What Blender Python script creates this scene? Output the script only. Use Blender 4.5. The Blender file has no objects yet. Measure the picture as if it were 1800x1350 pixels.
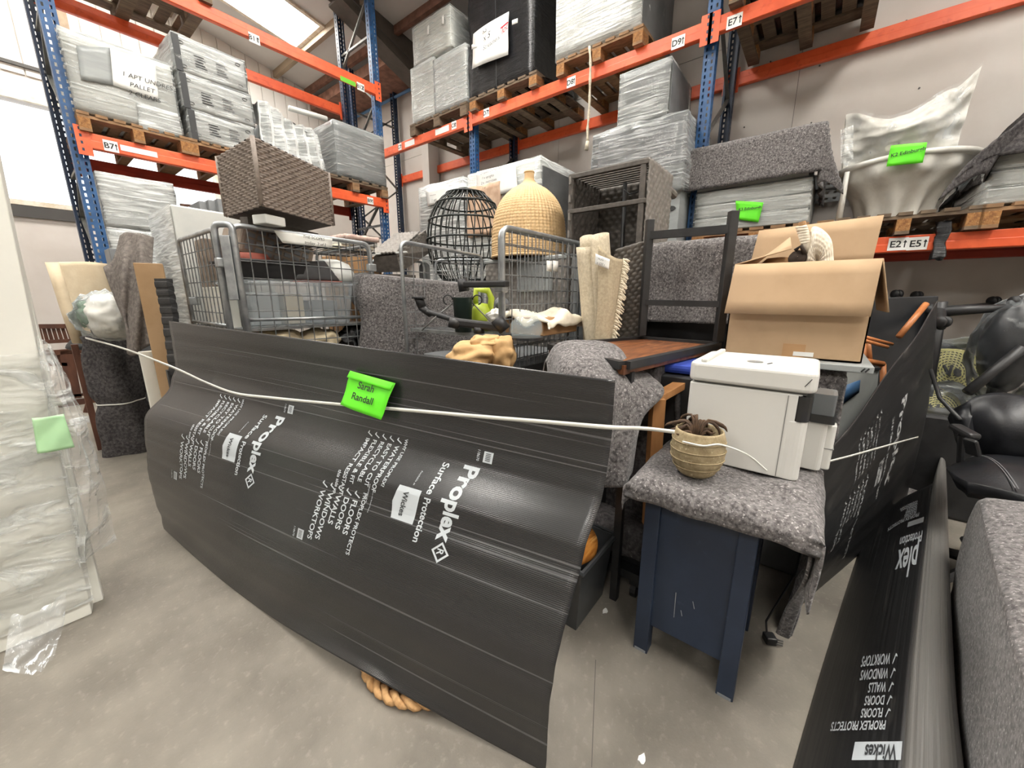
import bpy, bmesh, math, random
from mathutils import Vector, Matrix, noise
random.seed(7)
R = math.radians
scene = bpy.context.scene
COL = scene.collection
# ------------------------------------------------------------------ camera
FPX, CX, CY, CAMH = 672.0, 900.0, 675.0, 1.3
PITCH, YAW = R(12.9), R(38.2)
cam_d = bpy.data.cameras.new('camera'); cam = bpy.data.objects.new('camera', cam_d); COL.objects.link(cam)
cam_d.sensor_width = 36.0; cam_d.lens = FPX / 1800 * 36; cam_d.clip_start = 0.02
cam.location = (0, 0, CAMH); cam.rotation_euler = (R(90) - PITCH, 0, YAW - R(90))
scene.camera = cam
# ------------------------------------------------------------------ world, light, exposure
world = bpy.data.worlds.new('overcast'); scene.world = world; world.use_nodes = True
bg = world.node_tree.nodes['Background']
bg.inputs[0].default_value = (0.93, 0.96, 1.0, 1); bg.inputs[1].default_value = 2.6
ROOFLIGHT = 42.0
scene.view_settings.view_transform = 'Standard'; scene.view_settings.look = 'None'
scene.view_settings.exposure = -0.52; scene.view_settings.gamma = 1.0
scene.view_settings.use_curve_mapping = False
scene.cycles.max_bounces = 6; scene.cycles.diffuse_bounces = 4; scene.cycles.glossy_bounces = 3; scene.cycles.transparent_max_bounces = 14; scene.cycles.adaptive_threshold = 0.04
# ------------------------------------------------------------------ point helpers: a photo direction met with a real plane or distance
F0 = Vector((math.cos(YAW), math.sin(YAW), 0)); RT = Vector((math.sin(YAW), -math.cos(YAW), 0))
FW = F0 * math.cos(PITCH) - Vector((0, 0, math.sin(PITCH))); UP = F0 * math.sin(PITCH) + Vector((0, 0, math.cos(PITCH)))
EYE = Vector((0, 0, CAMH))
def ray(px, py): return FW + RT * ((px - CX) / FPX) - UP * ((py - CY) / FPX)
def PZ(px, py, z=0.0): d = ray(px, py); return EYE + d * ((z - CAMH) / d.z)
def PX(px, py, x): d = ray(px, py); return EYE + d * (x / d.x)
def PY(px, py, y): d = ray(px, py); return EYE + d * (y / d.y)
def PD(px, py, dd): d = ray(px, py); return EYE + d * (dd / d.dot(F0))
V = Vector
# ------------------------------------------------------------------ materials
MATS = {}
def lin(c):
    return tuple(((v / 255) / 12.92 if v <= 10 else ((v / 255 + 0.055) / 1.055) ** 2.4) for v in c)
def mat(name, col, rough=0.6, col2=None, ns=8.0, stretch=(1, 1, 1), lo=0.4, hi=0.6, detail=6, metal=0.0, bump=0.0, bs=None, bstretch=None,
        spec=0.5, col3=None, ns3=40.0, lo3=0.58, hi3=0.72, emit=None, es=0.0, alpha=1.0, trans=0.0, coat=0.0, bdist=0.01, sheen=0.0):
    m = bpy.data.materials.new(name); m.use_nodes = True; nt = m.node_tree; N = nt.nodes; L = nt.links
    b = N['Principled BSDF']; b.inputs['Roughness'].default_value = rough; b.inputs['Metallic'].default_value = metal
    b.inputs['Specular IOR Level'].default_value = spec; b.inputs['Alpha'].default_value = alpha
    b.inputs['Transmission Weight'].default_value = trans; b.inputs['Coat Weight'].default_value = coat
    b.inputs['Sheen Weight'].default_value = sheen
    c1 = (*lin(col), 1); b.inputs['Base Color'].default_value = c1
    tc = N.new('ShaderNodeTexCoord')
    def noise_tex(sc, st, det, rg=0.6):
        mp = N.new('ShaderNodeMapping'); mp.inputs['Scale'].default_value = st; L.new(tc.outputs['Object'], mp.inputs[0])
        t = N.new('ShaderNodeTexNoise'); t.inputs['Scale'].default_value = sc; t.inputs['Detail'].default_value = det
        t.inputs['Roughness'].default_value = rg; L.new(mp.outputs[0], t.inputs['Vector']); return t.outputs['Fac']
    def ramp(fac, a, ca, bb, cb):
        r = N.new('ShaderNodeValToRGB'); e = r.color_ramp.elements; e[0].position = a; e[0].color = ca; e[1].position = bb; e[1].color = cb
        L.new(fac, r.inputs[0]); return r.outputs[0]
    out = None
    if col2:
        out = ramp(noise_tex(ns, stretch, detail), lo, c1, hi, (*lin(col2), 1))
    if col3:
        mx = N.new('ShaderNodeMix'); mx.data_type = 'RGBA'
        L.new(ramp(noise_tex(ns3, stretch, 4), lo3, (0, 0, 0, 1), hi3, (1, 1, 1, 1)), mx.inputs[0])
        if out: L.new(out, mx.inputs[6])
        else: mx.inputs[6].default_value = c1
        mx.inputs[7].default_value = (*lin(col3), 1); out = mx.outputs[2]
    if out: L.new(out, b.inputs['Base Color'])
    if bump:
        bp = N.new('ShaderNodeBump'); bp.inputs['Strength'].default_value = bump; bp.inputs['Distance'].default_value = bdist
        L.new(noise_tex(bs or ns, bstretch or stretch, 8, 0.65), bp.inputs['Height']); L.new(bp.outputs[0], b.inputs['Normal'])
    if emit:
        b.inputs['Emission Color'].default_value = (*lin(emit), 1); b.inputs['Emission Strength'].default_value = es
    MATS[name] = m; return m
def film_mat(name, tint=(235, 238, 236), base=0.10, peak=0.55, sc=5.0, stretch=(0.6, 0.6, 7), rough=0.16, bump=0.7, lo=0.45, hi=0.72, bdist=0.012):
    """clear plastic film: transparent, milky along its wrinkles, glossy"""
    m = bpy.data.materials.new(name); m.use_nodes = True; nt = m.node_tree; N = nt.nodes; L = nt.links
    b = N['Principled BSDF']; b.inputs['Base Color'].default_value = (*lin(tint), 1); b.inputs['Roughness'].default_value = rough
    b.inputs['Specular IOR Level'].default_value = 0.8
    tr = N.new('ShaderNodeBsdfTransparent'); mx = N.new('ShaderNodeMixShader')
    tc = N.new('ShaderNodeTexCoord'); mp = N.new('ShaderNodeMapping'); mp.inputs['Scale'].default_value = stretch; mp.inputs['Rotation'].default_value = (0.12, 0.1, 0)
    L.new(tc.outputs['Object'], mp.inputs[0])
    t = N.new('ShaderNodeTexNoise'); t.inputs['Scale'].default_value = sc; t.inputs['Detail'].default_value = 7; t.inputs['Distortion'].default_value = 0.7
    L.new(mp.outputs[0], t.inputs['Vector'])
    mr = N.new('ShaderNodeMapRange'); mr.inputs[1].default_value = lo; mr.inputs[2].default_value = hi; mr.inputs[3].default_value = base; mr.inputs[4].default_value = peak
    L.new(t.outputs['Fac'], mr.inputs[0])
    fr = N.new('ShaderNodeFresnel'); fr.inputs[0].default_value = 1.35
    bp = N.new('ShaderNodeBump'); bp.inputs['Strength'].default_value = bump; bp.inputs['Distance'].default_value = bdist
    L.new(t.outputs['Fac'], bp.inputs['Height']); L.new(bp.outputs[0], b.inputs['Normal']); L.new(bp.outputs[0], fr.inputs['Normal'])
    ad = N.new('ShaderNodeMath'); ad.operation = 'ADD'; ad.use_clamp = True
    L.new(mr.outputs[0], ad.inputs[0]); L.new(fr.outputs[0], ad.inputs[1])
    L.new(ad.outputs[0], mx.inputs[0]); L.new(tr.outputs[0], mx.inputs[1]); L.new(b.outputs[0], mx.inputs[2])
    L.new(mx.outputs[0], N['Material Output'].inputs['Surface'])
    MATS[name] = m; return m
# ------------------------------------------------------------------ mesh builder
class MB:
    def __init__(s): s.v = []; s.f = []
    def add(s, vs, fs):
        o = len(s.v); s.v += [V(p) for p in vs]; s.f += [tuple(i + o for i in f) for f in fs]; return s
    def box(s, a, b, rot=None, piv=None):
        (x0, y0, z0), (x1, y1, z1) = a, b
        vs = [V((x, y, z)) for x in (x0, x1) for y in (y0, y1) for z in (z0, z1)]
        if rot is not None:
            c = V(piv) if piv is not None else (V(a) + V(b)) / 2
            vs = [rot @ (p - c) + c for p in vs]
        return s.add(vs, [(0, 1, 3, 2), (4, 6, 7, 5), (0, 4, 5, 1), (2, 3, 7, 6), (0, 2, 6, 4), (1, 5, 7, 3)])
    def hexa(s, lo4, hi4):
        """a block given by its four bottom and four top corners"""
        return s.add(list(lo4) + list(hi4), [(3, 2, 1, 0), (4, 5, 6, 7), (0, 1, 5, 4), (1, 2, 6, 5), (2, 3, 7, 6), (3, 0, 4, 7)])
    def bar(s, p, q, w, h, up=(0, 0, 1)):
        """a square bar from p to q, w across, h along up"""
        p, q = V(p), V(q); d = (q - p).normalized(); u = V(up); sx = d.cross(u)
        if sx.length < 1e-4: sx = d.cross(V((1, 0, 0)))
        sx.normalize(); u = sx.cross(d).normalized(); A = sx * w / 2; B = u * h / 2
        return s.hexa([p - A - B, p + A - B, p + A + B, p - A + B], [q - A - B, q + A - B, q + A + B, q - A + B])
    def tube(s, pts, r, n=8, cap=True, closed=False):
        pts = [V(p) for p in pts]; k = len(pts); o = len(s.v)
        rs = r if isinstance(r, (list, tuple)) else [r] * k
        prev = None
        for i, p in enumerate(pts):
            if closed: d = pts[(i + 1) % k] - pts[i - 1]
            else: d = pts[min(i + 1, k - 1)] - pts[max(i - 1, 0)]
            d.normalize()
            if prev is None:
                a = V((0, 0, 1)) if abs(d.z) < 0.9 else V((1, 0, 0)); a = d.cross(a).normalized()
            else:
                a = prev - d * prev.dot(d)
                if a.length < 1e-6: a = d.orthogonal()
                a.normalize()
            prev = a; b = d.cross(a)
            for j in range(n):
                t = 2 * math.pi * j / n; s.v.append(p + (a * math.cos(t) + b * math.sin(t)) * rs[i])
        m = k if closed else k - 1
        for i in range(m):
            for j in range(n):
                i2 = (i + 1) % k
                s.f.append((o + i * n + j, o + i * n + (j + 1) % n, o + i2 * n + (j + 1) % n, o + i2 * n + j))
        if cap and not closed:
            s.f.append(tuple(o + j for j in reversed(range(n)))); s.f.append(tuple(o + (k - 1) * n + j for j in range(n)))
        return s
    def lathe(s, c, prof, n=24, M=None, a0=0, a1=2 * math.pi):
        """prof: (radius, height) pairs turned about the axis through c"""
        c = V(c); o = len(s.v); full = abs(a1 - a0 - 2 * math.pi) < 1e-6; cols = n if full else n + 1
        for r, h in prof:
            for j in range(cols):
                t = a0 + (a1 - a0) * j / n; p = V((r * math.cos(t), r * math.sin(t), h))
                s.v.append(c + (M @ p if M is not None else p))
        for i in range(len(prof) - 1):
            for j in range(n):
                j2 = (j + 1) % cols
                s.f.append((o + i * cols + j, o + i * cols + j2, o + (i + 1) * cols + j2, o + (i + 1) * cols + j))
        return s
    def grid(s, fn, nu, nv):
        o = len(s.v)
        for i in range(nu + 1):
            for j in range(nv + 1): s.v.append(V(fn(i / nu, j / nv)))
        for i in range(nu):
            for j in range(nv):
                a = o + i * (nv + 1) + j; s.f.append((a, a + nv + 1, a + nv + 2, a + 1))
        return s
    def prism(s, poly, d):
        """a flat outline pushed along d"""
        n = len(poly); d = V(d); o = len(s.v); s.v += [V(p) for p in poly] + [V(p) + d for p in poly]
        s.f.append(tuple(o + i for i in reversed(range(n)))); s.f.append(tuple(o + n + i for i in range(n)))
        for i in range(n): s.f.append((o + i, o + (i + 1) % n, o + n + (i + 1) % n, o + n + i))
        return s
    def build(s, name, m, parent=None, smooth=False, bevel=0.0, solid=0.0, sub=0, world=True, bseg=2):
        o0 = ORG.get(parent.name, V((0, 0, 0))) if (parent is not None and world) else V((0, 0, 0))
        me = bpy.data.meshes.new(name); me.from_pydata([p - o0 for p in s.v], [], s.f)
        bm = bmesh.new(); bm.from_mesh(me); bmesh.ops.recalc_face_normals(bm, faces=bm.faces); bm.to_mesh(me); bm.free()
        me.materials.append(MATS[m] if isinstance(m, str) else m)
        if smooth:
            me.polygons.foreach_set('use_smooth', [True] * len(me.polygons))
        ob = bpy.data.objects.new(name, me); COL.objects.link(ob)
        if parent is not None: ob.parent = parent
        ORG[ob.name] = o0 if parent is not None else V((0, 0, 0))
        if solid: md = ob.modifiers.new('solid', 'SOLIDIFY'); md.thickness = solid; md.offset = 0
        if bevel: md = ob.modifiers.new('bevel', 'BEVEL'); md.width = bevel; md.segments = bseg; md.limit_method = 'ANGLE'
        if sub: md = ob.modifiers.new('sub', 'SUBSURF'); md.levels = sub; md.render_levels = sub
        return ob
ORG = {}
def tag(o, label=None, cat=None, group=None, kind=None):
    if label: o['label'] = label
    if cat: o['category'] = cat
    if group: o['group'] = group
    if kind: o['kind'] = kind
    return o
def thing(name, loc, label, cat, group=None):
    o = bpy.data.objects.new(name, None); COL.objects.link(o); o.empty_display_size = 0.1; o.location = loc; ORG[o.name] = V(loc)
    return tag(o, label, cat, group)
def struct(o): o['kind'] = 'structure'; return o
def stuff(o): o['kind'] = 'stuff'; return o
def copy_tree(o, parent=None):
    c = o.copy(); COL.objects.link(c); c.parent = parent
    for ch in list(o.children): copy_tree(ch, c)
    return c
def nz(x, y, z=0.0, s=1.0): return noise.noise(V((x * s, y * s, z * s)))
def catmull(P, t):
    """point t in 0..1 on a smooth curve through P"""
    n = len(P) - 1; x = min(max(t, 0), 1) * n; i = min(int(x), n - 1); f = x - i
    p1, p2 = P[i], P[i + 1]; p0 = P[i - 1] if i else p1 * 2 - p2; p3 = P[i + 2] if i + 2 <= n else p2 * 2 - p1
    return ((p1 * 2) + (p2 - p0) * f + (p0 * 2 - p1 * 5 + p2 * 4 - p3) * f * f + (p1 * 3 - p0 - p2 * 3 + p3) * f ** 3) * 0.5
def loft(cols):
    """cols: rows of points; returns S(u, v), u across the columns, v along each"""
    cols = [[V(p) for p in c] for c in cols]
    return lambda u, v: catmull([catmull(c, v) for c in cols], u)
# text turned into flat faces
TXT = {}
def text2d(s, size=1.0, italic=0.0, bold=0.0):
    key = (s, bold)
    if key not in TXT:
        cu = bpy.data.curves.new('t', 'FONT'); cu.body = s; cu.size = 1.0; cu.resolution_u = 3; cu.offset = bold; cu.space_line = 0.95
        ob = bpy.data.objects.new('t', cu); COL.objects.link(ob); bpy.context.view_layer.update()
        me = bpy.data.meshes.new_from_object(ob.evaluated_get(bpy.context.evaluated_depsgraph_get()))
        TXT[key] = ([(v.co.x, v.co.y) for v in me.vertices], [tuple(p.vertices) for p in me.polygons])
        bpy.data.objects.remove(ob); bpy.data.curves.remove(cu); bpy.data.meshes.remove(me)
    vs, fs = TXT[key]
    return [((x + italic * y) * size, y * size) for x, y in vs], fs
def put_text(mb, s, o, ux, uy, size, italic=0.0, off=0.0015, center=False, bold=0.0):
    vs, fs = text2d(s, size, italic, bold); o, ux, uy = V(o), V(ux).normalized(), V(uy).normalized(); n = ux.cross(uy)
    if center and vs:
        xs = [v[0] for v in vs]; ys = [v[1] for v in vs]; cx, cy = (min(xs) + max(xs)) / 2, (min(ys) + max(ys)) / 2
    else: cx = cy = 0
    mb.add([o + ux * (x - cx) + uy * (y - cy) + n * off for x, y in vs], fs)
def rounded_cloud(mb, a, b, seg=8, amp=0.006, ns=7.0, taper=0.0):
    """a box shell with slightly crumpled faces (wrapping film, soft sacks)"""
    bm = bmesh.new(); bmesh.ops.create_cube(bm, size=1.0); bmesh.ops.subdivide_edges(bm, edges=bm.edges[:], cuts=seg, use_grid_fill=True)
    a, b = V(a), V(b); c = (a + b) / 2; d = b - a; bm.verts.ensure_lookup_table(); idx = {v: i for i, v in enumerate(bm.verts)}
    vs = []
    for v in bm.verts:
        k = 1 - taper * (v.co.z + 0.5); p = V((c.x + d.x * v.co.x * k, c.y + d.y * v.co.y * k, c.z + d.z * v.co.z))
        vs.append(p + noise.noise_vector(p * ns) * amp + noise.noise_vector(p * ns * 3) * amp * 0.4)
    mb.add(vs, [tuple(idx[v] for v in f.verts) for f in bm.faces]); bm.free(); return mb
def weave(mb, o, eu, ev, nu, nv, amp=0.006, n=None, k=3, wide=False):
    """a woven panel: rows of flat strands passing over and under the stakes; real relief"""
    o, eu, ev = V(o), V(eu), V(ev); n = V(n) if n is not None else eu.cross(ev).normalized()
    def fn(u, v):
        U, W = u * nu, v * nv; iu, iv = min(int(U), nu - 1), min(int(W), nv - 1); fu, fv = U - iu, W - iv
        sgn = 1 if (iu + iv) % 2 == 0 else -1
        h = amp * (sgn * math.sin(math.pi * fu) * 0.8 + abs(math.sin(math.pi * fv)) * 0.7)
        return o + eu * u + ev * v + n * h
    mb.grid(fn, nu * k, nv * k); return mb
# ------------------------------------------------------------------ materials of the place
mat('concrete', (100, 95, 87), 0.55, (132, 126, 116), 2.4, lo=0.32, hi=0.66, detail=14, col3=(146, 140, 130), ns3=38.0, lo3=0.56, hi3=0.95, bump=0.2, bs=90, spec=0.35)
mat('crack', (88, 84, 78), 0.9)
mat('wall_paint', (206, 200, 194), 0.8, (198, 191, 184), 1.2, bump=0.05, bs=30, spec=0.2)
mat('cladding', (222, 219, 214), 0.6, (214, 210, 204), 0.8, spec=0.3)
mat('roof_lining', (205, 203, 200), 0.7, (196, 193, 190), 0.7, spec=0.2)
mat('rafter_steel', (74, 68, 62), 0.7, (86, 79, 72), 5)
mat('purlin', (158, 140, 118), 0.7, (136, 118, 98), 6, stretch=(1, 0.2, 1))
mat('insulation', (138, 100, 84), 0.9, (112, 80, 66), 9, bump=0.5, bs=16)
mat('blue_pipe', (70, 110, 150), 0.5)
mat('dark_trim', (70, 68, 66), 0.6)
mat('rooflight', (255, 252, 245), 0.6, emit=(255, 252, 246), es=ROOFLIGHT)
mat('glass', (225, 235, 240), 0.05, alpha=0.06)
mat('frame_white', (225, 218, 205), 0.6, (205, 192, 170), 12)
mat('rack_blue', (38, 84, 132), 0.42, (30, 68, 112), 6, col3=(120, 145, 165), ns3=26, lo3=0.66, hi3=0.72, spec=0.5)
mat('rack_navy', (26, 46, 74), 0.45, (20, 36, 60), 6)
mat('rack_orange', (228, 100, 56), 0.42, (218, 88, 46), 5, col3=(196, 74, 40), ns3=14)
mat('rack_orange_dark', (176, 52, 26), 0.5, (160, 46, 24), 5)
mat('brace_steel', (112, 112, 108), 0.45, (92, 92, 90), 8, metal=0.4)
mat('sticker', (232, 232, 228), 0.5)
mat('ink', (30, 30, 32), 0.6)
mat('red_ink', (190, 30, 45), 0.6)
mat('pallet_wood', (150, 116, 82), 0.8, (120, 90, 62), 9, stretch=(1, 5, 5), bump=0.2, bs=40)
mat('pallet_old', (118, 100, 80), 0.85, (90, 76, 62), 9, stretch=(1, 5, 5), bump=0.25, bs=40)
mat('pallet_block', (158, 112, 66), 0.9, (124, 84, 48), 50, col3=(186, 146, 98), ns3=90, bump=0.4, bs=80)
mat('galv', (176, 180, 182), 0.38, (150, 154, 157), 14, metal=0.75, bump=0.05, bs=50)
# ------------------------------------------------------------------ the shell of the warehouse
WX, WY, EAVE, SLOPE, RIDGE = 4.97, 8.4, 5.05, 0.18, -3.2
XM, YM = -11.3, -7.5
struct(MB().box((XM, YM, -0.1), (WX, WY, 0)).build('floor', 'concrete'))
fl = bpy.data.objects['floor']
MB().bar(PZ(1047, 1160), PZ(1040, 1349), 0.003, 0.0012).build('expansion_joint', 'crack', fl)
# right wall: painted panels with joints between them
wr = struct(MB().box((WX, YM, 0), (WX + 0.12, WY, 0.02)).build('wall_right', 'wall_paint'))
for zz0, zz1 in ((0.02, 2.28), (2.286, 3.78), (3.786, EAVE + 0.1)):
    for k in range(6):
        y0 = YM + k * 2.65; MB().box((WX, y0 + 0.002, zz0), (WX + 0.12, y0 + 2.648, zz1)).build('wall_panel', 'wall_paint', wr)
MB().box((WX + 0.012, YM, 0.02), (WX + 0.12, WY, EAVE + 0.05)).build('panel_backing', 'dark_trim', wr)
for k in range(16):
    p = V((WX - 0.003, -0.9 + (k % 6) * 0.55 + 0.13 * math.sin(k * 5), 2.45 + (k // 6) * 0.5 + 0.14 * math.sin(k * 3.1)))
    MB().lathe(p, [(0.001, -0.004), (0.007, -0.004), (0.007, 0.004)], 8, Matrix.Rotation(R(90), 3, 'Y')).build('fixing_screw', 'dark_trim', wr)
# back wall with a long high window
W0, W1, WZ0, WZ1 = 0.16, 2.5, 2.52, 3.74
wb = MB()
wb.box((XM, WY, 0), (W0, WY + 0.15, EAVE + 1.6)).box((W1, WY, 0), (WX + 0.12, WY + 0.15, EAVE + 0.9)).box((W0, WY, 0), (W1, WY + 0.15, WZ0)).box((W0, WY, WZ1), (W1, WY + 0.15, EAVE + 1.0))
wb = struct(wb.build('wall_back', 'wall_paint'))
for k in range(26):
    x0 = -0.6 + k * 0.2; MB().box((x0, WY - 0.018, WZ1 + 0.32), (x0 + 0.185, WY, min(EAVE + (WX - x0) * SLOPE, 6.4))).build('cladding_board', 'cladding', wb)
MB().bar((-3, WY - 0.03, 4.16), (4.9, WY - 0.03, 4.16), 0.025, 0.04).build('cable_conduit', 'dark_trim', wb)
MB().box((-4, WY - 0.06, WZ1), (4.9, WY, WZ1 + 0.07)).build('lintel_rail', 'frame_white', wb)
MB().box((0.95, WY - 0.1, WZ1 + 0.1), (1.08, WY - 0.02, 5.6)).build('gable_post', 'purlin', wb)
MB().box((W0 - 0.4, WY - 0.03, WZ0 - 0.2), (W1 + 0.5, WY - 0.005, WZ0 - 0.06)).build('sill_rail', 'dark_trim', wb)
wn = struct(MB().box((W0, WY + 0.06, WZ0), (W1, WY + 0.066, WZ1)).build('window_1', 'glass'))
wf = MB().box((W0 - 0.03, WY - 0.02, WZ0 - 0.05), (W1, WY + 0.13, WZ0 + 0.012)).build('window_sill', 'frame_white', wn)
MB().box((W0 - 0.05, WY - 0.01, WZ0), (W0 + 0.02, WY + 0.13, WZ1)).build('window_frame', 'frame_white', wn)
MB().box((W1 - 0.02, WY - 0.01, WZ0), (W1 + 0.05, WY + 0.13, WZ1)).build('window_frame', 'frame_white', wn)
struct(MB().box((XM - 0.12, YM - 0.12, 0), (WX + 0.12, YM, 6.9)).build('wall_front', 'wall_paint')); struct(MB().box((XM - 0.12, YM, 0), (XM, WY, 5.6)).build('wall_left', 'wall_paint'))
# roof: two slopes, rooflights let into both
def roof_z(x): return EAVE + (WX - x) * SLOPE if x > RIDGE else EAVE + (WX - RIDGE) * SLOPE - (RIDGE - x) * SLOPE
lights_y = [(-6.3, -5.5), (-2.0, -1.15), (2.35, 3.2), (6.5, 7.33)]
ce = MB()
def roof_quad(mb, x0, x1, y0, y1, t=0.06, up=0.0):
    mb.hexa([(x0, y0, roof_z(x0) + up), (x1, y0, roof_z(x1) + up), (x1, y1, roof_z(x1) + up), (x0, y1, roof_z(x0) + up)],
            [(x0, y0, roof_z(x0) + t + up), (x1, y0, roof_z(x1) + t + up), (x1, y1, roof_z(x1) + t + up), (x0, y1, roof_z(x0) + t + up)])
ys = sorted({YM, WY} | {v for p in lights_y for v in p})
for a, b in zip(ys, ys[1:]):
    for (x0, x1) in ((XM, RIDGE), (RIDGE, WX + 0.12)):
        if (a, b) in lights_y:
            l0, l1 = (-6.2, -4.4) if x1 == RIDGE else (-1.6, 3.58)
            roof_quad(ce, x0, l0, a, b); roof_quad(ce, l1, x1, a, b)
        else: roof_quad(ce, x0, x1, a, b)
ce = struct(ce.build('ceiling', 'roof_lining'))
n = 2
for a, b in lights_y:
    for l0, l1 in ((-6.2, -4.4), (-1.6, 3.58)):
        q = MB(); roof_quad(q, l0, l1, a, b, 0.02, 0.07)
        struct(q.build('window_%d' % n, 'rooflight')); n += 1
        fr = MB(); roof_quad(fr, l0 - 0.05, l1 + 0.05, a - 0.05, a + 0.01, 0.1, -0.03); roof_quad(fr, l0 - 0.05, l1 + 0.05, b - 0.01, b + 0.05, 0.1, -0.03)
        roof_quad(fr, l1 - 0.01, l1 + 0.05, a, b, 0.1, -0.03); fr.build('rooflight_frame', 'frame_white', bpy.data.objects['window_%d' % (n - 1)])
for xx in (4.2, 3.66, 2.2, 0.8, -0.6, -2):
    MB().box((xx - 0.035, YM, roof_z(xx) - 0.1), (xx + 0.035, WY, roof_z(xx) + 0.01)).build('roof_purlin', 'purlin' if xx < 4 else 'insulation', ce)
# insulation roll and blue pipe along the eave
MB().box((4.25, 5.7, 4.86), (4.95, WY, 5.02)).build('eave_insulation', 'insulation', ce)
MB().tube([(4.86, 5.7, 4.78), (4.86, WY, 4.8)], 0.025, 10).build('eave_pipe', 'blue_pipe', ce)
# portal frame: rafter with its haunch, column against the right wall
for k, yy in enumerate((5.5, -3.2)):
    t = struct(MB().prism([(4.95, yy, 4.5), (4.95, yy, roof_z(4.95)), (RIDGE, yy, roof_z(RIDGE)), (RIDGE, yy, roof_z(RIDGE) - 0.3), (2.6, yy, roof_z(2.6) - 0.3), (3.3, yy, 5.12)], (0, 0.17, 0)).build('trim_%d' % (k + 1), 'rafter_steel'))
    MB().hexa([(4.95, yy - 0.06, 4.47), (4.95, yy + 0.23, 4.47), (3.3, yy + 0.23, 5.09), (3.3, yy - 0.06, 5.09)], [(4.95, yy - 0.06, 4.5), (4.95, yy + 0.23, 4.5), (3.3, yy + 0.23, 5.12), (3.3, yy - 0.06, 5.12)]).build('haunch_flange', 'rafter_steel', t)
    MB().box((4.72, yy, 0), (4.95, yy + 0.17, 4.6)).build('portal_column', 'wall_paint', t)
    MB().tube([(2.9, yy - 0.03, roof_z(2.9) - 0.02), (3.9, yy - 0.05, 5.0), (4.6, yy - 0.08, 4.75)], 0.006, 6).build('roof_cable', 'dark_trim', t)
# galvanised perforated trays along the right wall
def perf(mb, o, eu, h, cols, pitch=0.05, hole=0.55):
    """a steel strip with rows of punched holes; cols: (width, punched)"""
    o, eu, h = V(o), V(eu), V(h); L = h.length; hd = h / L; n = int(L / pitch)
    tot = sum(c for c, _ in cols)
    for r in range(n):
        z0, z1, z2 = r * pitch, r * pitch + pitch * (1 - hole), (r + 1) * pitch
        mb.add([o + hd * z0, o + eu * tot + hd * z0, o + eu * tot + hd * z1, o + hd * z1], [(0, 1, 2, 3)])
        x = 0
        for c, p in cols:
            if not p: mb.add([o + eu * x + hd * z1, o + eu * (x + c) + hd * z1, o + eu * (x + c) + hd * z2, o + eu * x + hd * z2], [(0, 1, 2, 3)])
            x += c
    return mb
for zz, nm in ((2.3, 'upper'), (2.17, 'lower')):
    t = thing('cable_tray', (4.9, -0.5, zz), nm + ' galvanised perforated cable tray along the right wall', 'cable tray', 'perforated trays on the wall')
    perf(MB(), (4.92, -3.2, zz), (0, 0, 1), (0, 5.2, 0), [(0.02, 0), (0.02, 1), (0.03, 0), (0.02, 1), (0.02, 0)], 0.06, 0.4).build('perforated_face', 'galv', t, solid=0.002)
    MB().box((4.9, -3.2, zz + 0.11), (4.962, 2.0, zz + 0.122)).build('tray_lip', 'dark_trim', t)
# ------------------------------------------------------------------ pallet racking
def post(root, x, y, z1, ax, sgn, m):
    """perforated C upright; ax: direction along the aisle, sgn: which way the web faces the aisle"""
    ax = V(ax); dp = V((ax.y, -ax.x, 0)) if False else V((0, 1, 0)) if abs(ax.x) > 0.5 else V((1, 0, 0))
    c = V((x, y, 0)); w, d = 0.095, 0.075; f = dp * sgn
    mb = MB(); cols = [(0.018, 0), (0.014, 1), (0.031, 0), (0.014, 1), (0.018, 0)]
    perf(mb, c - ax * w / 2, ax, (0, 0, z1), cols)
    for s in (-1, 1):
        perf(mb, c + ax * w / 2 * s, f, (0, 0, z1), [(0.03, 0), (0.014, 1), (0.031, 0)])
        mb.add([c + ax * w / 2 * s + f * d, c + ax * (w / 2 - 0.02) * s + f * d, c + ax * (w / 2 - 0.02) * s + f * d + V((0, 0, z1)), c + ax * w / 2 * s + f * d + V((0, 0, z1))], [(0, 1, 2, 3)])
    o = mb.build('upright_post', m, root, solid=0.002)
    MB().box((x - 0.07, y - 0.07, 0), (x + 0.07, y + 0.07, 0.008)).build('foot_plate', m, o)
def frame(root, p, q, z1, ax, m1, m2, zs):
    """two uprights and their zig-zag bracing"""
    post(root, p[0], p[1], z1, ax, 1, m1); post(root, q[0], q[1], z1, ax, -1, m2)
    p, q = V((*p, 0)), V((*q, 0)); k = 0; z = 0.25
    a, b = p.lerp(q, 0.06), p.lerp(q, 0.94)
    while z < z1 - 0.7:
        s, t = (a, b) if k % 2 == 0 else (b, a)
        MB().bar(s + V((0, 0, z)), t + V((0, 0, z + 0.6)), 0.03, 0.022).build('diagonal_brace', 'brace_steel', root); z += 0.6; k += 1
    for zz in zs: MB().bar(a + V((0, 0, zz)), b + V((0, 0, zz)), 0.03, 0.025).build('cross_brace', 'brace_steel', root)
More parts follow.
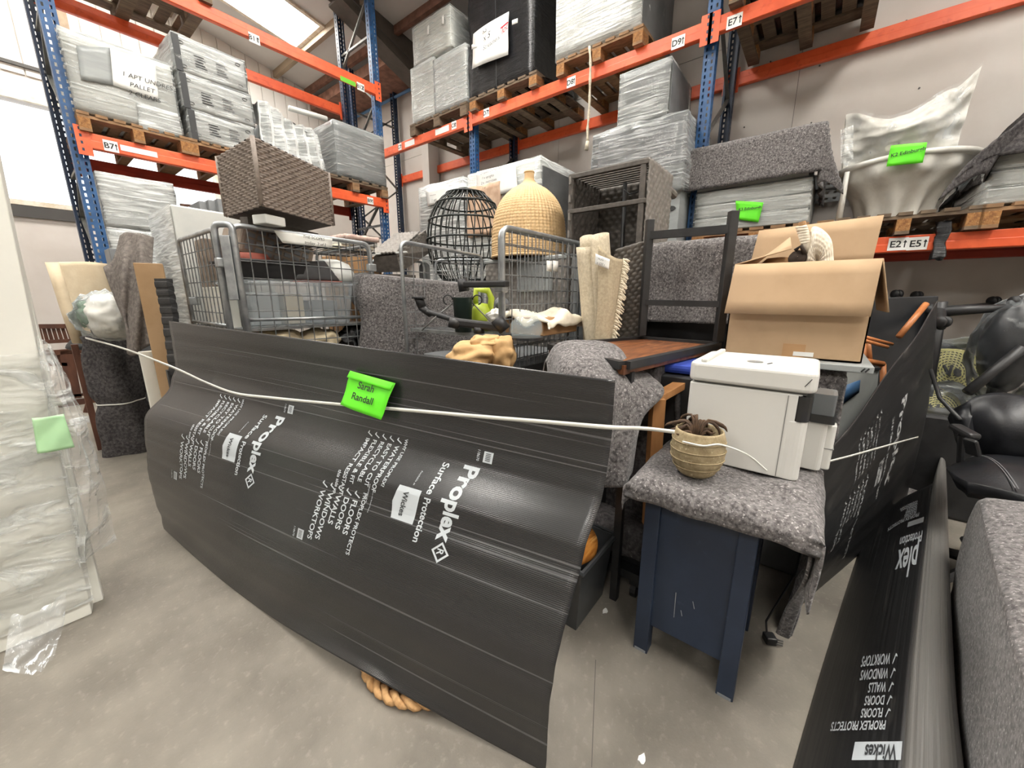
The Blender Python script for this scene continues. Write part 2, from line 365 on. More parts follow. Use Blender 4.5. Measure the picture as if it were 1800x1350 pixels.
def beam(root, p, q, n, m='rack_orange', h=0.12):
    """box beam with a stepped top and a slotted end plate at each post; n points out to the aisle"""
    p, q, n = V(p), V(q), V(n); d = (q - p).normalized()
    mb = MB().bar(p, q, 0.045, h); mb.bar(p + n * 0.022 + V((0, 0, -h * 0.22)), q + n * 0.022 + V((0, 0, -h * 0.22)), 0.012, h * 0.5)
    b = mb.build('load_beam', m, root, bevel=0.004)
    for e, s in ((p, 1), (q, -1)):
        c = e + n * 0.026
        MB().bar(c + V((0, 0, -0.12)), c + V((0, 0, 0.1)), 0.085 if abs(n.x) > 0.5 else 0.085, 0.006, up=n).build('end_connector', m, b)
        sl = MB()
        for k in range(4): cc = c + d * 0.012 * s * -1 + n * 0.0035 + V((0, 0, -0.09 + k * 0.052)); sl.bar(cc, cc + V((0, 0, 0.022)), 0.014, 0.002, up=n)
        stuff(sl.build('connector_slots', 'rack_navy', b))
    return b
def sticker(b, c, ux, w, h, txt='', arrow=True, size=None, m='sticker'):
    c, ux = V(c), V(ux).normalized(); uz = V((0, 0, 1)); n = ux.cross(uz)
    mb = MB().hexa([c - ux * w / 2 - uz * h / 2, c + ux * w / 2 - uz * h / 2, c + ux * w / 2 + uz * h / 2, c - ux * w / 2 + uz * h / 2],
                   [c - ux * w / 2 - uz * h / 2 + n * .001, c + ux * w / 2 - uz * h / 2 + n * .001, c + ux * w / 2 + uz * h / 2 + n * .001, c - ux * w / 2 + uz * h / 2 + n * .001])
    mb.build('location_label', m, b)
    if txt:
        t = MB(); sz = size or h * 0.72; put_text(t, txt, c - ux * (w * 0.1 if arrow else 0), ux, uz, sz, off=0.002, center=True, bold=0.02)
        if arrow:
            a = c + ux * w * 0.36 + n * 0.002; s = h * 0.3
            for pl in ([(-.12, -1), (.12, -1), (.12, .4), (-.12, .4)], [(-.4, .3), (.4, .3), (0, 1)]):
                t.add([a + ux * x * s + uz * y * s for x, y in pl], [tuple(range(len(pl)))])
        t.build('label_lettering', 'ink', b)
LY, LY2, LX0, LX1 = 5.0, 5.82, 0.55, 3.46
rl = thing('pallet_rack', (LX0, LY, 0), 'orange and blue pallet racking along the window wall, bays marked B', 'pallet rack')
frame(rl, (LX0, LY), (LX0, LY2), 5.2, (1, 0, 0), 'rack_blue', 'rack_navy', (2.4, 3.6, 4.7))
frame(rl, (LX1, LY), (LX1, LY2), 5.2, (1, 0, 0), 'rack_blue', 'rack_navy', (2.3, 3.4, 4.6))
LZ1, LZ2 = 2.56, 3.93
bl = []
for z in (LZ1, LZ2):
    bl.append(beam(rl, (LX0 + 0.03, LY - 0.04, z), (LX1 - 0.03, LY - 0.04, z), (0, -1, 0)))
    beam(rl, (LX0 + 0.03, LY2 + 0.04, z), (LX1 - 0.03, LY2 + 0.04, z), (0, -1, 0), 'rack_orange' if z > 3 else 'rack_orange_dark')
sy = LY - 0.071
for px, py, b, t, w in ((195, 257, 0, 'B7', 0.09), (651, 353, 0, 'B9', 0.09), (447, 68, 1, 'B11', 0.1), (634, 153, 1, 'B12', 0.1)):
    sticker(bl[b], PY(px, py, sy), (1, 0, 0), w, 0.085, t)
sticker(bl[0], PY(245, 266, sy), (1, 0, 0), 0.24, 0.045, '', False)
mat('tape_green', (110, 190, 50), 0.5)
sticker(bl[1], PY(612, 143, sy), (1, 0, 0), 0.2, 0.05, '', False, m='tape_green')
RX, RX2 = 4.0, 4.9
rr = thing('pallet_rack', (RX, 1.0, 0), 'orange and blue pallet racking along the right wall, bays marked C, D and E', 'pallet rack')
FY = (6.55, 3.8, 1.02, -1.76, -4.54)  # last frame belongs to an unseen bay added for its shading loads
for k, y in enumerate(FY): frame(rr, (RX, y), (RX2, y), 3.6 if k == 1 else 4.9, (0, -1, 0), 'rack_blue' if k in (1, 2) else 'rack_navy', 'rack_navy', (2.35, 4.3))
RZ = 3.46; br = []
for a, b in zip(FY, FY[1:]):
    br.append(beam(rr, (RX - 0.04, a - 0.03, RZ), (RX - 0.04, b + 0.03, RZ), (-1, 0, 0)))
    beam(rr, (RX2 + 0.03, a - 0.03, RZ - 0.02), (RX2 + 0.03, b + 0.03, RZ - 0.02), (-1, 0, 0), 'rack_orange')
beam(rr, (RX - 0.04, FY[3] - 0.03, 1.66), (RX - 0.04, FY[4] + 0.03, 1.66), (-1, 0, 0), h=0.11); beam(rr, (RX2 + 0.03, FY[3] - 0.03, 1.66), (RX2 + 0.03, FY[4] + 0.03, 1.66), (-1, 0, 0), h=0.11)  # low beams of the added, unseen bay that holds the shading loads
br.append(beam(rr, (RX - 0.04, FY[2] - 0.03, 1.66), (RX - 0.04, FY[3] + 0.03, 1.66), (-1, 0, 0), h=0.11))
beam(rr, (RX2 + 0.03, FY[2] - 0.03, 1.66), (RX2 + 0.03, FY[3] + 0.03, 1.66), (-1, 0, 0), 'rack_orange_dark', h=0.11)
MB().box((RX2 - 0.03, FY[0] - 0.2, 1.95), (RX2 + 0.05, FY[0] - 0.05, 2.06)).build('beam_stub', 'rack_orange', rr)
sx = RX - 0.071
for px, py, b, t, w in ((798, 220, 0, 'C8', 0.09), (703, 258, 0, 'C7', 0.08), (855, 198, 1, 'D7', 0.09), (1004, 144, 1, 'D8', 0.1), (1192, 74, 1, 'D9', 0.11), (1291, 37, 2, 'E7', 0.11)):
    sticker(br[b], PX(px, py, sx), (0, -1, 0), w, 0.09, t)
for px, py, b, w in ((777, 229, 0, 0.27), (720, 252, 0, 0.22)): sticker(br[b], PX(px, py, sx), (0, -1, 0), w, 0.07, '', False)
sticker(br[-1], PX(1562 + 16, 429, sx), (0, -1, 0), 0.1, 0.085, 'E2'); sticker(br[-1], PX(1613, 428, sx), (0, -1, 0), 0.1, 0.085, 'E5')
# ------------------------------------------------------------------ pallets
def make_pallet(deck, block, w=1.0, d=1.0):
    root = thing('wooden_pallet', (0, 0, 0), 'x', 'pallet', 'pallets on the racking')
    def bit(name, m, c, s):
        key = (name, m) + tuple(round(v, 4) for v in s)
        if key not in BITS: BITS[key] = MB().box((-s[0] / 2, -s[1] / 2, -s[2] / 2), (s[0] / 2, s[1] / 2, s[2] / 2)).build(name, m, root); o = BITS[key]
        else: o = bpy.data.objects.new(name, BITS[key].data); COL.objects.link(o); o.parent = root
        o.location = c
    for x in (-0.45, 0, 0.45):
        bit('bottom_board', deck, (x * w, 0, 0.011), (0.1 * w, d, 0.022))
        for y in (-0.43, 0, 0.43): bit('block', block, (x * w, y * d, 0.061), (0.1 * w, 0.14 * d, 0.078))
    for y in (-0.43, 0, 0.43): bit('stringer', deck, (0, y * d, 0.111), (w, 0.13 * d, 0.022))
    for k in range(7): bit('deck_board', deck, ((-0.45 + k * 0.15) * w, 0, 0.133), (0.1 * w, d, 0.022))
    return root
BITS = {}
PAL = {}
def pallet(deck, block, loc, w, d, rot, label):
    if (deck, block) not in PAL: PAL[(deck, block)] = o = make_pallet(deck, block)
    else: o = copy_tree(PAL[(deck, block)])
    o.location = loc; o.scale = (w, d, 1); o.rotation_euler = (0, 0, rot); o['label'] = label; return o
RP = -R(90)
pallet('pallet_wood', 'pallet_block', (0.93, 5.4, LZ1 + 0.06), 0.72, 1.0, 0, 'pale pallet under the big white carton beside the left blue post')
pallet('pallet_wood', 'pallet_block', (1.6, 5.4, LZ1 + 0.06), 0.62, 1.0, 0, 'pallet under the stack of three wrapped crates')
pallet('pallet_old', 'pallet_wood', (2.98, 5.4, LZ1 + 0.06), 0.95, 1.0, 0, 'weathered pallet under the smooth grey carton at the rack end')
pallet('pallet_old', 'pallet_old', (1.15, 5.45, LZ2 + 0.06), 1.0, 1.1, 0, 'old grey pallet seen from below on the top beam at upper left')
pallet('pallet_old', 'pallet_old', (4.42, 4.35, RZ + 0.06), 1.12, 1.05, RP, 'pallet under two stacked white cartons at the left of the right rack')
pallet('pallet_old', 'pallet_block', (4.42, 3.22, RZ + 0.06), 1.0, 1.08, RP, 'pallet under the black wrapped load')
pallet('pallet_wood', 'pallet_block', (4.42, 2.02, RZ + 0.06), 0.9, 1.08, RP, 'pallet under the white wrapped carton with the hanging rope')
pallet('pallet_old', 'pallet_block', (4.38, 0.42, RZ + 0.06), 0.92, 1.06, RP, 'dark pallet seen from below at the top right, above the label E7')
pallet('pallet_wood', 'pallet_block', (4.42, 0.5, 1.72), 1.0, 1.0, RP, 'pallet under the white cartons covered by a grey blanket')
pallet('pallet_old', 'pallet_block', (4.4, -0.38, 1.72), 0.72, 1.05, RP, 'mossy pallet under the white wrapped round table')
pallet('pallet_wood', 'pallet_block', (4.4, -1.15, 1.72), 0.85, 1.05, RP, 'orange brown pallet at the right edge under white cartons')
# ------------------------------------------------------------------ loads on the racking
mat('carton_white', (216, 217, 212), 0.55, (204, 206, 202), 2.5)
mat('carton_grey', (150, 154, 153), 0.42, (138, 142, 142), 3, stretch=(1, 1, 5), bump=0.15, bs=5, bstretch=(0.7, 0.7, 8))
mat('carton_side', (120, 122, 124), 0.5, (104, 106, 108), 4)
mat('board_brown', (176, 138, 98), 0.85, (164, 126, 88), 4, bump=0.08, bs=30)
mat('crate_print', (196, 198, 196), 0.5, (178, 181, 180), 5, stretch=(1, 1, 4))
mat('dark_clip', (40, 42, 44), 0.5)
mat('pale_kraft', (196, 168, 144), 0.8, (176, 146, 122), 10)
mat('paper', (236, 236, 232), 0.6, (226, 227, 224), 4)
mat('paper_green', (104, 232, 40), 0.55, (96, 222, 34), 3)
mat('black_film', (16, 17, 20), 0.25, (26, 27, 30), 4, stretch=(0.6, 0.6, 7), bump=0.8, bs=6, bstretch=(0.6, 0.6, 8), bdist=0.02, spec=0.6)
mat('rope', (214, 204, 184), 0.9, (190, 180, 160), 60, bump=0.4, bs=60)
mat('white_plastic_cloth', (226, 224, 216), 0.45, (210, 207, 198), 5, bump=0.4, bs=7, bdist=0.02)
mat('blanket', (66, 63, 63), 0.95, (122, 118, 117), 75, stretch=(1, 1, 1), lo=0.36, hi=0.64, col3=(192, 187, 185), ns3=120, lo3=0.57, hi3=0.75, bump=0.5, bs=70, bdist=0.006, spec=0.1, sheen=0.2)
mat('blanket_dark', (56, 54, 55), 0.95, (86, 83, 83), 50, lo=0.38, hi=0.62, col3=(130, 127, 126), ns3=90, lo3=0.62, hi3=0.76, bump=0.5, bs=70, bdist=0.006, spec=0.1)
mat('blanket_brown', (96, 90, 86), 0.95, (120, 113, 108), 40, lo=0.38, hi=0.62, col3=(150, 143, 138), ns3=80, lo3=0.62, hi3=0.76, bump=0.4, bs=70, bdist=0.005, spec=0.1)
film_mat('film', base=0.08, peak=0.6)
film_mat('film_heavy', base=0.25, peak=0.9, sc=6)
film_mat('film_grey', tint=(190, 193, 193), base=0.2, peak=0.7, sc=6)
film_mat('chair_film', tint=(215, 220, 222), base=0.01, peak=0.32, sc=9, stretch=(1, 1, 1), bump=0.9, lo=0.55, hi=0.75, rough=0.12)
film_mat('bag_film', tint=(220, 224, 226), base=0.05, peak=0.5, sc=7, stretch=(1, 1, 1), bump=0.9, lo=0.5, hi=0.75)
def carton(name, a, b, label, cat='box', m='carton_white', film='film', group=None, amp=0.008, bev=0.006, seg=8, pad=0.008):
    a, b = V(a), V(b); t = thing(name, ((a.x + b.x) / 2, (a.y + b.y) / 2, a.z), label, cat, group)
    MB().box(a, b).build('carton', m, t, bevel=bev)
    if film:
        p = V((pad, pad, pad)); f = rounded_cloud(MB(), a - V((pad, pad, -0.002)), b + p, seg, amp)
        f.build('stretch_film', film, t, smooth=True)
    return t
def hand(t, lines, o, ux, uy, size, m='ink', lead=1.35, name='handwriting'):
    mb = MB(); o, ux, uy = V(o), V(ux).normalized(), V(uy).normalized()
    for k, ln in enumerate(lines):
        if ln: put_text(mb, ln, o - uy * size * lead * k + ux * random.uniform(-0.2, 0.4) * size, ux + uy * random.uniform(-0.03, 0.03), uy, size, italic=0.2)
    return mb.build(name, m, t)
def sheetlet(t, name, m, pts, n, th=0.002, bow=0.0, k=6):
    """a sheet of paper given by four corners (tl, tr, br, bl)"""
    tl, tr, br, bl = [V(p) for p in pts]; n = V(n)
    f = lambda u, v: tl.lerp(tr, u).lerp(bl.lerp(br, u), v) + n * (bow * math.sin(math.pi * u) + 0.4 * bow * math.sin(5 * u + 7 * v))
    return MB().grid(f, k, k).build(name, m, t, smooth=True, solid=th)
RY, RXX, UZ = V((0, -1, 0)), V((1, 0, 0)), V((0, 0, 1))
PT = LZ1 + 0.06 + 0.146
t = carton('wrapped_carton', (0.58, 4.93, PT), (1.245, 5.75, 3.34), 'big white carton with a handwritten sheet, beside the left blue post', m='carton_white', film='film')
pl = lambda px, py, y=4.912: PY(px, py, y)
sheetlet(t, 'sign_sheet', 'paper', (pl(192, 84), pl(273, 112), pl(279, 177), pl(199, 150)), (0, -1, 0))
hand(t, ['1 APT UNDRES', '  PALLET', ' 2 CLEARS'], pl(214, 132, 4.906), (1, 0, 0.03), UZ, 0.05)
sheetlet(t, 'grey_panel', 'carton_grey', (pl(134, 80), pl(193, 84), pl(199, 150), pl(143, 140)), (0, -1, 0))
sheetlet(t, 'film_patch', 'film_heavy', (pl(240, 180), pl(312, 200), pl(322, 243), pl(245, 228)), (0, -1, 0), bow=0.006)
cr = [(PT, 3.02, 1.32, 1.87), (3.03, 3.32, 1.30, 1.88), (3.33, 3.62, 1.29, 1.86)]
for k, (z0, z1, x0, x1) in enumerate(cr):
    t = carton('flight_crate', (x0, 4.93, z0), (x1, 5.7, z1), ['bottom', 'middle', 'top'][k] + ' crate of the film wrapped stack of three on the left rack', 'crate', 'crate_print', 'film', 'three wrapped crates on the left rack', amp=0.012)
    for xx in (x0 + 0.06, x1 - 0.06):
        for zz in (z0 + 0.05, z1 - 0.05): MB().lathe((xx, 4.925, zz), [(0.001, -0.006), (0.022, -0.006), (0.022, 0.006)], 10, Matrix.Rotation(R(90), 3, 'X') @ Matrix.Scale(0.6, 3, (0, 1, 0))).build('corner_clip', 'dark_clip', t)
    ln = MB()
    for c in range(2):
        for r in range(5): ln.box((x0 + 0.15 + c * 0.17, 4.924, z0 + 0.08 + r * 0.022), (x0 + 0.15 + c * 0.17 + 0.09 - 0.012 * (r % 3), 4.927, z0 + 0.089 + r * 0.022))
    stuff(ln.build('printed_lines', 'ink', t))
    MB().box((x0, 4.918, z0), (x0 + 0.05, 4.93, z1)).build('edge_strip', 'dark_clip', t)
# pleated silver bundle with a rod
t = thing('wrapped_curtain', (2.26, 5.2, PT), 'pleated silver bundle in clear film with a rod poking out on top', 'bundle')
def pleat(u, v):
    x = 1.96 + 0.62 * u + 0.08 * (1 - v) * (u - 0.2); z = PT + v * (0.56 - 0.16 * u + 0.03 * math.sin(9 * u))
    return V((x, 5.0 + 0.025 * math.sin(u * 34) + 0.03 * nz(u * 4, v * 3), z))
MB().grid(pleat, 60, 12).grid(lambda u, v: V((1.96 + 0.62 * u, 5.0 + v * 0.5, PT + 0.55 - 0.16 * u + 0.03 * nz(u * 6, v * 6))), 20, 8).box((1.97, 5.08, PT), (2.56, 5.5, PT + 0.36)).build('pleated_cloth', 'carton_grey', t, smooth=True)
MB().grid(lambda u, v: pleat(u, v) + V((0, -0.025 + 0.01 * nz(u * 9, v * 9), 0.01)), 40, 12).build('stretch_film', 'film_heavy', t, smooth=True)
MB().tube([PY(508, 190, 5.0), PY(574, 209, 5.0)], 0.028, 10).build('rod', 'carton_white', t, smooth=True)
pallet('pallet_old', 'pallet_wood', (2.24, 5.4, LZ1 + 0.06), 0.52, 1.0, 0, 'narrow pallet half hidden behind the woven brown box on the left rack')
t = carton('wrapped_carton', (2.76, 4.92, PT), (3.44, 5.55, 3.38), 'smooth grey wrapped carton at the right end of the left rack', m='carton_grey', film='film_grey', amp=0.004)
# under the left rack: wrapped crates standing on the floor-level pallet
for k, (z0, z1) in enumerate(((0.15, 0.75), (0.76, 1.32), (1.33, 1.88), (1.89, 2.34))):
    t = carton('wrapped_crate', (0.62, 5.0, z0), (1.12, 5.7, z1), ['lowest', 'second', 'third', 'topmost'][k] + ' silver wrapped crate of the tall stack under the left rack', 'crate', 'crate_print', 'film_heavy', 'wrapped crates under the left rack', amp=0.014)
pallet('pallet_old', 'pallet_old', (0.88, 5.4, 0), 0.6, 1.0, 0, 'pallet on the floor under the silver wrapped crates')
for k in range(2):
    t = thing('rattan_chair_back', (1.35 + k * 0.22, 5.2, 1.9), ['left', 'right'][k] + ' brown stick chair back showing beside the silver crates', 'chair', 'brown stick chair backs under the left rack')
    for j in range(8): MB().tube([(1.25 + k * 0.22 + j * 0.028, 5.15, 1.7), (1.22 + k * 0.22 + j * 0.034, 5.2, 2.2)], 0.006, 6).build('spindle', 'insulation', t)
    MB().tube([(1.2 + k * 0.22, 5.2, 2.2), (1.48 + k * 0.22, 5.2, 2.22)], 0.012, 8).build('top_rail', 'insulation', t)
# ---- right rack, upper level
RT0 = RZ + 0.06 + 0.146
t = carton('wrapped_carton', (3.96, 4.42, RT0), (4.8, 4.9, 4.36), 'lower left white carton at the left of the right rack', film='film')
t = carton('wrapped_carton', (3.94, 3.82, RT0), (4.8, 4.41, 4.3), 'lower right pale grey carton with a dark end, left of the black load', m='carton_white', film='film_grey', amp=0.005)
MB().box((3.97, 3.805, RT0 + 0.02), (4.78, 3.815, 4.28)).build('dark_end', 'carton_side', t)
t = carton('wrapped_carton', (3.97, 4.1, 4.37), (4.8, 4.83, 4.82), 'upper white carton stacked left of the black load', film='film')
for px in (750, 776): sheetlet(t, 'tape_strip', 'sticker', (PX(px, 46 - (px - 750) * 0.7, 3.955), PX(px + 4, 44 - (px - 750) * 0.7, 3.955), PX(px + 4, 60 - (px - 750) * 0.7, 3.955), PX(px, 62 - (px - 750) * 0.7, 3.955)), (-1, 0, 0), k=1)
t = thing('black_wrapped_load', (4.35, 3.25, RT0), 'tall load wrapped in black film with a white sign', 'load')
rounded_cloud(MB(), (3.92, 2.8, RT0), (4.85, 3.74, 4.95), 14, 0.02, 6).build('load', 'black_film', t, smooth=True)
pr_ = lambda px, py, x=3.87: PX(px, py, x)
sg = sheetlet(t, 'sign_sheet', 'paper', (pr_(832, 60), pr_(894, 20), pr_(893, 96), pr_(830, 122)), (-1, 0, 0), bow=0.012)
hand(t, ['  K5'], pr_(845, 62, 3.848), RY + UZ * 0.1, UZ, 0.06); hand(t, ['x 5'], pr_(851, 72, 3.848), RY + UZ * 0.1, UZ, 0.085); hand(t, ['Stretchers'], pr_(850, 88, 3.848), RY + UZ * 0.14, UZ, 0.06)
hand(t, ['lot'], pr_(881, 62, 3.848), RY + UZ * 0.3, UZ, 0.085, 'red_ink', name='red_writing'); MB().bar(pr_(880, 50, 3.848), pr_(893, 39, 3.848), 0.004, 0.015).build('red_line', 'red_ink', t)
for p in ((829, 83), (900, 40)): sheetlet(t, 'tape_strip', 'sticker', (pr_(p[0], p[1] - 4, 3.866), pr_(p[0] + 10, p[1] - 8, 3.866), pr_(p[0] + 10, p[1], 3.866), pr_(p[0], p[1] + 4, 3.866)), (-1, 0, 0), k=1)
MB().tube([(3.9, 3.3, RT0), (3.89, 3.3, 4.95)], 0.004, 6).build('strapping', 'dark_clip', t)
MB().grid(lambda u, v: V((3.98 + 0.5 * u, 2.82 - 0.24 * v, RT0 - 0.02 - 0.08 * v * v + 0.03 * nz(u * 8, v * 8))), 14, 8).build('loose_film', 'black_film', t, smooth=True)
t = carton('wrapped_carton', (3.92, 1.62, RT0), (4.75, 2.5, 4.75), 'large white film wrapped carton with a rope hanging down', film='film_heavy', amp=0.012)
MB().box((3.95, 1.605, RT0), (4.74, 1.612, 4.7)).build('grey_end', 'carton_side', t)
tr = MB(); rp = [PX(1036, 82, 3.88), PX(1038, 110, 3.86), PX(1037, 150, 3.86), PX(1036, 190, 3.86), PX(1033, 225, 3.86), PX(1033, 248, 3.86)]
tag(tr.tube([catmull(rp, i / 20) for i in range(21)], [0.012 + 0.003 * math.sin(i * 2) for i in range(21)], 8).tube([rp[-1], rp[-1] + V((0, 0.01, -0.08))], [0.016, 0.022], 8).build('rope', 'rope', smooth=True),
    'cream rope hanging from the white carton over the orange beam', 'rope')
t = thing('wrapped_load', (4.4, 0.4, RT0), 'load in loose clear film on the dark pallet at the top right', 'load')
rounded_cloud(MB(), (3.95, 0.0, RT0), (4.85, 0.85, 4.5), 8, 0.01).build('load', 'black_film', t, smooth=True)
MB().grid(lambda u, v: V((3.93 + 0.2 * u, -0.03 - 0.06 * v, RT0 + 0.2 - 0.3 * v + 0.02 * nz(u * 9, v * 9))), 8, 10).build('loose_film', 'film_heavy', t, smooth=True)
# ---- right rack, standing on the floor behind the pile
t = carton('wrapped_load', (3.74, 1.08, 0.0), (4.6, 1.93, 2.42), 'tall grey wrapped cabinet carton beside the blue post, standing on the floor', 'load', 'carton_grey', None)
rounded_cloud(MB(), (3.7, 1.05, 2.2), (4.62, 1.96, 2.82), 10, 0.025, 5, taper=0.05).build('gathered_film', 'film_grey', t, smooth=True)
MB().box((3.76, 1.1, 2.4), (4.55, 1.9, 2.76)).build('inner_carton', 'carton_side', t, bevel=0.02)
for zz in (2.34, 2.06, 1.72): MB().lathe((3.735, 1.15, zz), [(0.001, -0.004), (0.02, -0.004), (0.02, 0.006)], 12, Matrix.Rotation(R(90), 3, 'Y') @ Matrix.Scale(2.0, 3, (0, 1, 0))).build('handle_slot', 'dark_clip', t)
t = carton('wrapped_carton', (3.85, 1.29, 2.84), (4.5, 1.74, 3.3), 'grey carton on top of the tall wrapped load, just under the beam', m='carton_grey', film='film', amp=0.004)
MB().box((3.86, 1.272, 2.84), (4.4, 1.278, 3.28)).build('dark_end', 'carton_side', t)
t = carton('wrapped_load', (3.6, 3.58, 0.0), (4.4, 4.42, 2.7), 'silver wrapped load with a paper, behind the black egg chair frame', 'load', 'carton_grey', 'film_heavy', amp=0.014)
sheetlet(t, 'sign_sheet', 'paper', (PX(748, 336, 3.57), PX(788, 326, 3.57), PX(792, 352, 3.57), PX(752, 362, 3.57)), (-1, 0, 0)); hand(t, ['~~~~', ' 1 set'], PX(756, 346, 3.56), RY, UZ, 0.05)
t = carton('wrapped_load', (3.6, 2.46, 0.0), (4.5, 3.5, 2.7), 'white wrapped load with a large handwritten sheet, behind the bell lampshade', 'load', 'carton_white', 'film', amp=0.012)
sheetlet(t, 'sign_sheet', 'paper', (PX(838, 302, 3.57), PX(906, 286, 3.57), PX(910, 334, 3.57), PX(838, 352, 3.57)), (-1, 0, 0))
hand(t, ['2 Pallets Dismantled', ' 1 x uprights', '2 x  mattresses', '   1 sofa', '    1 bed'], PX(844, 308, 3.56), RY + UZ * 0.05, UZ, 0.038)
rounded_cloud(MB(), (3.56, 2.98, 2.0), (3.62, 3.5, 2.55), 10, 0.02, 8).build('brown_paper', 'pale_kraft', t, smooth=True)
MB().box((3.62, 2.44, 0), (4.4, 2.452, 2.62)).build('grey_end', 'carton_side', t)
# ---- low shelf of bay E
ES = 1.72 + 0.146
for k in range(3):
    carton('flat_carton', (3.93, 0.17, ES + k * 0.11), (4.8, 0.99, ES + k * 0.11 + 0.106), ['bottom', 'middle', 'top'][k] + ' of the flat white wrapped cartons under the shelf blanket', m='carton_white', film='film', group='flat cartons under the grey blanket', amp=0.004)
carton('covered_carton', (3.95, 0.2, ES + 0.34), (4.75, 1.0, 2.53), 'carton hidden under the grey blanket on the low shelf', film=None)
def drape(cx, cy, hx, hy, top, ov, rot=0.0, rip=0.02, n=44, m='blanket', name='blanket', label='', seed=0.0, lumps=0.006, parent=None, flare=0.06, group=None, rc=0.03, cat='blanket', tilt=(0, 0), cp=0.35):
    """a cloth laid over a block: flat on top, hanging ov = (-x, +x, -y, +y) down the sides, with folds"""
    M = Matrix.Rotation(rot, 3, 'Z'); mb = MB()
    def fn(u, v):
        a = -hx - ov[0] + u * (2 * hx + ov[0] + ov[1]); b = -hy - ov[2] + v * (2 * hy + ov[2] + ov[3])
        da = max(abs(a) - hx, 0); db = max(abs(b) - hy, 0); sa, sb = (1 if a > 0 else -1), (1 if b > 0 else -1)
        drop = math.hypot(da, db) if (da > 0 and db > 0) else da + db
        x = a - sa * da; y = b - sb * db; fold = 0
        if da > 0: fold = nz(y * 7 + seed, seed, drop * 1.5) * rip * min(1, drop * 5); x += sa * (rc * min(1, drop / rc) + fold + flare * drop)
        if db > 0: fold = nz(x * 7 + seed + 9, seed, drop * 1.5) * rip * min(1, drop * 5); y += sb * (rc * min(1, drop / rc) + fold + flare * drop)
        if da > 0 and db > 0: k = min(da, db); x += sa * k * cp; y += sb * k * cp
        z = top + 0.012 - max(0, drop - rc * 0.4) + lumps * nz(a * 9 + seed, b * 9) + tilt[0] * x + tilt[1] * y
        p = M @ V((x, y, 0)); return V((cx + p.x, cy + p.y, z))
    o = mb.grid(fn, n, n).build(name, m, parent, smooth=True, solid=0.008)
    return tag(o, label, cat, group) if parent is None else o
drape(4.34, 0.6, 0.42, 0.43, 2.545, (0.36, 0.1, 0.44, 0.35), label='mottled grey blanket over the cartons on the low shelf', seed=3, rip=0.04)
def green_sign(t, pts, n, lines, size, o, ux, uz=UZ):
    sheetlet(t, 'green_sheet', 'paper_green', pts, n, bow=0.004); mb = MB()
    for k, ln in enumerate(lines): put_text(mb, ln, V(o) - V(uz) * size * 1.6 * k, ux, uz, size, center=True, bold=0.02)
    mb.build('printed_name', 'ink', t)
g = thing('green_sign', PX(1316, 370, 3.9), 'green paper reading K3 Edinburgh on the white flat cartons', 'sign')
e = lambda px, py, x=3.905: PX(px, py, x)
green_sign(g, (e(1293, 353), e(1342, 356), e(1333, 391), e(1296, 386)), (-1, 0, 0), ['K3 Edinburgh'], 0.03, e(1318, 367, 3.895), RY, UZ)
# round table upside the pallet, wrapped in white, with a bag on top
TC = V((4.42, -0.36, ES))
t = thing('wrapped_round_table', TC, 'white wrapped round pedestal table on the mossy pallet', 'table')
def skirt(u, v):
    a = u * 2 * math.pi; f = 0.5 + 0.5 * math.sin(a * 11 + 2 * nz(u * 5, 2)); r = (0.16 + 0.05 * f) * v + (0.4 - 0.02 * f) * (1 - v)
    if v < 0.25: r = 0.4 - 0.04 * (v / 0.25) * f
    else: k = (v - 0.25) / 0.75; r = (0.4 - 0.04 * f) * (1 - k) ** 1.6 + (0.2 + 0.05 * f) * (1 - (1 - k) ** 1.6)
    return TC + V((r * math.cos(a), r * math.sin(a) * 0.95, 0.40 - 0.38 * v + 0.012 * nz(u * 20, v * 6)))
MB().grid(skirt, 132, 16).build('wrapped_pedestal', 'white_plastic_cloth', t, smooth=True)
MB().lathe(TC, [(0.001, 0.42), (0.36, 0.425), (0.41, 0.415), (0.41, 0.385), (0.36, 0.375)], 40).build('table_top', 'white_plastic_cloth', t, smooth=True)
for px in (1472,): q = PX(px, 400, 4.15); MB().tube([(q.x, q.y, ES), (q.x, q.y, ES + 0.37)], [0.022, 0.016], 10).build('wrapped_leg', 'white_plastic_cloth', t, smooth=True)
t = thing('wrapped_chair', TC + V((0, 0, 0.43)), 'white padded seat in clear film with pointed corners, on the round table', 'chair')
def sackf(u, v):
    y = 0.02 - 0.64 * u; z = (0.43 - 0.13 * math.sin(math.pi * min(1, u * 1.15)) ** 2 + 0.10 * max(0, u - 0.86) / 0.14 - 0.02 * (1 - u)) * v
    x = 4.26 + 0.05 * math.sin(6 * u + 2 * v) - 0.10 * math.sin(math.pi * v) * math.sin(math.pi * u) + 0.03 * nz(u * 6, v * 6, 4)
    return V((x, y - 0.04 * (0.5 - v) * (1 if u < 0.5 else -1), TC.z + 0.42 + z))
MB().grid(sackf, 40, 24).grid(lambda u, v: sackf(u, 1 - v) + V((0.24 + 0.08 * math.sin(math.pi * v), 0, -0.05 * v)), 40, 16).grid(lambda u, v: sackf(u, 1).lerp(sackf(u, 1) + V((0.24, 0, 0)), v), 40, 4).build('padded_body', 'white_plastic_cloth', t, smooth=True)
MB().grid(lambda u, v: sackf(u, v) + V((-0.025 + 0.015 * nz(u * 12, v * 12), 0, 0.015)), 40, 24).build('clear_film', 'bag_film', t, smooth=True)
MB().grid(lambda u, v: PX(1478 + 22 * u, 228 + 60 * v - 8 * u, 4.14) + V((0.03 * nz(u * 5, v * 6), 0, 0)), 8, 10).build('film_flap', 'film_heavy', t, smooth=True)
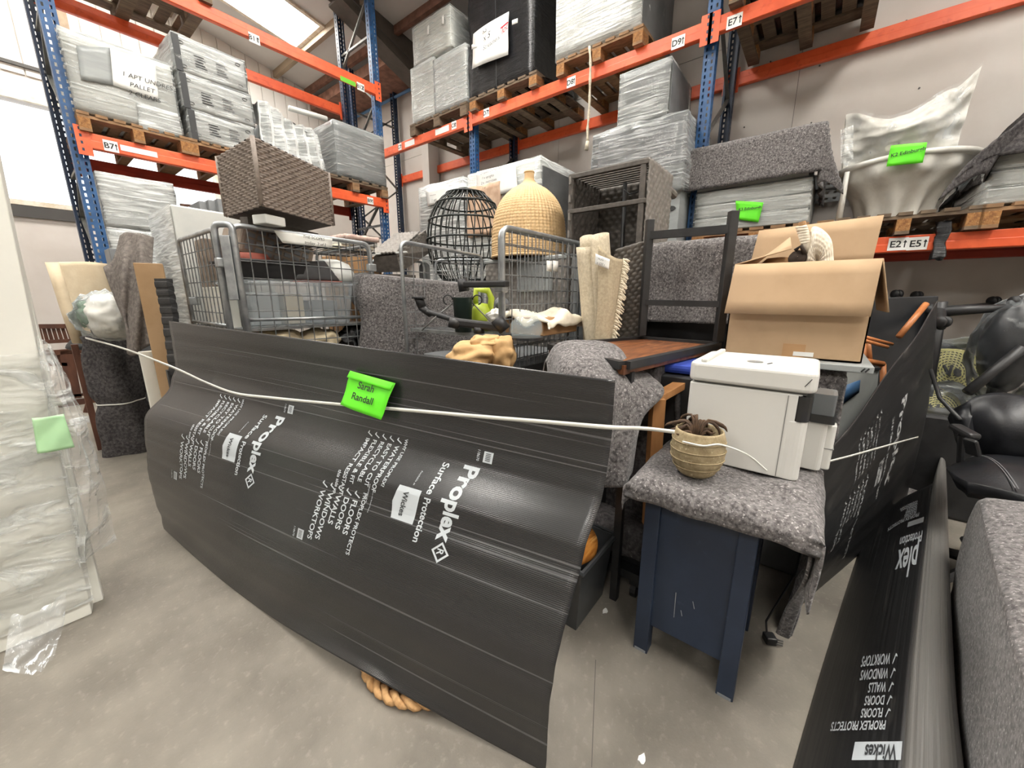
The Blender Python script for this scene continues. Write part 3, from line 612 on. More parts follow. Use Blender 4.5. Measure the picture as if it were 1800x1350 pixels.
g = thing('green_sign', PX(1595, 272, 4.0), 'green paper reading K2 Edinburgh on the wrapped round table', 'sign')
e2 = lambda px, py, x=3.985: PX(px, py, x)
green_sign(g, (e2(1566, 256), e2(1630, 250), e2(1622, 286), e2(1558, 293)), (-1, 0, 0), ['K2 Edinburgh'], 0.031, e2(1596, 268, 3.975), RY + UZ * 0.08, UZ)
for k in range(3):
    carton('flat_carton', (3.93, -1.6, ES + k * 0.1), (4.8, -0.74, ES + k * 0.1 + 0.095), ['lowest', 'middle one', 'uppermost'][k] + ' of the flat white cartons at the right edge of the shelf', film='film', group='flat cartons at the right edge', amp=0.004)
drape(4.44, -1.36, 0.38, 0.38, 2.56, (0.45, 0.03, 0.1, 0.55), m='blanket_dark', label='dark grey blanket hanging over the cartons at the top right edge', seed=61, flare=0.45, rip=0.06, n=40, rc=0.02)
carton('covered_carton', (4.1, -1.7, ES + 0.31), (4.8, -0.98, 2.55), 'carton under the dark blanket at the right edge', film=None, m='carton_side')
for k, y in enumerate((-2.35, -3.6)):  # added loads out of view that keep light from the space under the rack
    carton('black_wrapped_load', (3.92, y - 0.5, 0.15), (4.85, y + 0.5, 1.5), ['first', 'second'][k] + ' black wrapped load added out of view to shade the space under the rack', 'load', 'black_film', None); pallet('pallet_old', 'pallet_old', (4.4, y, 0), 1.05, 1.0, RP, ['first', 'second'][k] + ' floor pallet under an added black shading load out of view')
    carton('wrapped_carton', (3.92, y - 0.5, ES), (4.85, y + 0.5, 2.7), ['first', 'second'][k] + ' white carton added out of view on the low shelf to shade the bay', film=None); pallet('pallet_old', 'pallet_old', (4.4, y, 1.72), 1.05, 1.0, RP, ['first', 'second'][k] + ' shelf pallet under an added white shading carton out of view')
tg = thing('black_bag_scrap', PX(1655, 420, 3.9), 'scrap of black film hanging over the orange beam beside the label E5', 'film')
rounded_cloud(MB(), PX(1648, 455, 3.9) - V((0.0, 0.02, 0)), PX(1672, 392, 3.87) + V((0.06, 0.05, 0.02)), 8, 0.02, 14, taper=-0.4).build('crumpled_film', 'black_film', tg, smooth=True)
# ------------------------------------------------------------------ black fluted protection sheets
def sheet_mat(name, base, light, rough, dust=0.0):
    m = bpy.data.materials.new(name); m.use_nodes = True; nt = m.node_tree; N = nt.nodes; L = nt.links; b = N['Principled BSDF']
    tc = N.new('ShaderNodeTexCoord')
    def nt_(sc, st, det=5, coord='UV', dist=0.0):
        mp = N.new('ShaderNodeMapping'); mp.inputs['Scale'].default_value = st; L.new(tc.outputs[coord], mp.inputs[0])
        t = N.new('ShaderNodeTexNoise'); t.inputs['Scale'].default_value = sc; t.inputs['Detail'].default_value = det; t.inputs['Distortion'].default_value = dist; L.new(mp.outputs[0], t.inputs[0]); return t.outputs['Fac']
    def mr(f, a, b_, c, d):
        r = N.new('ShaderNodeMapRange'); r.inputs[1].default_value = a; r.inputs[2].default_value = b_; r.inputs[3].default_value = c; r.inputs[4].default_value = d; L.new(f, r.inputs[0]); return r.outputs[0]
    def mix(f, a, bcol):
        x = N.new('ShaderNodeMix'); x.data_type = 'RGBA'; L.new(f, x.inputs[0])
        if isinstance(a, tuple): x.inputs[6].default_value = a
        else: L.new(a, x.inputs[6])
        x.inputs[7].default_value = bcol; return x.outputs[2]
    c = mix(mr(nt_(1.0, (0.25, 75, 1), 1), 0.66, 0.70, 0, 0.75), (*lin(base), 1), (*lin(light), 1))          # flute creases
    if dust: c = mix(mr(nt_(3.5, (1, 2.2, 1), 9, dist=0.6), 0.60, 0.82, 0, 0.05 + dust), c, (*lin((128, 124, 118)), 1))   # dusty scuffs
    L.new(c, b.inputs['Base Color'])
    b.inputs['Roughness'].default_value = rough
    w = N.new('ShaderNodeTexWave'); w.wave_type = 'BANDS'; w.bands_direction = 'Y'; w.inputs['Scale'].default_value = 60; w.inputs['Distortion'].default_value = 0.0
    L.new(tc.outputs['UV'], w.inputs[0])
    bp = N.new('ShaderNodeBump'); bp.inputs['Strength'].default_value = 0.22; bp.inputs['Distance'].default_value = 0.0015; L.new(w.outputs['Fac'], bp.inputs['Height'])
    b2 = N.new('ShaderNodeBump'); b2.inputs['Strength'].default_value = 0.35; b2.inputs['Distance'].default_value = 0.010
    L.new(nt_(1.0, (0.35, 16, 1), 1.2), b2.inputs['Height']); L.new(bp.outputs[0], b2.inputs['Normal']); L.new(b2.outputs[0], b.inputs['Normal'])
    b.inputs['Specular IOR Level'].default_value = 0.8
    MATS[name] = m
sheet_mat('black_sheet', (38, 38, 39), (92, 92, 93), 0.27); sheet_mat('sheet_lit_grey', (104, 102, 99), (136, 134, 130), 0.34, 0.2); sheet_mat('black_sheet_dusty', (24, 24, 25), (40, 39, 37), 0.42, 0.25)  # grey copy paints the light on the curled sheet's upturned strip into the base
mat('sheet_print', (184, 190, 194), 0.5); mat('sheet_print_worn', (176, 178, 178), 0.6, (70, 70, 70), 30, lo=0.48, hi=0.6)
mat('print_dark', (50, 52, 54), 0.6)
def arc(pts, n=300):
    pts = [V(p) for p in pts]; q = [catmull(pts, i / n) for i in range(n + 1)]; c = [0.0]
    for i in range(n): c.append(c[-1] + (q[i + 1] - q[i]).length)
    def fn(v):
        t = min(max(v, 0), 1) * c[-1]; lo, hi = 0, n
        while hi - lo > 1:
            m = (lo + hi) // 2
            if c[m] <= t: lo = m
            else: hi = m
        return q[lo].lerp(q[hi], (t - c[lo]) / max(c[hi] - c[lo], 1e-9))
    fn.L = c[-1]; return fn
def sheet_obj(t, S, nu, nv, m, name='fluted_sheet', th=0.0035):
    o = MB().grid(S, nu, nv).build(name, m, t, smooth=True, solid=th); me = o.data; uv = me.uv_layers.new(name='UVMap')
    for lp in me.loops: i, j = divmod(lp.vertex_index, nv + 1); uv.data[lp.index].uv = (i / nu * 2.4, j / nv * 1.2)
    return o
def wrap_print(t, S, polys, m, name, W=2.4, H=1.2, cut=0.02, off=0.003, side=1):
    """flat print (a across, b down, in metres) laid onto the curved sheet S(u, v)"""
    bm = bmesh.new()
    for vs, fs in polys:
        bv = [bm.verts.new((a, b, 0)) for a, b in vs]
        for f in fs:
            try: bm.faces.new([bv[i] for i in f])
            except ValueError: pass
    if bm.verts:
        lo = min(v.co.y for v in bm.verts); hi = max(v.co.y for v in bm.verts); y = lo + cut
        while y < hi:
            bmesh.ops.bisect_plane(bm, geom=bm.verts[:] + bm.edges[:] + bm.faces[:], plane_co=(0, y, 0), plane_no=(0, 1, 0)); y += cut
    bm.verts.ensure_lookup_table(); mb = MB(); e = 0.004
    for v in bm.verts:
        u, w = v.co.x / W, v.co.y / H; p = S(u, w); n = (S(u + e, w) - S(u - e, w)).cross(S(u, w + e) - S(u, w - e)).normalized()
        mb.v.append(p + n * off * side)
    bm.verts.index_update(); mb.f = [tuple(v.index for v in f.verts) for f in bm.faces]; bm.free()
    return stuff(mb.build(name, m, t))
def down_text(s, a, b0, b1=None, size=None, bold=0.02, sx=1.0):
    """text running down the sheet: baseline at a, letters' tops towards +a"""
    vs, fs = text2d(s, 1.0, 0, bold); xs = [x for x, _ in vs]; k = size if size else (b1 - b0) / (max(xs) - min(xs)) / sx
    return [(a + y * k, b0 + (x - min(xs)) * k * sx) for x, y in vs], fs
def quad(a0, a1, b0, b1): return [(a0, b0), (a1, b0), (a1, b1), (a0, b1)], [(0, 1, 2, 3)]
def tick(a, b, s): return [(a + s * x, b + s * y) for x, y in ((0.35, 0), (0.15, 0.12), (0, 0.45), (0.9, 0.95), (1.0, 0.8), (0.28, 0.4))], [(0, 1, 2, 5), (2, 3, 4, 5)]
def print_block(o, lo=None):
    L1, L2 = [], []                                                  # light print, dark print on light boxes
    L1.append(down_text('Proplex', o + 0.0, 0.375, 0.635, bold=0.035))
    d = 0.034; c = (o + 0.028, 0.668)
    for k in (1.0,):
        ring = [(c[0] + d * x * q, c[1] + d * y * q) for q in (1.0, 0.72) for x, y in ((1, 0), (0, 1), (-1, 0), (0, -1))]
        L1.append((ring, [(0, 1, 5, 4), (1, 2, 6, 5), (2, 3, 7, 6), (3, 0, 4, 7)]))
    L1.append(down_text('R', c[0] - 0.012, c[1] - 0.011, size=0.035))
    L1.append(down_text('Surface Protection', o - 0.085, 0.385, 0.665, bold=0.02))
    L1.append(([(o - 0.2, 0.49), (o - 0.105, 0.49), (o - 0.105, 0.615), (o - 0.2, 0.615), (o - 0.212, 0.555)], [(0, 1, 2, 3, 4)]))
    L2.append(down_text('Wickes', o - 0.172, 0.505, 0.6, bold=0.02))
    L1.append(down_text('Available at', o - 0.15, 0.43, 0.48, bold=0))
    w = o - 0.275
    L1.append(down_text('WHY USE PROPLEX?', w, 0.335, 0.515))
    for k, s in enumerate(('WATERPROOF', 'EASY TO CUT', 'RECYCLABLE', 'FLEXIBLE & FIT', 'IMPACT RESISTANT')):
        a = w - 0.037 * (k + 1); L1.append(tick(a, 0.335, 0.026)); L1.append(down_text(s, a, 0.37, size=0.0265))
    for k, s in enumerate(('Made from 100% Recycled Material', 'www.proplex.co.uk')): L1.append(down_text(s, w - 0.03 - 0.022 * k, 0.53 - 0.012 * k, 0.625 - 0.03 * k, bold=0))
    L1.append(down_text('this side up', w - 0.215, 0.5, size=0.022)); L1.append(tick(w - 0.215, 0.645, 0.02))
    p = o - 0.345
    L1.append(down_text('PROPLEX PROTECTS', p, 0.56, 0.79))
    for k, s in enumerate(('FLOORS', 'DOORS', 'WALLS', 'WINDOWS', 'WORKTOPS')):
        a = p - 0.042 * (k + 1); L1.append(tick(a, 0.56, 0.03)); L1.append(down_text(s, a, 0.6, size=0.035))
    for a, b in ((o + 0.06, 0.33), (p - 0.27, 0.79)):
        L1.append(quad(a, a + 0.035, b - 0.02, b + 0.02)); L1.append(down_text('118670', a - 0.025, b - 0.02, b + 0.02, bold=0))
        for q in range(5): L2.append(quad(a + 0.008, a + 0.027, b - 0.014 + q * 0.006, b - 0.0115 + q * 0.006))
    return L1, L2
# main sheet: bulging screen across the front of the pile
LPf = arc([(.50, 2.77, 1.17), (.49, 2.77, .93), (.45, 2.77, .83), (.33, 2.77, .64), (.30, 2.77, .49), (.29, 2.77, .27), (.30, 2.77, .005)])
RPf = arc([(1.0, .42, 1.07), (1.0, .42, .90), (.96, .42, .74), (.87, .42, .61), (.78, .42, .45), (.71, .42, .31), (.69, .42, .12), (.685, .42, .005)])
def S1(u, v):
    a, b = LPf(v), RPf(v); w = u
    p = a.lerp(b, w); k = math.sin(math.pi * min(max(u, 0), 1))
    p.x += -0.06 * k * v ** 3 - (1 - 0.75 * u) * (0.022 * math.exp(-((v - 0.43) / 0.05) ** 2) - 0.014 * math.exp(-((v - 0.32) / 0.045) ** 2)) + 0.006 * nz(v * 9, u * 1.3, 2) + 0.004 * nz(v * 22, u * 0.8, 5)
    lift = math.exp(-((u - 0.72) / 0.16) ** 2) * max(0, (v - 0.8) / 0.2) ** 2; p.x -= 0.035 * lift; p.z += 0.07 * lift
    return p
t = thing('protection_sheet', (0.5, 1.6, 0), 'large black printed protection sheet bulging across the front, with a green name paper', 'sheet')
sheet_obj(t, S1, 90, 150, 'black_sheet')
for k, o in enumerate((0.93, 1.935)):
    a, b = print_block(o)
    wrap_print(t, S1, a, 'sheet_print', 'printed_lettering', side=-1 if (S1(.51, .5) - S1(.49, .5)).cross(S1(.5, .51) - S1(.5, .49)).x > 0 else 1)
    wrap_print(t, S1, b, 'print_dark', 'printed_box_lettering', off=0.0045, side=-1 if (S1(.51, .5) - S1(.49, .5)).cross(S1(.5, .51) - S1(.5, .49)).x > 0 else 1)
# green name paper
g = thing('green_sign', S1(0.62, 0.2) + V((-0.02, 0, 0)), 'green paper reading Sarah Randall taped to the main black sheet', 'sign')
gn = V((-0.95, -0.2, 0.1)).normalized()
G = [S1(0.573, 0.087) + gn * 0.012, S1(0.666, 0.103) + gn * 0.012, S1(0.654, 0.222) + gn * 0.05, S1(0.564, 0.201) + gn * 0.05]
sheetlet(g, 'paper_sheet', 'paper_green', G, gn, bow=0.006, k=10)
ux = (G[1] - G[0]).normalized(); uz = (G[0] - G[3]).normalized(); mb = MB(); c = (G[0] + G[1] + G[2] + G[3]) / 4
nn = ux.cross(uz).normalized()
put_text(mb, 'Sarah', c + uz * 0.028 + nn * 0.012, ux, uz, 0.038, center=True, bold=0.015); put_text(mb, 'Randall', c - uz * 0.018 + nn * 0.012, ux, uz, 0.038, center=True, bold=0.015)
mb.build('printed_name', 'ink', g)
fl_ = [G[0] + nn * 0.006, G[1] + nn * 0.006, G[1].lerp(G[2], 0.2) + nn * 0.015, G[0].lerp(G[3], 0.2) + nn * 0.012]
sheetlet(g, 'folded_top', 'paper_green', fl_, nn, k=3)
# white strap across everything, then round the pot and on to the second sheet
mat('strap_white', (232, 232, 224), 0.5)
def strap(name, pts, w, up, label, k=60):
    P = [V(p) for p in pts]; q = [catmull(P, i / k) for i in range(k + 1)]; mb = MB(); up = V(up)
    mb.grid(lambda u, v: catmull(P, u) + up * (v - 0.5) * w, k, 1)
    return tag(mb.build(name, 'strap_white', smooth=True, solid=0.0015), label, 'strap')
st = [PD(150, 594, 2.9), PD(215, 612, 2.6), PD(300, 644, 1.98)]
for u, vv in ((0.148, 0.242), (0.255, 0.257), (0.361, 0.243), (0.486, 0.222), (0.595, 0.201), (0.734, 0.173), (0.831, 0.154), (0.915, 0.136), (0.998, 0.118)): st.append(S1(u, vv) + V((-0.014, 0, 0)))
st += [PD(1130, 753, 1.22), PD(1186, 759, 1.2)]
strap('white_strap', st, 0.013, (0, 0, 1), 'long white plastic strap stretched across the main black sheet to the pot', 90)
# second sheet: dusty, standing on the right
c2 = []
top = [(1436, 818, 1.34), (1500, 742, 1.55), (1560, 655, 1.80), (1612, 588, 2.0), (1648, 528, 2.16)]
bot = [(1368, 1108), (1420, 1052), (1480, 1000), (1535, 952), (1584, 906)]
midr = [None, None, None, (1590, 720, 2.0), (1636, 700, 2.13)]
for k in range(5):
    T = PD(*top[k]); B = PZ(*bot[k], 0.004); M1 = T.lerp(B, 0.5) + V((-0.03, -0.02, 0))
    if k == 4: M1 = PD(1630, 720, 2.13)
    c2.append([T, M1, B])
S2 = loft(c2)
def S2c(u, v): return S2(min(max(u, 0), 1), min(max(v, 0), 1)) + V((0, 0.006 * nz(u * 4, v * 14, 3), 0))
t = thing('protection_sheet', PZ(1480, 1000), 'dusty black printed sheet standing on edge at the right, with a sloping top', 'sheet')
sheet_obj(t, S2c, 60, 80, 'black_sheet_dusty')
nside = -1 if (S2c(.52, .5) - S2c(.48, .5)).cross(S2c(.5, .52) - S2c(.5, .48)).dot(V((-1, -0.4, 0))) < 0 else 1
pp = [down_text('Proplex', 1.62, 0.30, 0.80, bold=0.035), down_text('Surface Protection', 1.47, 0.36, 0.84), quad(1.33, 1.43, 0.57, 0.72)]
for k, s in enumerate(('WHY USE PROPLEX?', 'WATERPROOF', 'EASY TO CUT', 'RECYCLABLE', 'FLEXIBLE & FIT', 'IMPACT RESISTANT')): pp.append(down_text(s, 1.16 - 0.07 * k, 0.25 + 0.0 * k, 0.5)); pp.append(tick(1.16 - 0.07 * k, 0.2, 0.04))
for k, s in enumerate(('PROPLEX PROTECTS', 'FLOORS', 'DOORS', 'WALLS', 'WINDOWS', 'WORKTOPS')): pp.append(down_text(s, 1.1 - 0.075 * k, 0.6, size=0.055)); pp.append(tick(1.1 - 0.075 * k, 0.56, 0.035))
wrap_print(t, S2c, pp, 'sheet_print_worn', 'printed_lettering', cut=0.05, side=nside)
wrap_print(t, S2c, [down_text('Wickes', 1.355, 0.58, 0.71)], 'print_dark', 'printed_box_lettering', cut=0.05, side=nside, off=0.005)
q = [PD(1442, 815, 1.28), PD(1500, 800, 1.47), PD(1560, 783, 1.67), PD(1614, 768, 2.02)]
strap('white_strap', q, 0.008, (0, 0, 1), 'short white strap tying back the dusty black sheet on the right', 40)
# third sheet: curled over on the floor at the right edge
A = [PZ(1330, 1600, 0), PZ(1395, 1350, 0.003), PZ(1450, 1160, 0.003), PZ(1505, 985, 0.003), PZ(1525, 930, 0.003)]
Bm = [PZ(1430, 1600, 0.13), PZ(1480, 1350, 0.15), PZ(1525, 1140, 0.17), PZ(1572, 930, 0.18), PZ(1582, 880, 0.18)]
C = [PZ(1560, 1600, 0.2), PZ(1586, 1350, 0.24), PZ(1605, 1130, 0.28), PZ(1632, 905, 0.32), PZ(1640, 850, 0.33)]
Cc = [PZ(1640, 1600, 0.22), PZ(1640, 1350, 0.26), PZ(1640, 1110, 0.3), PZ(1648, 850, 0.35), PZ(1650, 815, 0.36)]
Dd = [PZ(1725, 1600, 0.2), PZ(1692, 1350, 0.24), PZ(1672, 1110, 0.28), PZ(1662, 822, 0.34), PZ(1660, 792, 0.36)]
E_ = [p + V((0.02, -0.03, -0.2)) for p in Dd]
rows = list(zip(A, Bm, C, Cc, Dd, E_))
t = thing('protection_sheet', PZ(1500, 1200), 'black printed sheet curled over on the floor at the right edge', 'sheet')
lo3 = [loft([[r[0], r[1], r[2]] for r in rows]), loft([[r[2], r[3], r[4], r[5]] for r in rows])]
sheet_obj(t, lambda u, v: lo3[0](u, v), 50, 24, 'black_sheet_dusty'); sheet_obj(t, lambda u, v: lo3[1](u, v), 50, 14, 'sheet_lit_grey', 'curled_top_strip')  # upturned strip, coloured lighter to stand for light falling on it
S3 = lo3[0]
def up_text(s, b, a0, a1=None, size=None):
    """print running across the curl, upside down to the viewer: u = length, v = across"""
    vs, fs = text2d(s, 1.0, 0, 0.02); xs = [x for x, _ in vs]; k = size or (a1 - a0) / (max(xs) - min(xs))
    return [(b - y * k, a0 - (x - min(xs)) * k) for x, y in vs], fs
P3 = []
for k, s in enumerate(('PROPLEX PROTECTS', 'FLOORS', 'DOORS', 'WALLS', 'WINDOWS', 'WORKTOPS')): P3.append(up_text(s, 0.83 + 0.066 * k, 0.95 if k else 1.0, size=0.068)); P3 += [([(0.83 + 0.066 * k - 0.05 * x, 1.04 - 0.06 * y) for x, y in ((0.35, 0), (0.15, 0.12), (0, 0.45), (0.9, 0.95), (1.0, 0.8), (0.28, 0.4))], [(0, 1, 2, 5), (2, 3, 4, 5)])] if k else []
P3 += [up_text('tection', 0.585, 1.12, size=0.13), up_text('plex', 1.6, 1.12, size=0.2), up_text('Protection', 1.68, 1.15, size=0.09)]
for k, s in enumerate(('PROPLEX PROTECTS', 'FLOORS', 'DOORS', 'WALLS', 'WINDOWS', 'WORKTOPS')): P3.append(up_text(s, 1.86 + 0.05 * k, 0.98 if k else 1.04, size=0.06))
P3.append(quad(1.745, 1.79, 0.86, 1.14)); P3.append(quad(0.63, 0.72, 0.7, 1.19))
n3 = 1 if (S3(.52, .5) - S3(.48, .5)).cross(S3(.5, .52) - S3(.5, .48)).z > 0 else -1
def keep(P): return [(vs, fs) for vs, fs in P]
def S3c(u, v): return S3(min(max(u, 0), 1), min(max(v, 0.0), 1.0))
P3 = [([(a, min(b, 1.19)) for a, b in vs], fs) for vs, fs in P3]
wrap_print(t, S3c, P3, 'sheet_print', 'printed_lettering', cut=0.03, side=n3); wrap_print(t, S3c, [up_text('Wickes', 0.7, 1.15, size=0.105)], 'print_dark', 'printed_box_lettering', cut=0.03, side=n3, off=0.005)
# ------------------------------------------------------------------ left foreground: wrapped white boards
mat('white_board', (222, 221, 212), 0.45, (214, 213, 204), 2)
film_mat('drape_film', tint=(225, 228, 226), base=0.1, peak=0.85, sc=6, stretch=(0.9, 1, 2.6), bump=1.0, lo=0.48, hi=0.75, rough=0.1, bdist=0.03)
mat('pale_green_paper', (176, 220, 170), 0.6, (190, 228, 184), 6)
B0, T0 = V((-0.03, 2.22, 0)), V((0.065, 2.53, 2.05))
ex, ey = V((-1.25, 0.04, 0)), V((0.01, 0.07, 0))
t = thing('white_board_stack', (-0.6, 2.25, 0), 'tall white board leaning at the left edge, wrapped in loose clear film', 'board')
MB().hexa([B0, B0 + ex, B0 + ex + ey, B0 + ey], [T0, T0 + ex, T0 + ex + ey, T0 + ey]).build('board', 'white_board', t, bevel=0.004)
MB().hexa([B0 + ey * 1.05 + V((0.03, 0, 0)), B0 + ex + ey * 1.05, B0 + ex + ey * 1.6, B0 + ey * 1.6 + V((0.03, 0, 0))], [T0 + ey * 1.05 + V((-0.02, 0, -0.08)), T0 + ex + ey * 1.05, T0 + ex + ey * 1.6, T0 + ey * 1.6 + V((-0.02, 0, -0.08))]).build('rear_board', 'white_board', t, bevel=0.004)
def boardp(a, b, o=0.0): return B0.lerp(T0, b) + ex * a + V((0, -o, 0))
MB().grid(lambda u, v: boardp(0.95 * u - 0.01, 0.03 + 0.5 * v, 0.012 + 0.012 * abs(nz(u * 9, v * 9, 1)) + 0.004 * math.sin(40 * v + 5 * u)), 50, 50).build('clear_film', 'drape_film', t, smooth=True)
tail = loft([[PY(66, 590, 2.34), PY(80, 700, 2.27), PY(118, 850, 2.23), PY(140, 1000, 2.22)],
             [PY(80, 600, 2.36), PY(112, 690, 2.28), PY(150, 830, 2.18), PY(150, 985, 2.17)],
             [PY(92, 615, 2.4), PY(135, 700, 2.32), PY(178, 830, 2.28), PY(206, 950, 2.3)]])
MB().grid(lambda u, v: tail(u, v) + V((0.012 * nz(u * 8, v * 8, 1), 0.05 * nz(u * 5, v * 6, 3), 0)), 24, 40).build('film_tail', 'drape_film', t, smooth=True)
tail2 = loft([[PY(20, 1085, 2.2), PY(10, 1150, 2.1), PZ(5, 1180, 0.005)], [PY(70, 1075, 2.18), PY(65, 1140, 2.08), PZ(55, 1188, 0.005)], [PY(118, 1040, 2.18), PY(112, 1100, 2.12), PZ(92, 1165, 0.005)]])
MB().grid(lambda u, v: tail2(u, v) + V((0.0, 0.02 * nz(u * 6, v * 6), 0.006 + 0.006 * nz(u * 9, v * 9))), 24, 20).build('film_foot', 'bag_film', t, smooth=True)
gp = [PY(56, 735, 2.2), PY(112, 728, 2.2), PY(131, 786, 2.2), PY(66, 797, 2.2)]
sheetlet(t, 'green_note', 'pale_green_paper', gp, (0, -1, 0), bow=0.01, k=12)
# slatted folding tables leaning at the back wall
mat('teak', (104, 66, 48), 0.6, (82, 50, 38), 8, stretch=(1, 1, 0.3))
t = thing('slatted_table', (0.1, 7.0, 0), 'reddish brown slatted folding table standing by the back wall', 'table')
q = lambda px, py, y=7.0: PY(px, py, y)
def tbar(a, b, w=0.05, y=7.0, n='rail', d=0.04): MB().bar(q(*a, y), q(*b, y), d, w, up=(0, 0, 1) if abs(a[0] - b[0]) > abs(a[1] - b[1]) else (1, 0, 0)).build(n, 'teak', t)
tbar((54, 574), (130, 573), 0.05); tbar((62, 602), (138, 598), 0.04); tbar((62, 622), (150, 616), 0.06); tbar((82, 640), (118, 640), 0.04)
for k in range(9): tbar((60 + k * 8.3, 576), (66 + k * 8.6, 600), 0.03, 7.03, 'slat', 0.02)
for k in range(7): tbar((78 + k * 6, 620), (80 + k * 6.2, 640), 0.025, 7.03, 'slat', 0.02)
tbar((116, 616), (132, 700), 0.11, n='leg'); tbar((148, 622), (166, 700), 0.1, n='leg'); tbar((74, 622), (84, 705), 0.06, n='leg')
tbar((92, 712), (192, 700), 0.07, n='foot_rail'); tbar((95, 698), (186, 690), 0.03, n='stretcher')
t = thing('folding_chair', q(165, 640, 6.2), 'dark folded chair between the slatted table and the dark bundle', 'chair')
MB().lathe(PY(162, 612, 6.1), [(0.001, 0), (0.17, 0.0), (0.19, 0.02), (0.18, 0.05), (0.14, 0.1)], 20).build('seat', 'dark_clip', t, smooth=True)
for a, b in (((145, 622), (178, 720)), ((178, 622), (150, 725)), ((160, 630), (190, 722))): MB().bar(PY(*a, 6.1), PY(*b, 6.1), 0.035, 0.035).build('leg', 'teak', t)
# cream upholstered back
mat('cream_fabric', (222, 205, 176), 0.85, (212, 193, 162), 8, bump=0.1, bs=60)
t = thing('headboard', PY(140, 600, 5.2), 'cream upholstered panel with a rolled left edge, below the blue post', 'headboard')
hb = loft([[PY(90, 462, 4.6), PY(118, 540, 4.62), PY(140, 602, 4.66)], [PY(140, 460, 4.75), PY(160, 535, 4.75), PY(170, 606, 4.75)], [PY(195, 465, 4.85), PY(205, 530, 4.85), PY(208, 600, 4.85)]])
MB().grid(lambda u, v: hb(u, v), 24, 24).build('padded_panel', 'cream_fabric', t, smooth=True, solid=0.09)
MB().tube([PY(91, 461, 4.55), PY(104, 500, 4.56), PY(118, 545, 4.58), PY(138, 602, 4.62)], 0.035, 12).build('rolled_edge', 'cream_fabric', t, smooth=True)
for k, (px, py) in enumerate(((132, 612), (200, 610))): p = PY(px, py, 4.75); MB().bar((p.x, p.y, 0), (p.x, p.y, p.z + 0.03), 0.04, 0.04).build('leg', 'teak', t)
# dark blanket bundle standing on the floor
C0 = PZ(234, 790); C0.z = 0
def bundle(u, v):
    a = u * 2 * math.pi; z = 1.04 * v; pinch = 1 - 0.16 * math.exp(-((v - 0.42) / 0.05) ** 2) - 0.1 * math.exp(-((v - 0.9) / 0.06) ** 2)
    r = (0.132 + 0.025 * (1 - v) ** 3 + 0.02 * math.sin(a * 4 + 3 * v) + 0.02 * nz(u * 7, v * 5)) * pinch
    if v > 0.97: r *= 0.5
    return C0 + V((r * math.cos(a) * 1.1, r * math.sin(a), z))
t = thing('blanket_bundle', C0, 'tall bundle in a dark speckled blanket tied with white cord', 'bundle')
MB().grid(bundle, 48, 40).build('blanket_wrap', 'blanket_dark', t, smooth=True)
MB().tube([bundle(i / 40, 0.42) + (bundle(i / 40, 0.42) - C0 - V((0, 0, 0.437))).normalized() * 0.004 for i in range(40)], 0.005, 6, closed=True).build('cord', 'strap_white', t)
pc = PD(202, 556, 2.92)
t = thing('pillow_bundle', pc - V((0, 0, 0.12)), 'white padded bundle in clear film lying on top of the dark blanket bundle', 'cushion')
def blob(c, r, amp, ns=3.0, n=20):
    bm = bmesh.new(); bmesh.ops.create_icosphere(bm, subdivisions=4, radius=1); idx = {v: i for i, v in enumerate(bm.verts)}; vs = []
    for v in bm.verts: vs.append(V(c) + V((v.co.x * r[0], v.co.y * r[1], v.co.z * r[2])) * (1 + amp * noise.noise(v.co * ns + V(c))))
    m = MB().add(vs, [tuple(idx[v] for v in f.verts) for f in bm.faces]); bm.free(); return m
blob(pc, (0.17, 0.15, 0.16), 0.25).build('padding', 'white_plastic_cloth', t, smooth=True)
blob(pc + V((-0.03, -0.02, 0.0)), (0.19, 0.17, 0.18), 0.22, 4).build('clear_film', 'bag_film', t, smooth=True)
mat('sage_cloth', (120, 142, 122), 0.85, (100, 122, 104), 10)
blob(pc + V((-0.14, 0.02, 0.02)), (0.05, 0.07, 0.09), 0.3).build('green_padding', 'sage_cloth', t, smooth=True)
# brown-grey blanket hung over the goods behind
hg = loft([[PD(212, 415, 2.95), PD(205, 440, 2.85), PD(196, 460, 2.8), PD(182, 470, 2.78)],
           [PD(222, 409, 2.9), PD(215, 470, 2.75), PD(214, 540, 2.7), PD(226, 585, 2.68)],
           [PD(236, 410, 2.88), PD(236, 480, 2.78), PD(228, 560, 2.68), PD(226, 622, 2.64)],
           [PD(252, 412, 2.9), PD(250, 480, 2.74), PD(246, 560, 2.66), PD(244, 620, 2.64)],
           [PD(270, 418, 2.95), PD(266, 480, 2.8), PD(262, 560, 2.72), PD(262, 605, 2.68)]])
tag(MB().grid(lambda u, v: hg(u, v) + V((0.0, 0.03 * math.sin(u * 17) * v, 0)), 40, 40).build('blanket', 'blanket_brown', smooth=True, solid=0.01), 'brown grey blanket hanging in folds left of the tall cardboard box', 'blanket')
t = carton('shrouded_carton', PD(228, 700, 3.15) * V((1, 1, 0)) + V((0.08, 0.05, 0)), PD(228, 700, 3.15) * V((1, 1, 0)) + V((0.25, 0.3, 1.68)), 'tall carton beneath the brown grey hanging blanket', m='carton_side', film=None)
mat('tall_card', (168, 138, 104), 0.85, (156, 126, 92), 4, bump=0.06, bs=24)
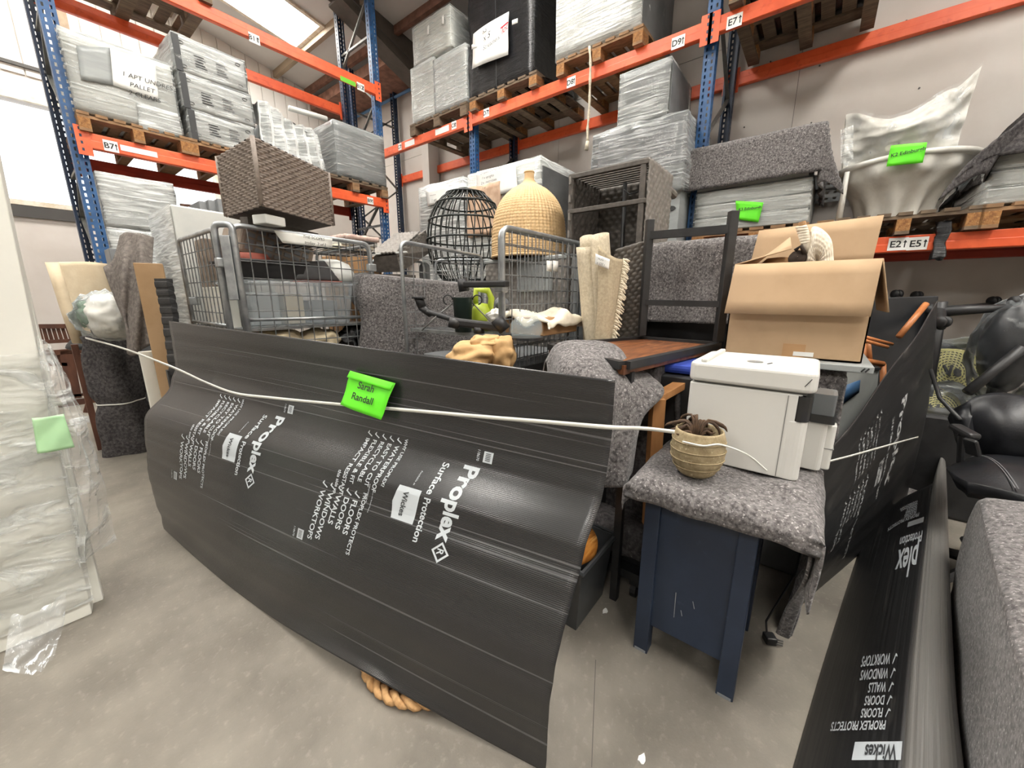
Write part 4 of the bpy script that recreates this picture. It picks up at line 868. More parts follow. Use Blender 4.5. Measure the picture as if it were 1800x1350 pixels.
# tall cardboard box with string
def cbox(name, N, L, Rr, h, m, t, bev=0.004):
    N, L, Rr = V(N), V(L), V(Rr); L = V((L.x, L.y, N.z)); Rr = V((Rr.x, Rr.y, N.z)); Q = L + Rr - N; H = V((0, 0, h))
    return MB().hexa([N, Rr, Q, L], [N + H, Rr + H, Q + H, L + H]).build(name, m, t, bevel=bev)
N = PD(330, 690, 2.5); N.z = 0
t = thing('cardboard_box', N, 'tall narrow cardboard box tied with string, left of the first cage', 'box')
cbox('carton', N, N + V((-0.13, 0.04, 0)), N + V((0.05, 0.25, 0)), 1.5, 'tall_card', t)
MB().tube([PD(256, 470, 2.5), PD(270, 486, 2.5), PD(264, 515, 2.49), PD(272, 545, 2.48), PD(280, 580, 2.47), PD(286, 660, 2.46)], 0.005, 6).build('string', 'rope', t)
MB().tube([PD(258, 520, 2.49), PD(266, 513, 2.47), PD(268, 524, 2.46), PD(259, 522, 2.47), PD(270, 510, 2.47)], 0.006, 6).build('knot', 'rope', t)
mat('black_wicker', (38, 38, 39), 0.6, (28, 28, 29), 20, bump=0.3, bs=40)
t = thing('black_wickerwork', PD(295, 640, 2.3) * V((1, 1, 0)), 'black woven panel on edge between the cardboard box and the first cage', 'wickerwork')
bp = loft([[PD(276, 490, 2.3), PD(290, 560, 2.28), PD(304, 660, 2.25)], [PD(298, 490, 2.26), PD(310, 560, 2.24), PD(320, 660, 2.22)]])
MB().grid(lambda u, v: bp(u, v) + V((-0.004 * (int(v * 18) % 2), -0.004 * (int(v * 18) % 2), 0)), 6, 72).build('woven_face', 'black_wicker', t, solid=0.03)
MB().bar(PD(300, 650, 2.25), PD(300, 650, 2.25) * V((1, 1, 0)), 0.04, 0.04).build('post', 'black_wicker', t)
p0 = PD(262, 700, 2.45)
tag(MB().hexa([V((p0.x, p0.y, 0)), V((p0.x + 0.12, p0.y, 0)), V((p0.x + 0.12, p0.y + 0.04, 0)), V((p0.x, p0.y + 0.04, 0))], [V((p0.x, p0.y, 0.95)), V((p0.x + 0.1, p0.y, 0.95)), V((p0.x + 0.1, p0.y + 0.04, 0.95)), V((p0.x, p0.y + 0.04, 0.95))]).build('white_plank', 'white_board', bevel=0.004), 'narrow white plank standing behind the left end of the main sheet', 'plank')
# white wrapped cabinet behind the first cage
N = PD(299, 358, 2.78); zt = N.z; N.z = 0
t = thing('wrapped_cabinet', N, 'tall white cabinet in tight film between the crates and the first cage', 'cabinet')
L_ = PD(263, 386, 3.2); R_ = N + V((0.62, 0.1, 0))
cbox('cabinet_body', N, L_, R_, zt, 'carton_white', t, 0.012)
e1, e2 = V((L_.x - N.x, L_.y - N.y, 0)), V((R_.x - N.x, R_.y - N.y, 0)); o = V((-0.008, -0.008, 0))
MB().grid(lambda u, v: N + o + e1 * u + V((0, 0, zt * v)) + V((-0.006 * abs(nz(u * 8, v * 20)), 0, 0)), 12, 30).build('stretch_film', 'film_heavy', t, smooth=True)
# grey machine parts behind it
t = thing('metal_shelf_unit', PD(360, 365, 3.4) * V((1, 1, 0)), 'grey metal shelf unit behind the white cabinet, under the left rack', 'shelf')
for k in range(3):
    p = PD(350 + k * 16, 357 - k * 2, 3.6); MB().box((p.x, p.y, 0.5), (p.x + 0.14, p.y + 0.3, p.z + 0.02)).build('shelf_bay', 'carton_side', t, bevel=0.006)
MB().box((PD(350, 360, 3.6).x, PD(350, 360, 3.6).y, 0), (PD(350, 360, 3.6).x + 0.5, PD(350, 360, 3.6).y + 0.3, 0.5)).build('base', 'carton_side', t)
# ------------------------------------------------------------------ roll cages and what they hold
mat('wire', (150, 152, 153), 0.35, (122, 124, 126), 30, metal=0.7)
mat('grey_panel', (118, 120, 120), 0.5, (104, 106, 107), 10)
mat('rattan_brown', (146, 134, 124), 0.6, (120, 108, 99), 30, lo=0.35, hi=0.65)
mat('rattan_grey', (134, 129, 123), 0.6, (110, 105, 100), 30, lo=0.35, hi=0.65)
mat('rattan_dark', (90, 84, 78), 0.65, (70, 65, 60), 30, lo=0.35, hi=0.65)
mat('rattan_natural', (212, 182, 138), 0.7, (202, 170, 124), 20, lo=0.35, hi=0.65)
mat('black_metal', (30, 30, 31), 0.45, (40, 40, 41), 12)
mat('black_rattan', (30, 36, 34), 0.5, (22, 26, 25), 30)
mat('terracotta', (166, 92, 78), 0.8, (150, 80, 68), 12)
mat('clear_plastic', (200, 208, 212), 0.2, alpha=0.22)
mat('tape', (236, 236, 230), 0.5)
mat('beige_cloth', (206, 192, 162), 0.9, (190, 176, 146), 10, bump=0.2, bs=30)
mat('kraft', (196, 160, 112), 0.85, (178, 142, 96), 9, bump=0.25, bs=20)
mat('white_cloth', (226, 218, 200), 0.9, (212, 202, 182), 14, bump=0.3, bs=30)
mat('taupe', (140, 126, 112), 0.8, (124, 110, 98), 12)
mat('dark_green', (34, 52, 46), 0.5, (28, 44, 40), 8)
mat('lime', (178, 196, 60), 0.4, (164, 184, 52), 6)
mat('pale_pink', (214, 190, 178), 0.85, (190, 160, 150), 24)
def rtube(tl, tr, br, bl, r, rad=0.06, closed=False):
    """rounded gate tube: up one side, over the top, down the other"""
    tl, tr, br, bl = V(tl), V(tr), V(br), V(bl); pts = [bl]
    for c, a, b in ((tl, bl, tr), (tr, tl, br)):
        da, db = (a - c).normalized() * rad, (b - c).normalized() * rad
        for k in range(7):
            s = k / 6; pts.append((c + da) * (1 - s) ** 2 + c * 2 * s * (1 - s) + (c + db) * s ** 2)
    pts.append(br); return pts
def gate(t, tl, tr, br, bl, nx, ny, r=0.0125, top_gap=0.0, rails=(), names=('gate_frame', 'wire_mesh'), wr=0.0034):
    tl, tr, br, bl = V(tl), V(tr), V(br), V(bl)
    f = MB().tube(rtube(tl, tr, br, bl, r), r, 10).build(names[0], 'galv', t, smooth=True)
    P = lambda u, v: tl.lerp(tr, u).lerp(bl.lerp(br, u), v); n = (tr - tl).cross(bl - tl).normalized() * 0.004
    w = MB()
    for k in range(1, nx): w.tube([P(k / nx, 0.0 if 0.08 < k / nx < 0.92 else 0.03) - n, P(k / nx, 1) - n], wr, 5, cap=False)
    for k in range(1, ny + 1): w.tube([P(0, k / ny) + n, P(1, k / ny) + n], wr, 5, cap=False)
    stuff(w.build(names[1], 'wire', t))
    for v in rails: MB().tube([P(0, v), P(1, v)], r * 0.8, 8).build('cross_rail', 'galv', t, smooth=True)
def cage_base(t, x0, x1, y0, y1, z=0.17):
    MB().box((x0, y0, z - 0.03), (x1, y1, z)).build('base_tray', 'grey_panel', t, bevel=0.005)
    for x in (x0 + 0.06, x1 - 0.06):
        for y in (y0 + 0.06, y1 - 0.06):
            w = MB().lathe((x, y, 0.055), [(0.001, -0.016), (0.055, -0.016), (0.055, 0.016), (0.001, 0.016)], 16, Matrix.Rotation(R(90), 3, 'X')).build('caster', 'black_metal', t, smooth=False)
            MB().box((x - 0.03, y - 0.025, 0.1), (x + 0.03, y + 0.025, z - 0.03)).build('caster_fork', 'galv', w)
X0, X1, Y0, Y1, ZT = 0.74, 1.62, 2.56, 3.42, 1.68
t = thing('roll_cage', ((X0 + X1) / 2, (Y0 + Y1) / 2, 0), 'first roll cage at the left, with a white banner of tape along its top rail', 'roll cage')
cage_base(t, X0, X1, Y0, Y1)
gate(t, (X0 + 0.05, Y0, ZT), (X1, Y0, ZT - 0.02), (X1, Y0, 0.2), (X0 + 0.05, Y0, 0.2), 11, 16, 0.014, rails=(0.345,))
gate(t, (X0, Y1 - 0.02, ZT - 0.02), (X0, Y0 + 0.08, ZT - 0.02), (X0, Y0 + 0.08, 0.2), (X0, Y1 - 0.02, 0.2), 11, 16, 0.013, rails=(0.36,))
gate(t, (X0 + 0.12, Y1 + 0.02, ZT - 0.1), (X1, Y1 + 0.02, ZT - 0.1), (X1, Y1 + 0.02, 0.2), (X0 + 0.12, Y1 + 0.02, 0.2), 11, 16, 0.012)
gate(t, (X1 + 0.01, Y0 + 0.03, ZT - 0.03), (X1 + 0.01, Y1 - 0.05, ZT - 0.03), (X1 + 0.01, Y1 - 0.05, 0.2), (X1 + 0.01, Y0 + 0.03, 0.2), 10, 16, 0.012)
MB().tube(rtube((X0 - 0.005, Y0 + 0.07, ZT), (X0 + 0.055, Y0 - 0.01, ZT), (X0 + 0.055, Y0 - 0.01, 0.2), (X0 - 0.005, Y0 + 0.07, 0.2), 0.02, 0.035), 0.017, 12).build('corner_post', 'galv', t, smooth=True)
MB().box((X0 + 0.0, Y0 - 0.012, 1.28), (X0 + 0.045, Y0 + 0.03, 1.62), Matrix.Rotation(R(-30), 3, 'Z')).build('corner_plate', 'galv', t, bevel=0.004)
for z, x, y in ((1.48, X0 + 0.0, Y0 + 0.04), (1.27, X0 - 0.005, Y0 + 0.7), (1.5, X1 - 0.01, Y0 - 0.02)): MB().box((x - 0.03, y - 0.02, z - 0.025), (x + 0.03, y + 0.02, z + 0.025)).build('latch', 'galv', t, bevel=0.006)
MB().box((X0 + 0.04, Y0 + 0.02, 1.1), (X1 - 0.02, Y1 - 0.02, 1.115)).build('shelf', 'galv', t)
pb = lambda px, py: PY(px, py, Y0 - 0.02)
sheetlet(t, 'white_banner', 'tape', (pb(481, 405), pb(584, 419), pb(584, 436), pb(497, 427)), (0, -1, 0), k=4)
hand(t, ['THE SCOPES', 'trolley  2 of 2'], pb(532, 418) + V((0, -0.006, 0)), (1, 0, -0.03), UZ, 0.024)
# goods in the first cage
def tub(t, x0, x1, y0, y1, z0, z1, m, rim=0.012, tap=0.03, th=0.004, name='tub'):
    a = [(x0 + tap, y0 + tap, z0), (x1 - tap, y0 + tap, z0), (x1 - tap, y1 - tap, z0), (x0 + tap, y1 - tap, z0)]; b = [(x0, y0, z1), (x1, y0, z1), (x1, y1, z1), (x0, y1, z1)]
    mb = MB().add(a + b, [(3, 2, 1, 0), (0, 1, 5, 4), (1, 2, 6, 5), (2, 3, 7, 6), (3, 0, 4, 7)])
    o = mb.build(name, m, t, solid=th, bevel=0.01)
    MB().tube([(x0 - rim, y0 - rim, z1), (x1 + rim, y0 - rim, z1), (x1 + rim, y1 + rim, z1), (x0 - rim, y1 + rim, z1)], rim, 6, closed=True).build('rim', m, t); return o
t = thing('plastic_tub', (1.15, 2.85, 1.117), 'clear plastic storage tub in the first cage', 'tub')
tub(t, 0.82, 1.5, 2.62, 3.05, 1.117, 1.385, 'clear_plastic')
for k, (x, w, h, m) in enumerate(((0.88, 0.16, 0.2, 'carton_grey'), (1.07, 0.12, 0.19, 'beige_cloth'), (1.22, 0.2, 0.15, 'carton_side'))):
    tag(MB().box((x, 2.7, 1.124), (x + w, 2.95, 1.124 + h)).build(('grey_folder', 'beige_pad', 'dark_folder')[k], m, bevel=0.01), ('grey folder', 'beige pad', 'dark folder')[k] + ' seen through the clear tub in the first cage', ('folder', 'pad', 'folder')[k])
t = thing('black_tray', (0.98, 2.85, 1.4), 'black plastic tray on top of the clear tub', 'tray')
tub(t, 0.8, 1.2, 2.62, 3.0, 1.402, 1.505, 'black_metal', 0.008)
t = thing('black_tray', (1.3, 2.85, 1.4), 'tilted black box lid beside the black tray in the first cage', 'tray')
MB().hexa([(1.12, 2.63, 1.405), (1.42, 2.63, 1.405), (1.42, 3.0, 1.405), (1.12, 3.0, 1.405)], [(1.2, 2.66, 1.52), (1.34, 2.66, 1.535), (1.34, 3.0, 1.535), (1.2, 3.0, 1.52)]).build('lid', 'black_metal', t, bevel=0.006)
MB().box((1.1, 2.61, 1.39), (1.42, 2.66, 1.402)).build('rim', 'terracotta', t)
t = thing('plant_saucer', (0.95, 2.7, 1.51), 'terracotta saucer upside down on the black tray', 'saucer')
MB().lathe((0.93, 2.76, 1.507), [(0.105, 0), (0.11, 0.012), (0.092, 0.045), (0.001, 0.048)], 28).build('saucer', 'terracotta', t, smooth=True)
t = thing('plastic_crate', (1.05, 3.1, 1.5), 'taupe slotted crate tipped on its side, top of the first cage', 'crate')
M_ = Matrix.Rotation(R(18), 3, 'Y')
MB().box((0.92, 2.85, 1.50), (1.36, 3.25, 1.70), M_).build('crate_body', 'taupe', t, bevel=0.02)
sl = MB()
for i in range(7):
    for j in range(4): sl.box((0.95 + i * 0.055, 2.842, 1.53 + j * 0.04), (0.99 + i * 0.055, 2.849, 1.555 + j * 0.04), M_, (1.14, 3.05, 1.6))
stuff(sl.build('crate_slots', 'carton_side', t))
t = thing('white_bucket', (1.46, 2.75, 1.4), 'white plastic bowl at the right of the first cage', 'bowl')
MB().lathe((1.44, 2.8, 1.395), [(0.001, 0), (0.15, 0.0), (0.17, 0.05), (0.13, 0.13), (0.06, 0.16), (0.001, 0.165)], 24).build('bowl', 'carton_white', t, smooth=True)
tag(MB().box((0.8, 3.12, 1.12), (1.02, 3.3, 1.66)).build('cardboard_box', 'taupe', bevel=0.006), 'upright brown cardboard box in the back corner of the first cage', 'box')
tag(MB().box((0.79, 2.78, 0.2), (0.84, 3.3, 1.36)).build('white_board', 'white_board', bevel=0.006), 'white board behind the left gate of the first cage', 'board')
for k, (c, r) in enumerate((((0.95, 2.72, 1.02), (0.2, 0.12, 0.09)), ((1.26, 2.72, 1.0), (0.15, 0.12, 0.085)))):
    tag(blob(c, r, 0.25, 2.5).build('cushion', 'beige_cloth', smooth=True), ['left', 'right'][k] + ' of the two beige cushions under the clear tub', 'cushion', 'beige cushions in the first cage')
tag(MB().box((1.0, 2.75, 0.2), (1.5, 3.2, 0.94)).build('brown_carton', 'board_brown', bevel=0.008), 'brown carton low in the first cage behind the cushions', 'box')
tag(blob((1.5, 2.68, 1.0), (0.1, 0.09, 0.09), 0.5, 3).build('black_bag', 'black_film', smooth=True), 'crumpled black bag at the lower right of the first cage', 'bag')
# woven brown box on top of the first cage
N, L_, R_ = PD(462, 378, 2.2), PD(399, 389, 2.5), PD(587, 406, 2.8); zb = 1.77; N.z = L_.z = R_.z = zb; hgt = PD(447, 239, 2.2).z - zb
t = thing('wicker_box', N, 'big brown grey woven box resting on the first cage', 'wicker box')
eu, ev, H = L_ - N, R_ - N, V((0, 0, hgt))
weave(MB(), N, eu, H, 14, 24, 0.006, n=V((eu.y, -eu.x, 0)).normalized() * (-1 if V((eu.y, -eu.x, 0)).dot(N) > 0 else 1), k=4).build('woven_side', 'rattan_brown', t, smooth=True)
weave(MB(), N, ev, H, 22, 24, 0.006, n=V((ev.y, -ev.x, 0)).normalized() * (-1 if V((ev.y, -ev.x, 0)).dot(N) > 0 else 1), k=4).build('woven_side', 'rattan_brown', t, smooth=True)
weave(MB(), N + H, eu, ev, 14, 22, 0.006, n=(0, 0, 1)).build('woven_top', 'rattan_brown', t, smooth=True)
Q = N + eu + ev
MB().hexa([N + (Q - N) * .02, R_.lerp(L_, .02), Q.lerp(N, .02), L_.lerp(R_, .02)], [N + (Q - N) * .02 + H * .98, R_.lerp(L_, .02) + H * .98, Q.lerp(N, .02) + H * .98, L_.lerp(R_, .02) + H * .98]).build('inner_frame', 'rattan_dark', t)
for c in (N, R_, L_): MB().tube([c + V((0, 0, 0.005)), c + H], 0.012, 8).build('corner_edge', 'rattan_brown', t, smooth=True)
MB().box(PD(458, 392, 2.25) - V((0.0, 0.0, 0)), PD(458, 392, 2.25) + V((0.13, 0.1, 0.05)), Matrix.Rotation(R(20), 3, 'Z')).build('white_foot', 'carton_white', t, bevel=0.006)
MB().bar(N.lerp(L_, 0.5) - V((0, 0, 0.05)), R_.lerp(Q, 0.5) - V((0, 0, 0.05)), 0.05, 0.05).build('support_bar', 'rattan_dark', t)
t = thing('wire_basket', (1.45, 3.0, 1.66), 'black wire basket under the woven box, on the right of the first cage', 'basket')
bs = MB()
for z in (1.62, 1.69): bs.tube([(1.1, 2.66, z), (1.75, 2.7, z), (1.75, 3.1, z), (1.1, 3.1, z)], 0.006, 6, closed=True)
for k in range(12): bs.tube([(1.12 + k * 0.055, 2.66, 1.69), (1.12 + k * 0.055, 2.67, 1.62), (1.12 + k * 0.055, 3.1, 1.62)], 0.003, 5)
stuff(bs.build('wires', 'black_metal', t))
t = thing('folded_textiles', PD(632, 428, 3.3), 'pile of folded pale pink and white textiles right of the woven box', 'textiles')
for k in range(3):
    p = PD(600 + 4 * k, 432 - k * 9, 3.3); MB().grid(lambda u, v: p + V((0.32 * u, 0.02 + 0.3 * v, 0.008 * nz(u * 6, v * 6, k))), 12, 12).build('folded_cloth', ('white_cloth', 'carton_white', 'pale_pink')[k], t, smooth=True, solid=0.04)
p = PD(605, 440, 3.3); tag(MB().box((p.x - 0.02, p.y, 0), (p.x + 0.34, p.y + 0.35, p.z - 0.03)).build('stacked_carton', 'board_brown', bevel=0.006), 'brown carton under the folded textiles', 'box')
# second roll cage, open at the front
X0, X1, YA, YB = 1.66, 2.62, 1.37, 2.2
t = thing('roll_cage', ((X0 + X1) / 2, (YA + YB) / 2, 0), 'second roll cage in the middle with an open front and a wire shelf', 'roll cage')
cage_base(t, X0, X1, YA, YB)
for k in range(2): gate(t, (X0 + 0.03 * k, YA + 0.04 * k, 1.66), (X1 - 0.05, YA + 0.04 * k, 1.66), (X1 - 0.05, YA + 0.04 * k, 0.2), (X0 + 0.03 * k, YA + 0.04 * k, 0.2), 12, 18, 0.014)
gate(t, (X0 - 0.04, YB, 1.65), (X1 - 0.2, YB + 0.02, 1.62), (X1 - 0.2, YB + 0.02, 0.2), (X0 - 0.04, YB, 0.2), 9, 16, 0.013, wr=0.003)
gate(t, (X1, YB - 0.05, 1.6), (X1, YA + 0.08, 1.6), (X1, YA + 0.08, 0.2), (X1, YB - 0.05, 0.2), 8, 16, 0.012)
MB().box((X1 - 0.045, YA - 0.02, 0.2), (X1 - 0.035, YA + 0.1, 1.6)).build('end_plate', 'grey_panel', t, bevel=0.004)
MB().prism([(X1 + 0.01, YB - 0.1 + 0.05 * math.cos(a), 1.5 + 0.05 * math.sin(a)) for a in [math.pi * k / 8 for k in range(9)]] + [(X1 + 0.01, YB - 0.15, 0.3), (X1 + 0.01, YB - 0.05, 0.3)], (0.006, 0, 0)).build('end_panel', 'grey_panel', t)
sh = MB(); ZS = 1.085
for k in range(24): xx = X0 + 0.02 + k * 0.038; sh.tube([(xx, YA + 0.04, ZS), (xx, YB - 0.02, ZS)], 0.003, 5)
stuff(sh.build('shelf_wires', 'wire', t))
for a, b in (((X0, YA + 0.03), (X0, YB - 0.01)), ((X1 - 0.06, YA + 0.03), (X1 - 0.06, YB - 0.01)), ((X0, YB - 0.01), (X1 - 0.06, YB - 0.01)), ((X0, YA + 0.03), (X1 - 0.06, YA + 0.03))): MB().bar((*a, ZS - 0.008), (*b, ZS - 0.008), 0.016, 0.02).build('shelf_edge', 'galv', t)
for z in (1.32, 0.95): MB().box((X0 - 0.02, YA - 0.015, z), (X0 + 0.03, YA + 0.05, z + 0.05)).build('latch', 'galv', t, bevel=0.008)
MB().bar((X0 + 0.01, YA, 0.86), (X0 + 0.01, YB, 0.86), 0.03, 0.05).build('lower_bar', 'black_metal', t); MB().bar((X0, YA, 0.86), (X1, YA, 0.86), 0.02, 0.045).build('lower_bar', 'black_metal', t)
pf = lambda px, py: PY(px, py, YA - 0.02)
for k, dx in enumerate((0, 11)): sheetlet(t, 'address_label', 'sticker', (pf(961 + dx, 458), pf(970 + dx, 459), pf(970 + dx, 478), pf(961 + dx, 476)), (0, -1, 0), k=1)
# monitor arm on the wire shelf
def pth(name, pts, r, m, t, n=10, sq=False): return MB().tube(pts, r, n).build(name, m, t, smooth=True)
t = thing('monitor_arm', PD(880, 568, 2.15), 'black jointed monitor arm lying on the wire shelf', 'monitor arm')
d0 = 2.12
MB().bar(PD(752, 548, 2.3), PD(812, 566, 2.2), 0.05, 0.028).build('arm', 'black_metal', t, bevel=0.01)
MB().bar(PD(800, 566, 2.15), PD(886, 576, 2.05), 0.05, 0.045).build('arm', 'black_metal', t, bevel=0.012)
MB().bar(PD(815, 500, 2.3), PD(892, 499, 2.05), 0.04, 0.034).build('arm', 'black_metal', t, bevel=0.008)
pth('joint', [PD(740, 540, 2.32), PD(758, 552, 2.3)], 0.022, 'black_metal', t); pth('joint', [PD(735, 522, 2.32), PD(742, 540, 2.32)], 0.026, 'black_metal', t); pth('joint', [PD(872, 560, 2.05), PD(888, 580, 2.05)], 0.035, 'black_metal', t)
MB().bar(PD(726, 523, 2.32), PD(746, 524, 2.32), 0.07, 0.012).build('mount_plate', 'black_metal', t, bevel=0.003); pth('joint', [PD(812, 490, 2.3), PD(816, 512, 2.3)], 0.03, 'black_metal', t)
pth('pivot', [PD(790, 566, 2.14), PD(808, 570, 2.14)], 0.03, 'black_metal', t); pth('pivot', [PD(842, 575, 2.1), PD(842, 586, 2.1)], 0.03, 'black_metal', t)
c = PD(814, 556, 2.35); c.z = ZS + 0.005
t = thing('green_bucket', c, 'dark green metal bucket with curled wire handles on the shelf', 'bucket')
MB().lathe(c, [(0.001, 0), (0.05, 0), (0.058, 0.2), (0.062, 0.205), (0.055, 0.2), (0.048, 0.01)], 24).build('bucket', 'dark_green', t, smooth=True)
for s in (-1, 1):
    b = c + RT * 0.06 * s + V((0, 0, 0.19)); MB().tube([b + RT * s * (0.028 + 0.028 * math.cos(a)) + V((0, 0, 0.028 * math.sin(a))) for a in [math.pi + s * 0 - k * 0.45 for k in range(11)]], 0.004, 6).build('curl', 'black_metal', t, smooth=True)
    MB().tube([b + V((0, 0, -0.02)), c + RT * (0.14 * s) + V((0, 0, 0.1)) - F0 * 0.1, c + RT * 0.22 * s + V((0, 0, 0.02)) - F0 * 0.15], 0.004, 6).build('wire_leg', 'brace_steel', t, smooth=True)
c = PD(846, 560, 2.45); c.z = ZS + 0.005
t = thing('lime_jug', c, 'lime green plastic jug with a loop handle behind the monitor arm', 'jug')
MB().lathe(c, [(0.001, 0), (0.055, 0), (0.06, 0.02), (0.058, 0.13), (0.04, 0.165), (0.001, 0.17)], 24).build('jug_body', 'lime', t, smooth=True)
MB().tube([c + RT * 0.05 + V((0, 0, 0.05)), c + RT * 0.065 + V((0, 0, 0.2)), c + RT * 0.045 + V((0, 0, 0.245)), c - RT * 0.03 + V((0, 0, 0.25)), c - RT * 0.035 + V((0, 0, 0.15))], [0.016, 0.02, 0.02, 0.018, 0.018], 12).build('handle', 'lime', t, smooth=True)
tag(blob(PD(882, 535, 2.6), (0.05, 0.05, 0.05), 0.1).build('dark_ball', 'carton_side', smooth=True), 'dark grey ball beside the lime jug', 'ball')
tag(blob(PD(876, 556, 2.35), (0.07, 0.06, 0.045), 0.5, 3).build('clear_bag', 'white_plastic_cloth', smooth=True), 'crumpled white bag beside the lime jug', 'bag')
c = PD(925, 585, 1.98); c.z = ZS
t = thing('glass_dome', c, 'clear glass bowl with a dark foot on the shelf behind the cage side', 'bowl')
mat('clear_glass', (200, 220, 226), 0.05, alpha=0.2, spec=0.9)
MB().lathe(c + V((0, 0, 0.012)), [(0.07, 0), (0.085, 0.03), (0.08, 0.07), (0.055, 0.1), (0.05, 0.105)], 24).build('glass', 'clear_glass', t, smooth=True); MB().lathe(c, [(0.001, 0), (0.09, 0), (0.09, 0.012), (0.001, 0.014)], 24).build('foot', 'black_metal', t)
c = PD(962, 566, 2.3); c.z = ZS
tag(MB().box((c.x - 0.16, c.y - 0.08, ZS), (c.x + 0.22, c.y + 0.25, ZS + 0.1)).build('small_carton', 'board_brown', bevel=0.006), 'small brown carton on the wire shelf under white cloth', 'box')
drape(c.x + 0.02, c.y + 0.08, 0.17, 0.17, ZS + 0.1, (0.05, 0.06, 0.07, 0.06), m='white_cloth', name='white_cloth', label='crumpled white cloth on the small carton', seed=8, lumps=0.05, n=30, rip=0.04, cat='cloth')
c = PD(838, 622, 1.95)
t = thing('paper_sack', c - V((0, 0, 0.08)), 'crumpled kraft paper sack under the wire shelf', 'sack')
blob(c, (0.15, 0.12, 0.07), 0.35, 1.8).build('sack', 'kraft', t, smooth=True); blob(c + V((0.05, -0.02, 0.05)), (0.10, 0.08, 0.045), 0.4, 2.2).build('crumpled_top', 'kraft', t, smooth=True); blob(c + RT * 0.13 + V((0, 0, 0.0)), (0.06, 0.08, 0.09), 0.3, 2).build('folded_side', 'kraft', t, smooth=True)
tag(MB().box((X0 + 0.05, YA + 0.06, 0.2), (X1 - 0.1, YB - 0.06, c.z - 0.1)).build('dark_crate', 'carton_side', bevel=0.01), 'dark crate at the bottom of the second cage under the paper sack', 'crate')
# blanket-covered chest between the cages
N, L_, R_ = PD(640, 487, 2.75), PD(617, 484, 2.98), PD(838, 503, 3.2); zt = 1.42; N.z = zt
cx, cy = 1.72, 2.75
t = tag(MB().hexa([PD(660, 760, 2.85) * V((1, 1, 0)), PD(836, 760, 2.92) * V((1, 1, 0)), PD(836, 760, 3.3) * V((1, 1, 0)), PD(700, 760, 3.3) * V((1, 1, 0))], [PD(660, 760, 2.85) * V((1, 1, 0)) + V((0, 0, 1.38)), PD(836, 760, 2.92) * V((1, 1, 0)) + V((0, 0, 1.34)), PD(836, 760, 3.3) * V((1, 1, 0)) + V((0, 0, 1.34)), PD(700, 760, 3.3) * V((1, 1, 0)) + V((0, 0, 1.38))]).build('shrouded_chest', 'carton_side', bevel=0.01), 'chest hidden under the grey speckled blanket between the cages', 'chest')
bl_ = loft([[PD(618, 484, 2.95), PD(614, 520, 2.85), PD(636, 560, 2.8), PD(628, 640, 2.75), PD(640, 760, 2.7)],
            [PD(638, 484, 2.78), PD(640, 520, 2.72), PD(642, 560, 2.72), PD(640, 640, 2.7), PD(650, 760, 2.68)],
            [PD(700, 490, 2.78), PD(700, 530, 2.76), PD(700, 570, 2.75), PD(700, 650, 2.74), PD(705, 760, 2.72)],
            [PD(770, 497, 2.82), PD(768, 530, 2.8), PD(768, 570, 2.79), PD(768, 650, 2.78), PD(768, 760, 2.76)],
            [PD(842, 504, 2.86), PD(840, 540, 2.85), PD(838, 580, 2.84), PD(838, 650, 2.83), PD(838, 760, 2.8)]])
tag(MB().grid(lambda u, v: bl_(u, v), 40, 40).grid(lambda u, v: bl_(u, 0) + V((0.35, 0.35, 0)) * v + V((0, 0, 0.02 * math.sin(3.1 * v))), 40, 8).build('blanket', 'blanket', smooth=True, solid=0.01), 'speckled grey blanket over the chest behind the left side of the second cage', 'blanket')
# other cages farther back, seen over the blanket
for k, (a, b, dd, nm) in enumerate((((655, 474), (745, 456), 3.5, 'left'), ((765, 458), (868, 470), 3.6, 'right'))):
    A, B = PD(*a, dd), PD(*b, dd + (0.3 if k == 0 else 0)); B.z = A.z = 1.62
    t = thing('roll_cage', V((A.x, A.y, 0)), nm + ' of the two roll cage gates showing behind the speckled blanket', 'roll cage', 'roll cage gates behind the speckled blanket')
    gate(t, A, B, V((B.x, B.y, 0.2)), V((A.x, A.y, 0.2)), 9, 15, 0.012, wr=0.003)
    MB().box((min(A.x, B.x), min(A.y, B.y), 0.14), (max(A.x, B.x) + 0.05, max(A.y, B.y) + 0.3, 0.18)).build('base_tray', 'grey_panel', t); MB().box((A.x, A.y, 0), (A.x + 0.1, A.y + 0.1, 0.14)).build('caster', 'black_metal', t)
    MB().prism([B + V((0.02, 0.02, 0)) + RT * (0.05 * math.cos(q)) + V((0, 0, 0.05 * math.sin(q) - 0.05)) for q in [math.pi * j / 8 for j in range(9)]] + [V((B.x + 0.02, B.y + 0.02, 0.3)) - RT * 0.05, V((B.x + 0.02, B.y + 0.02, 0.3)) + RT * 0.05], F0 * 0.006).build('end_panel', 'grey_panel', t)
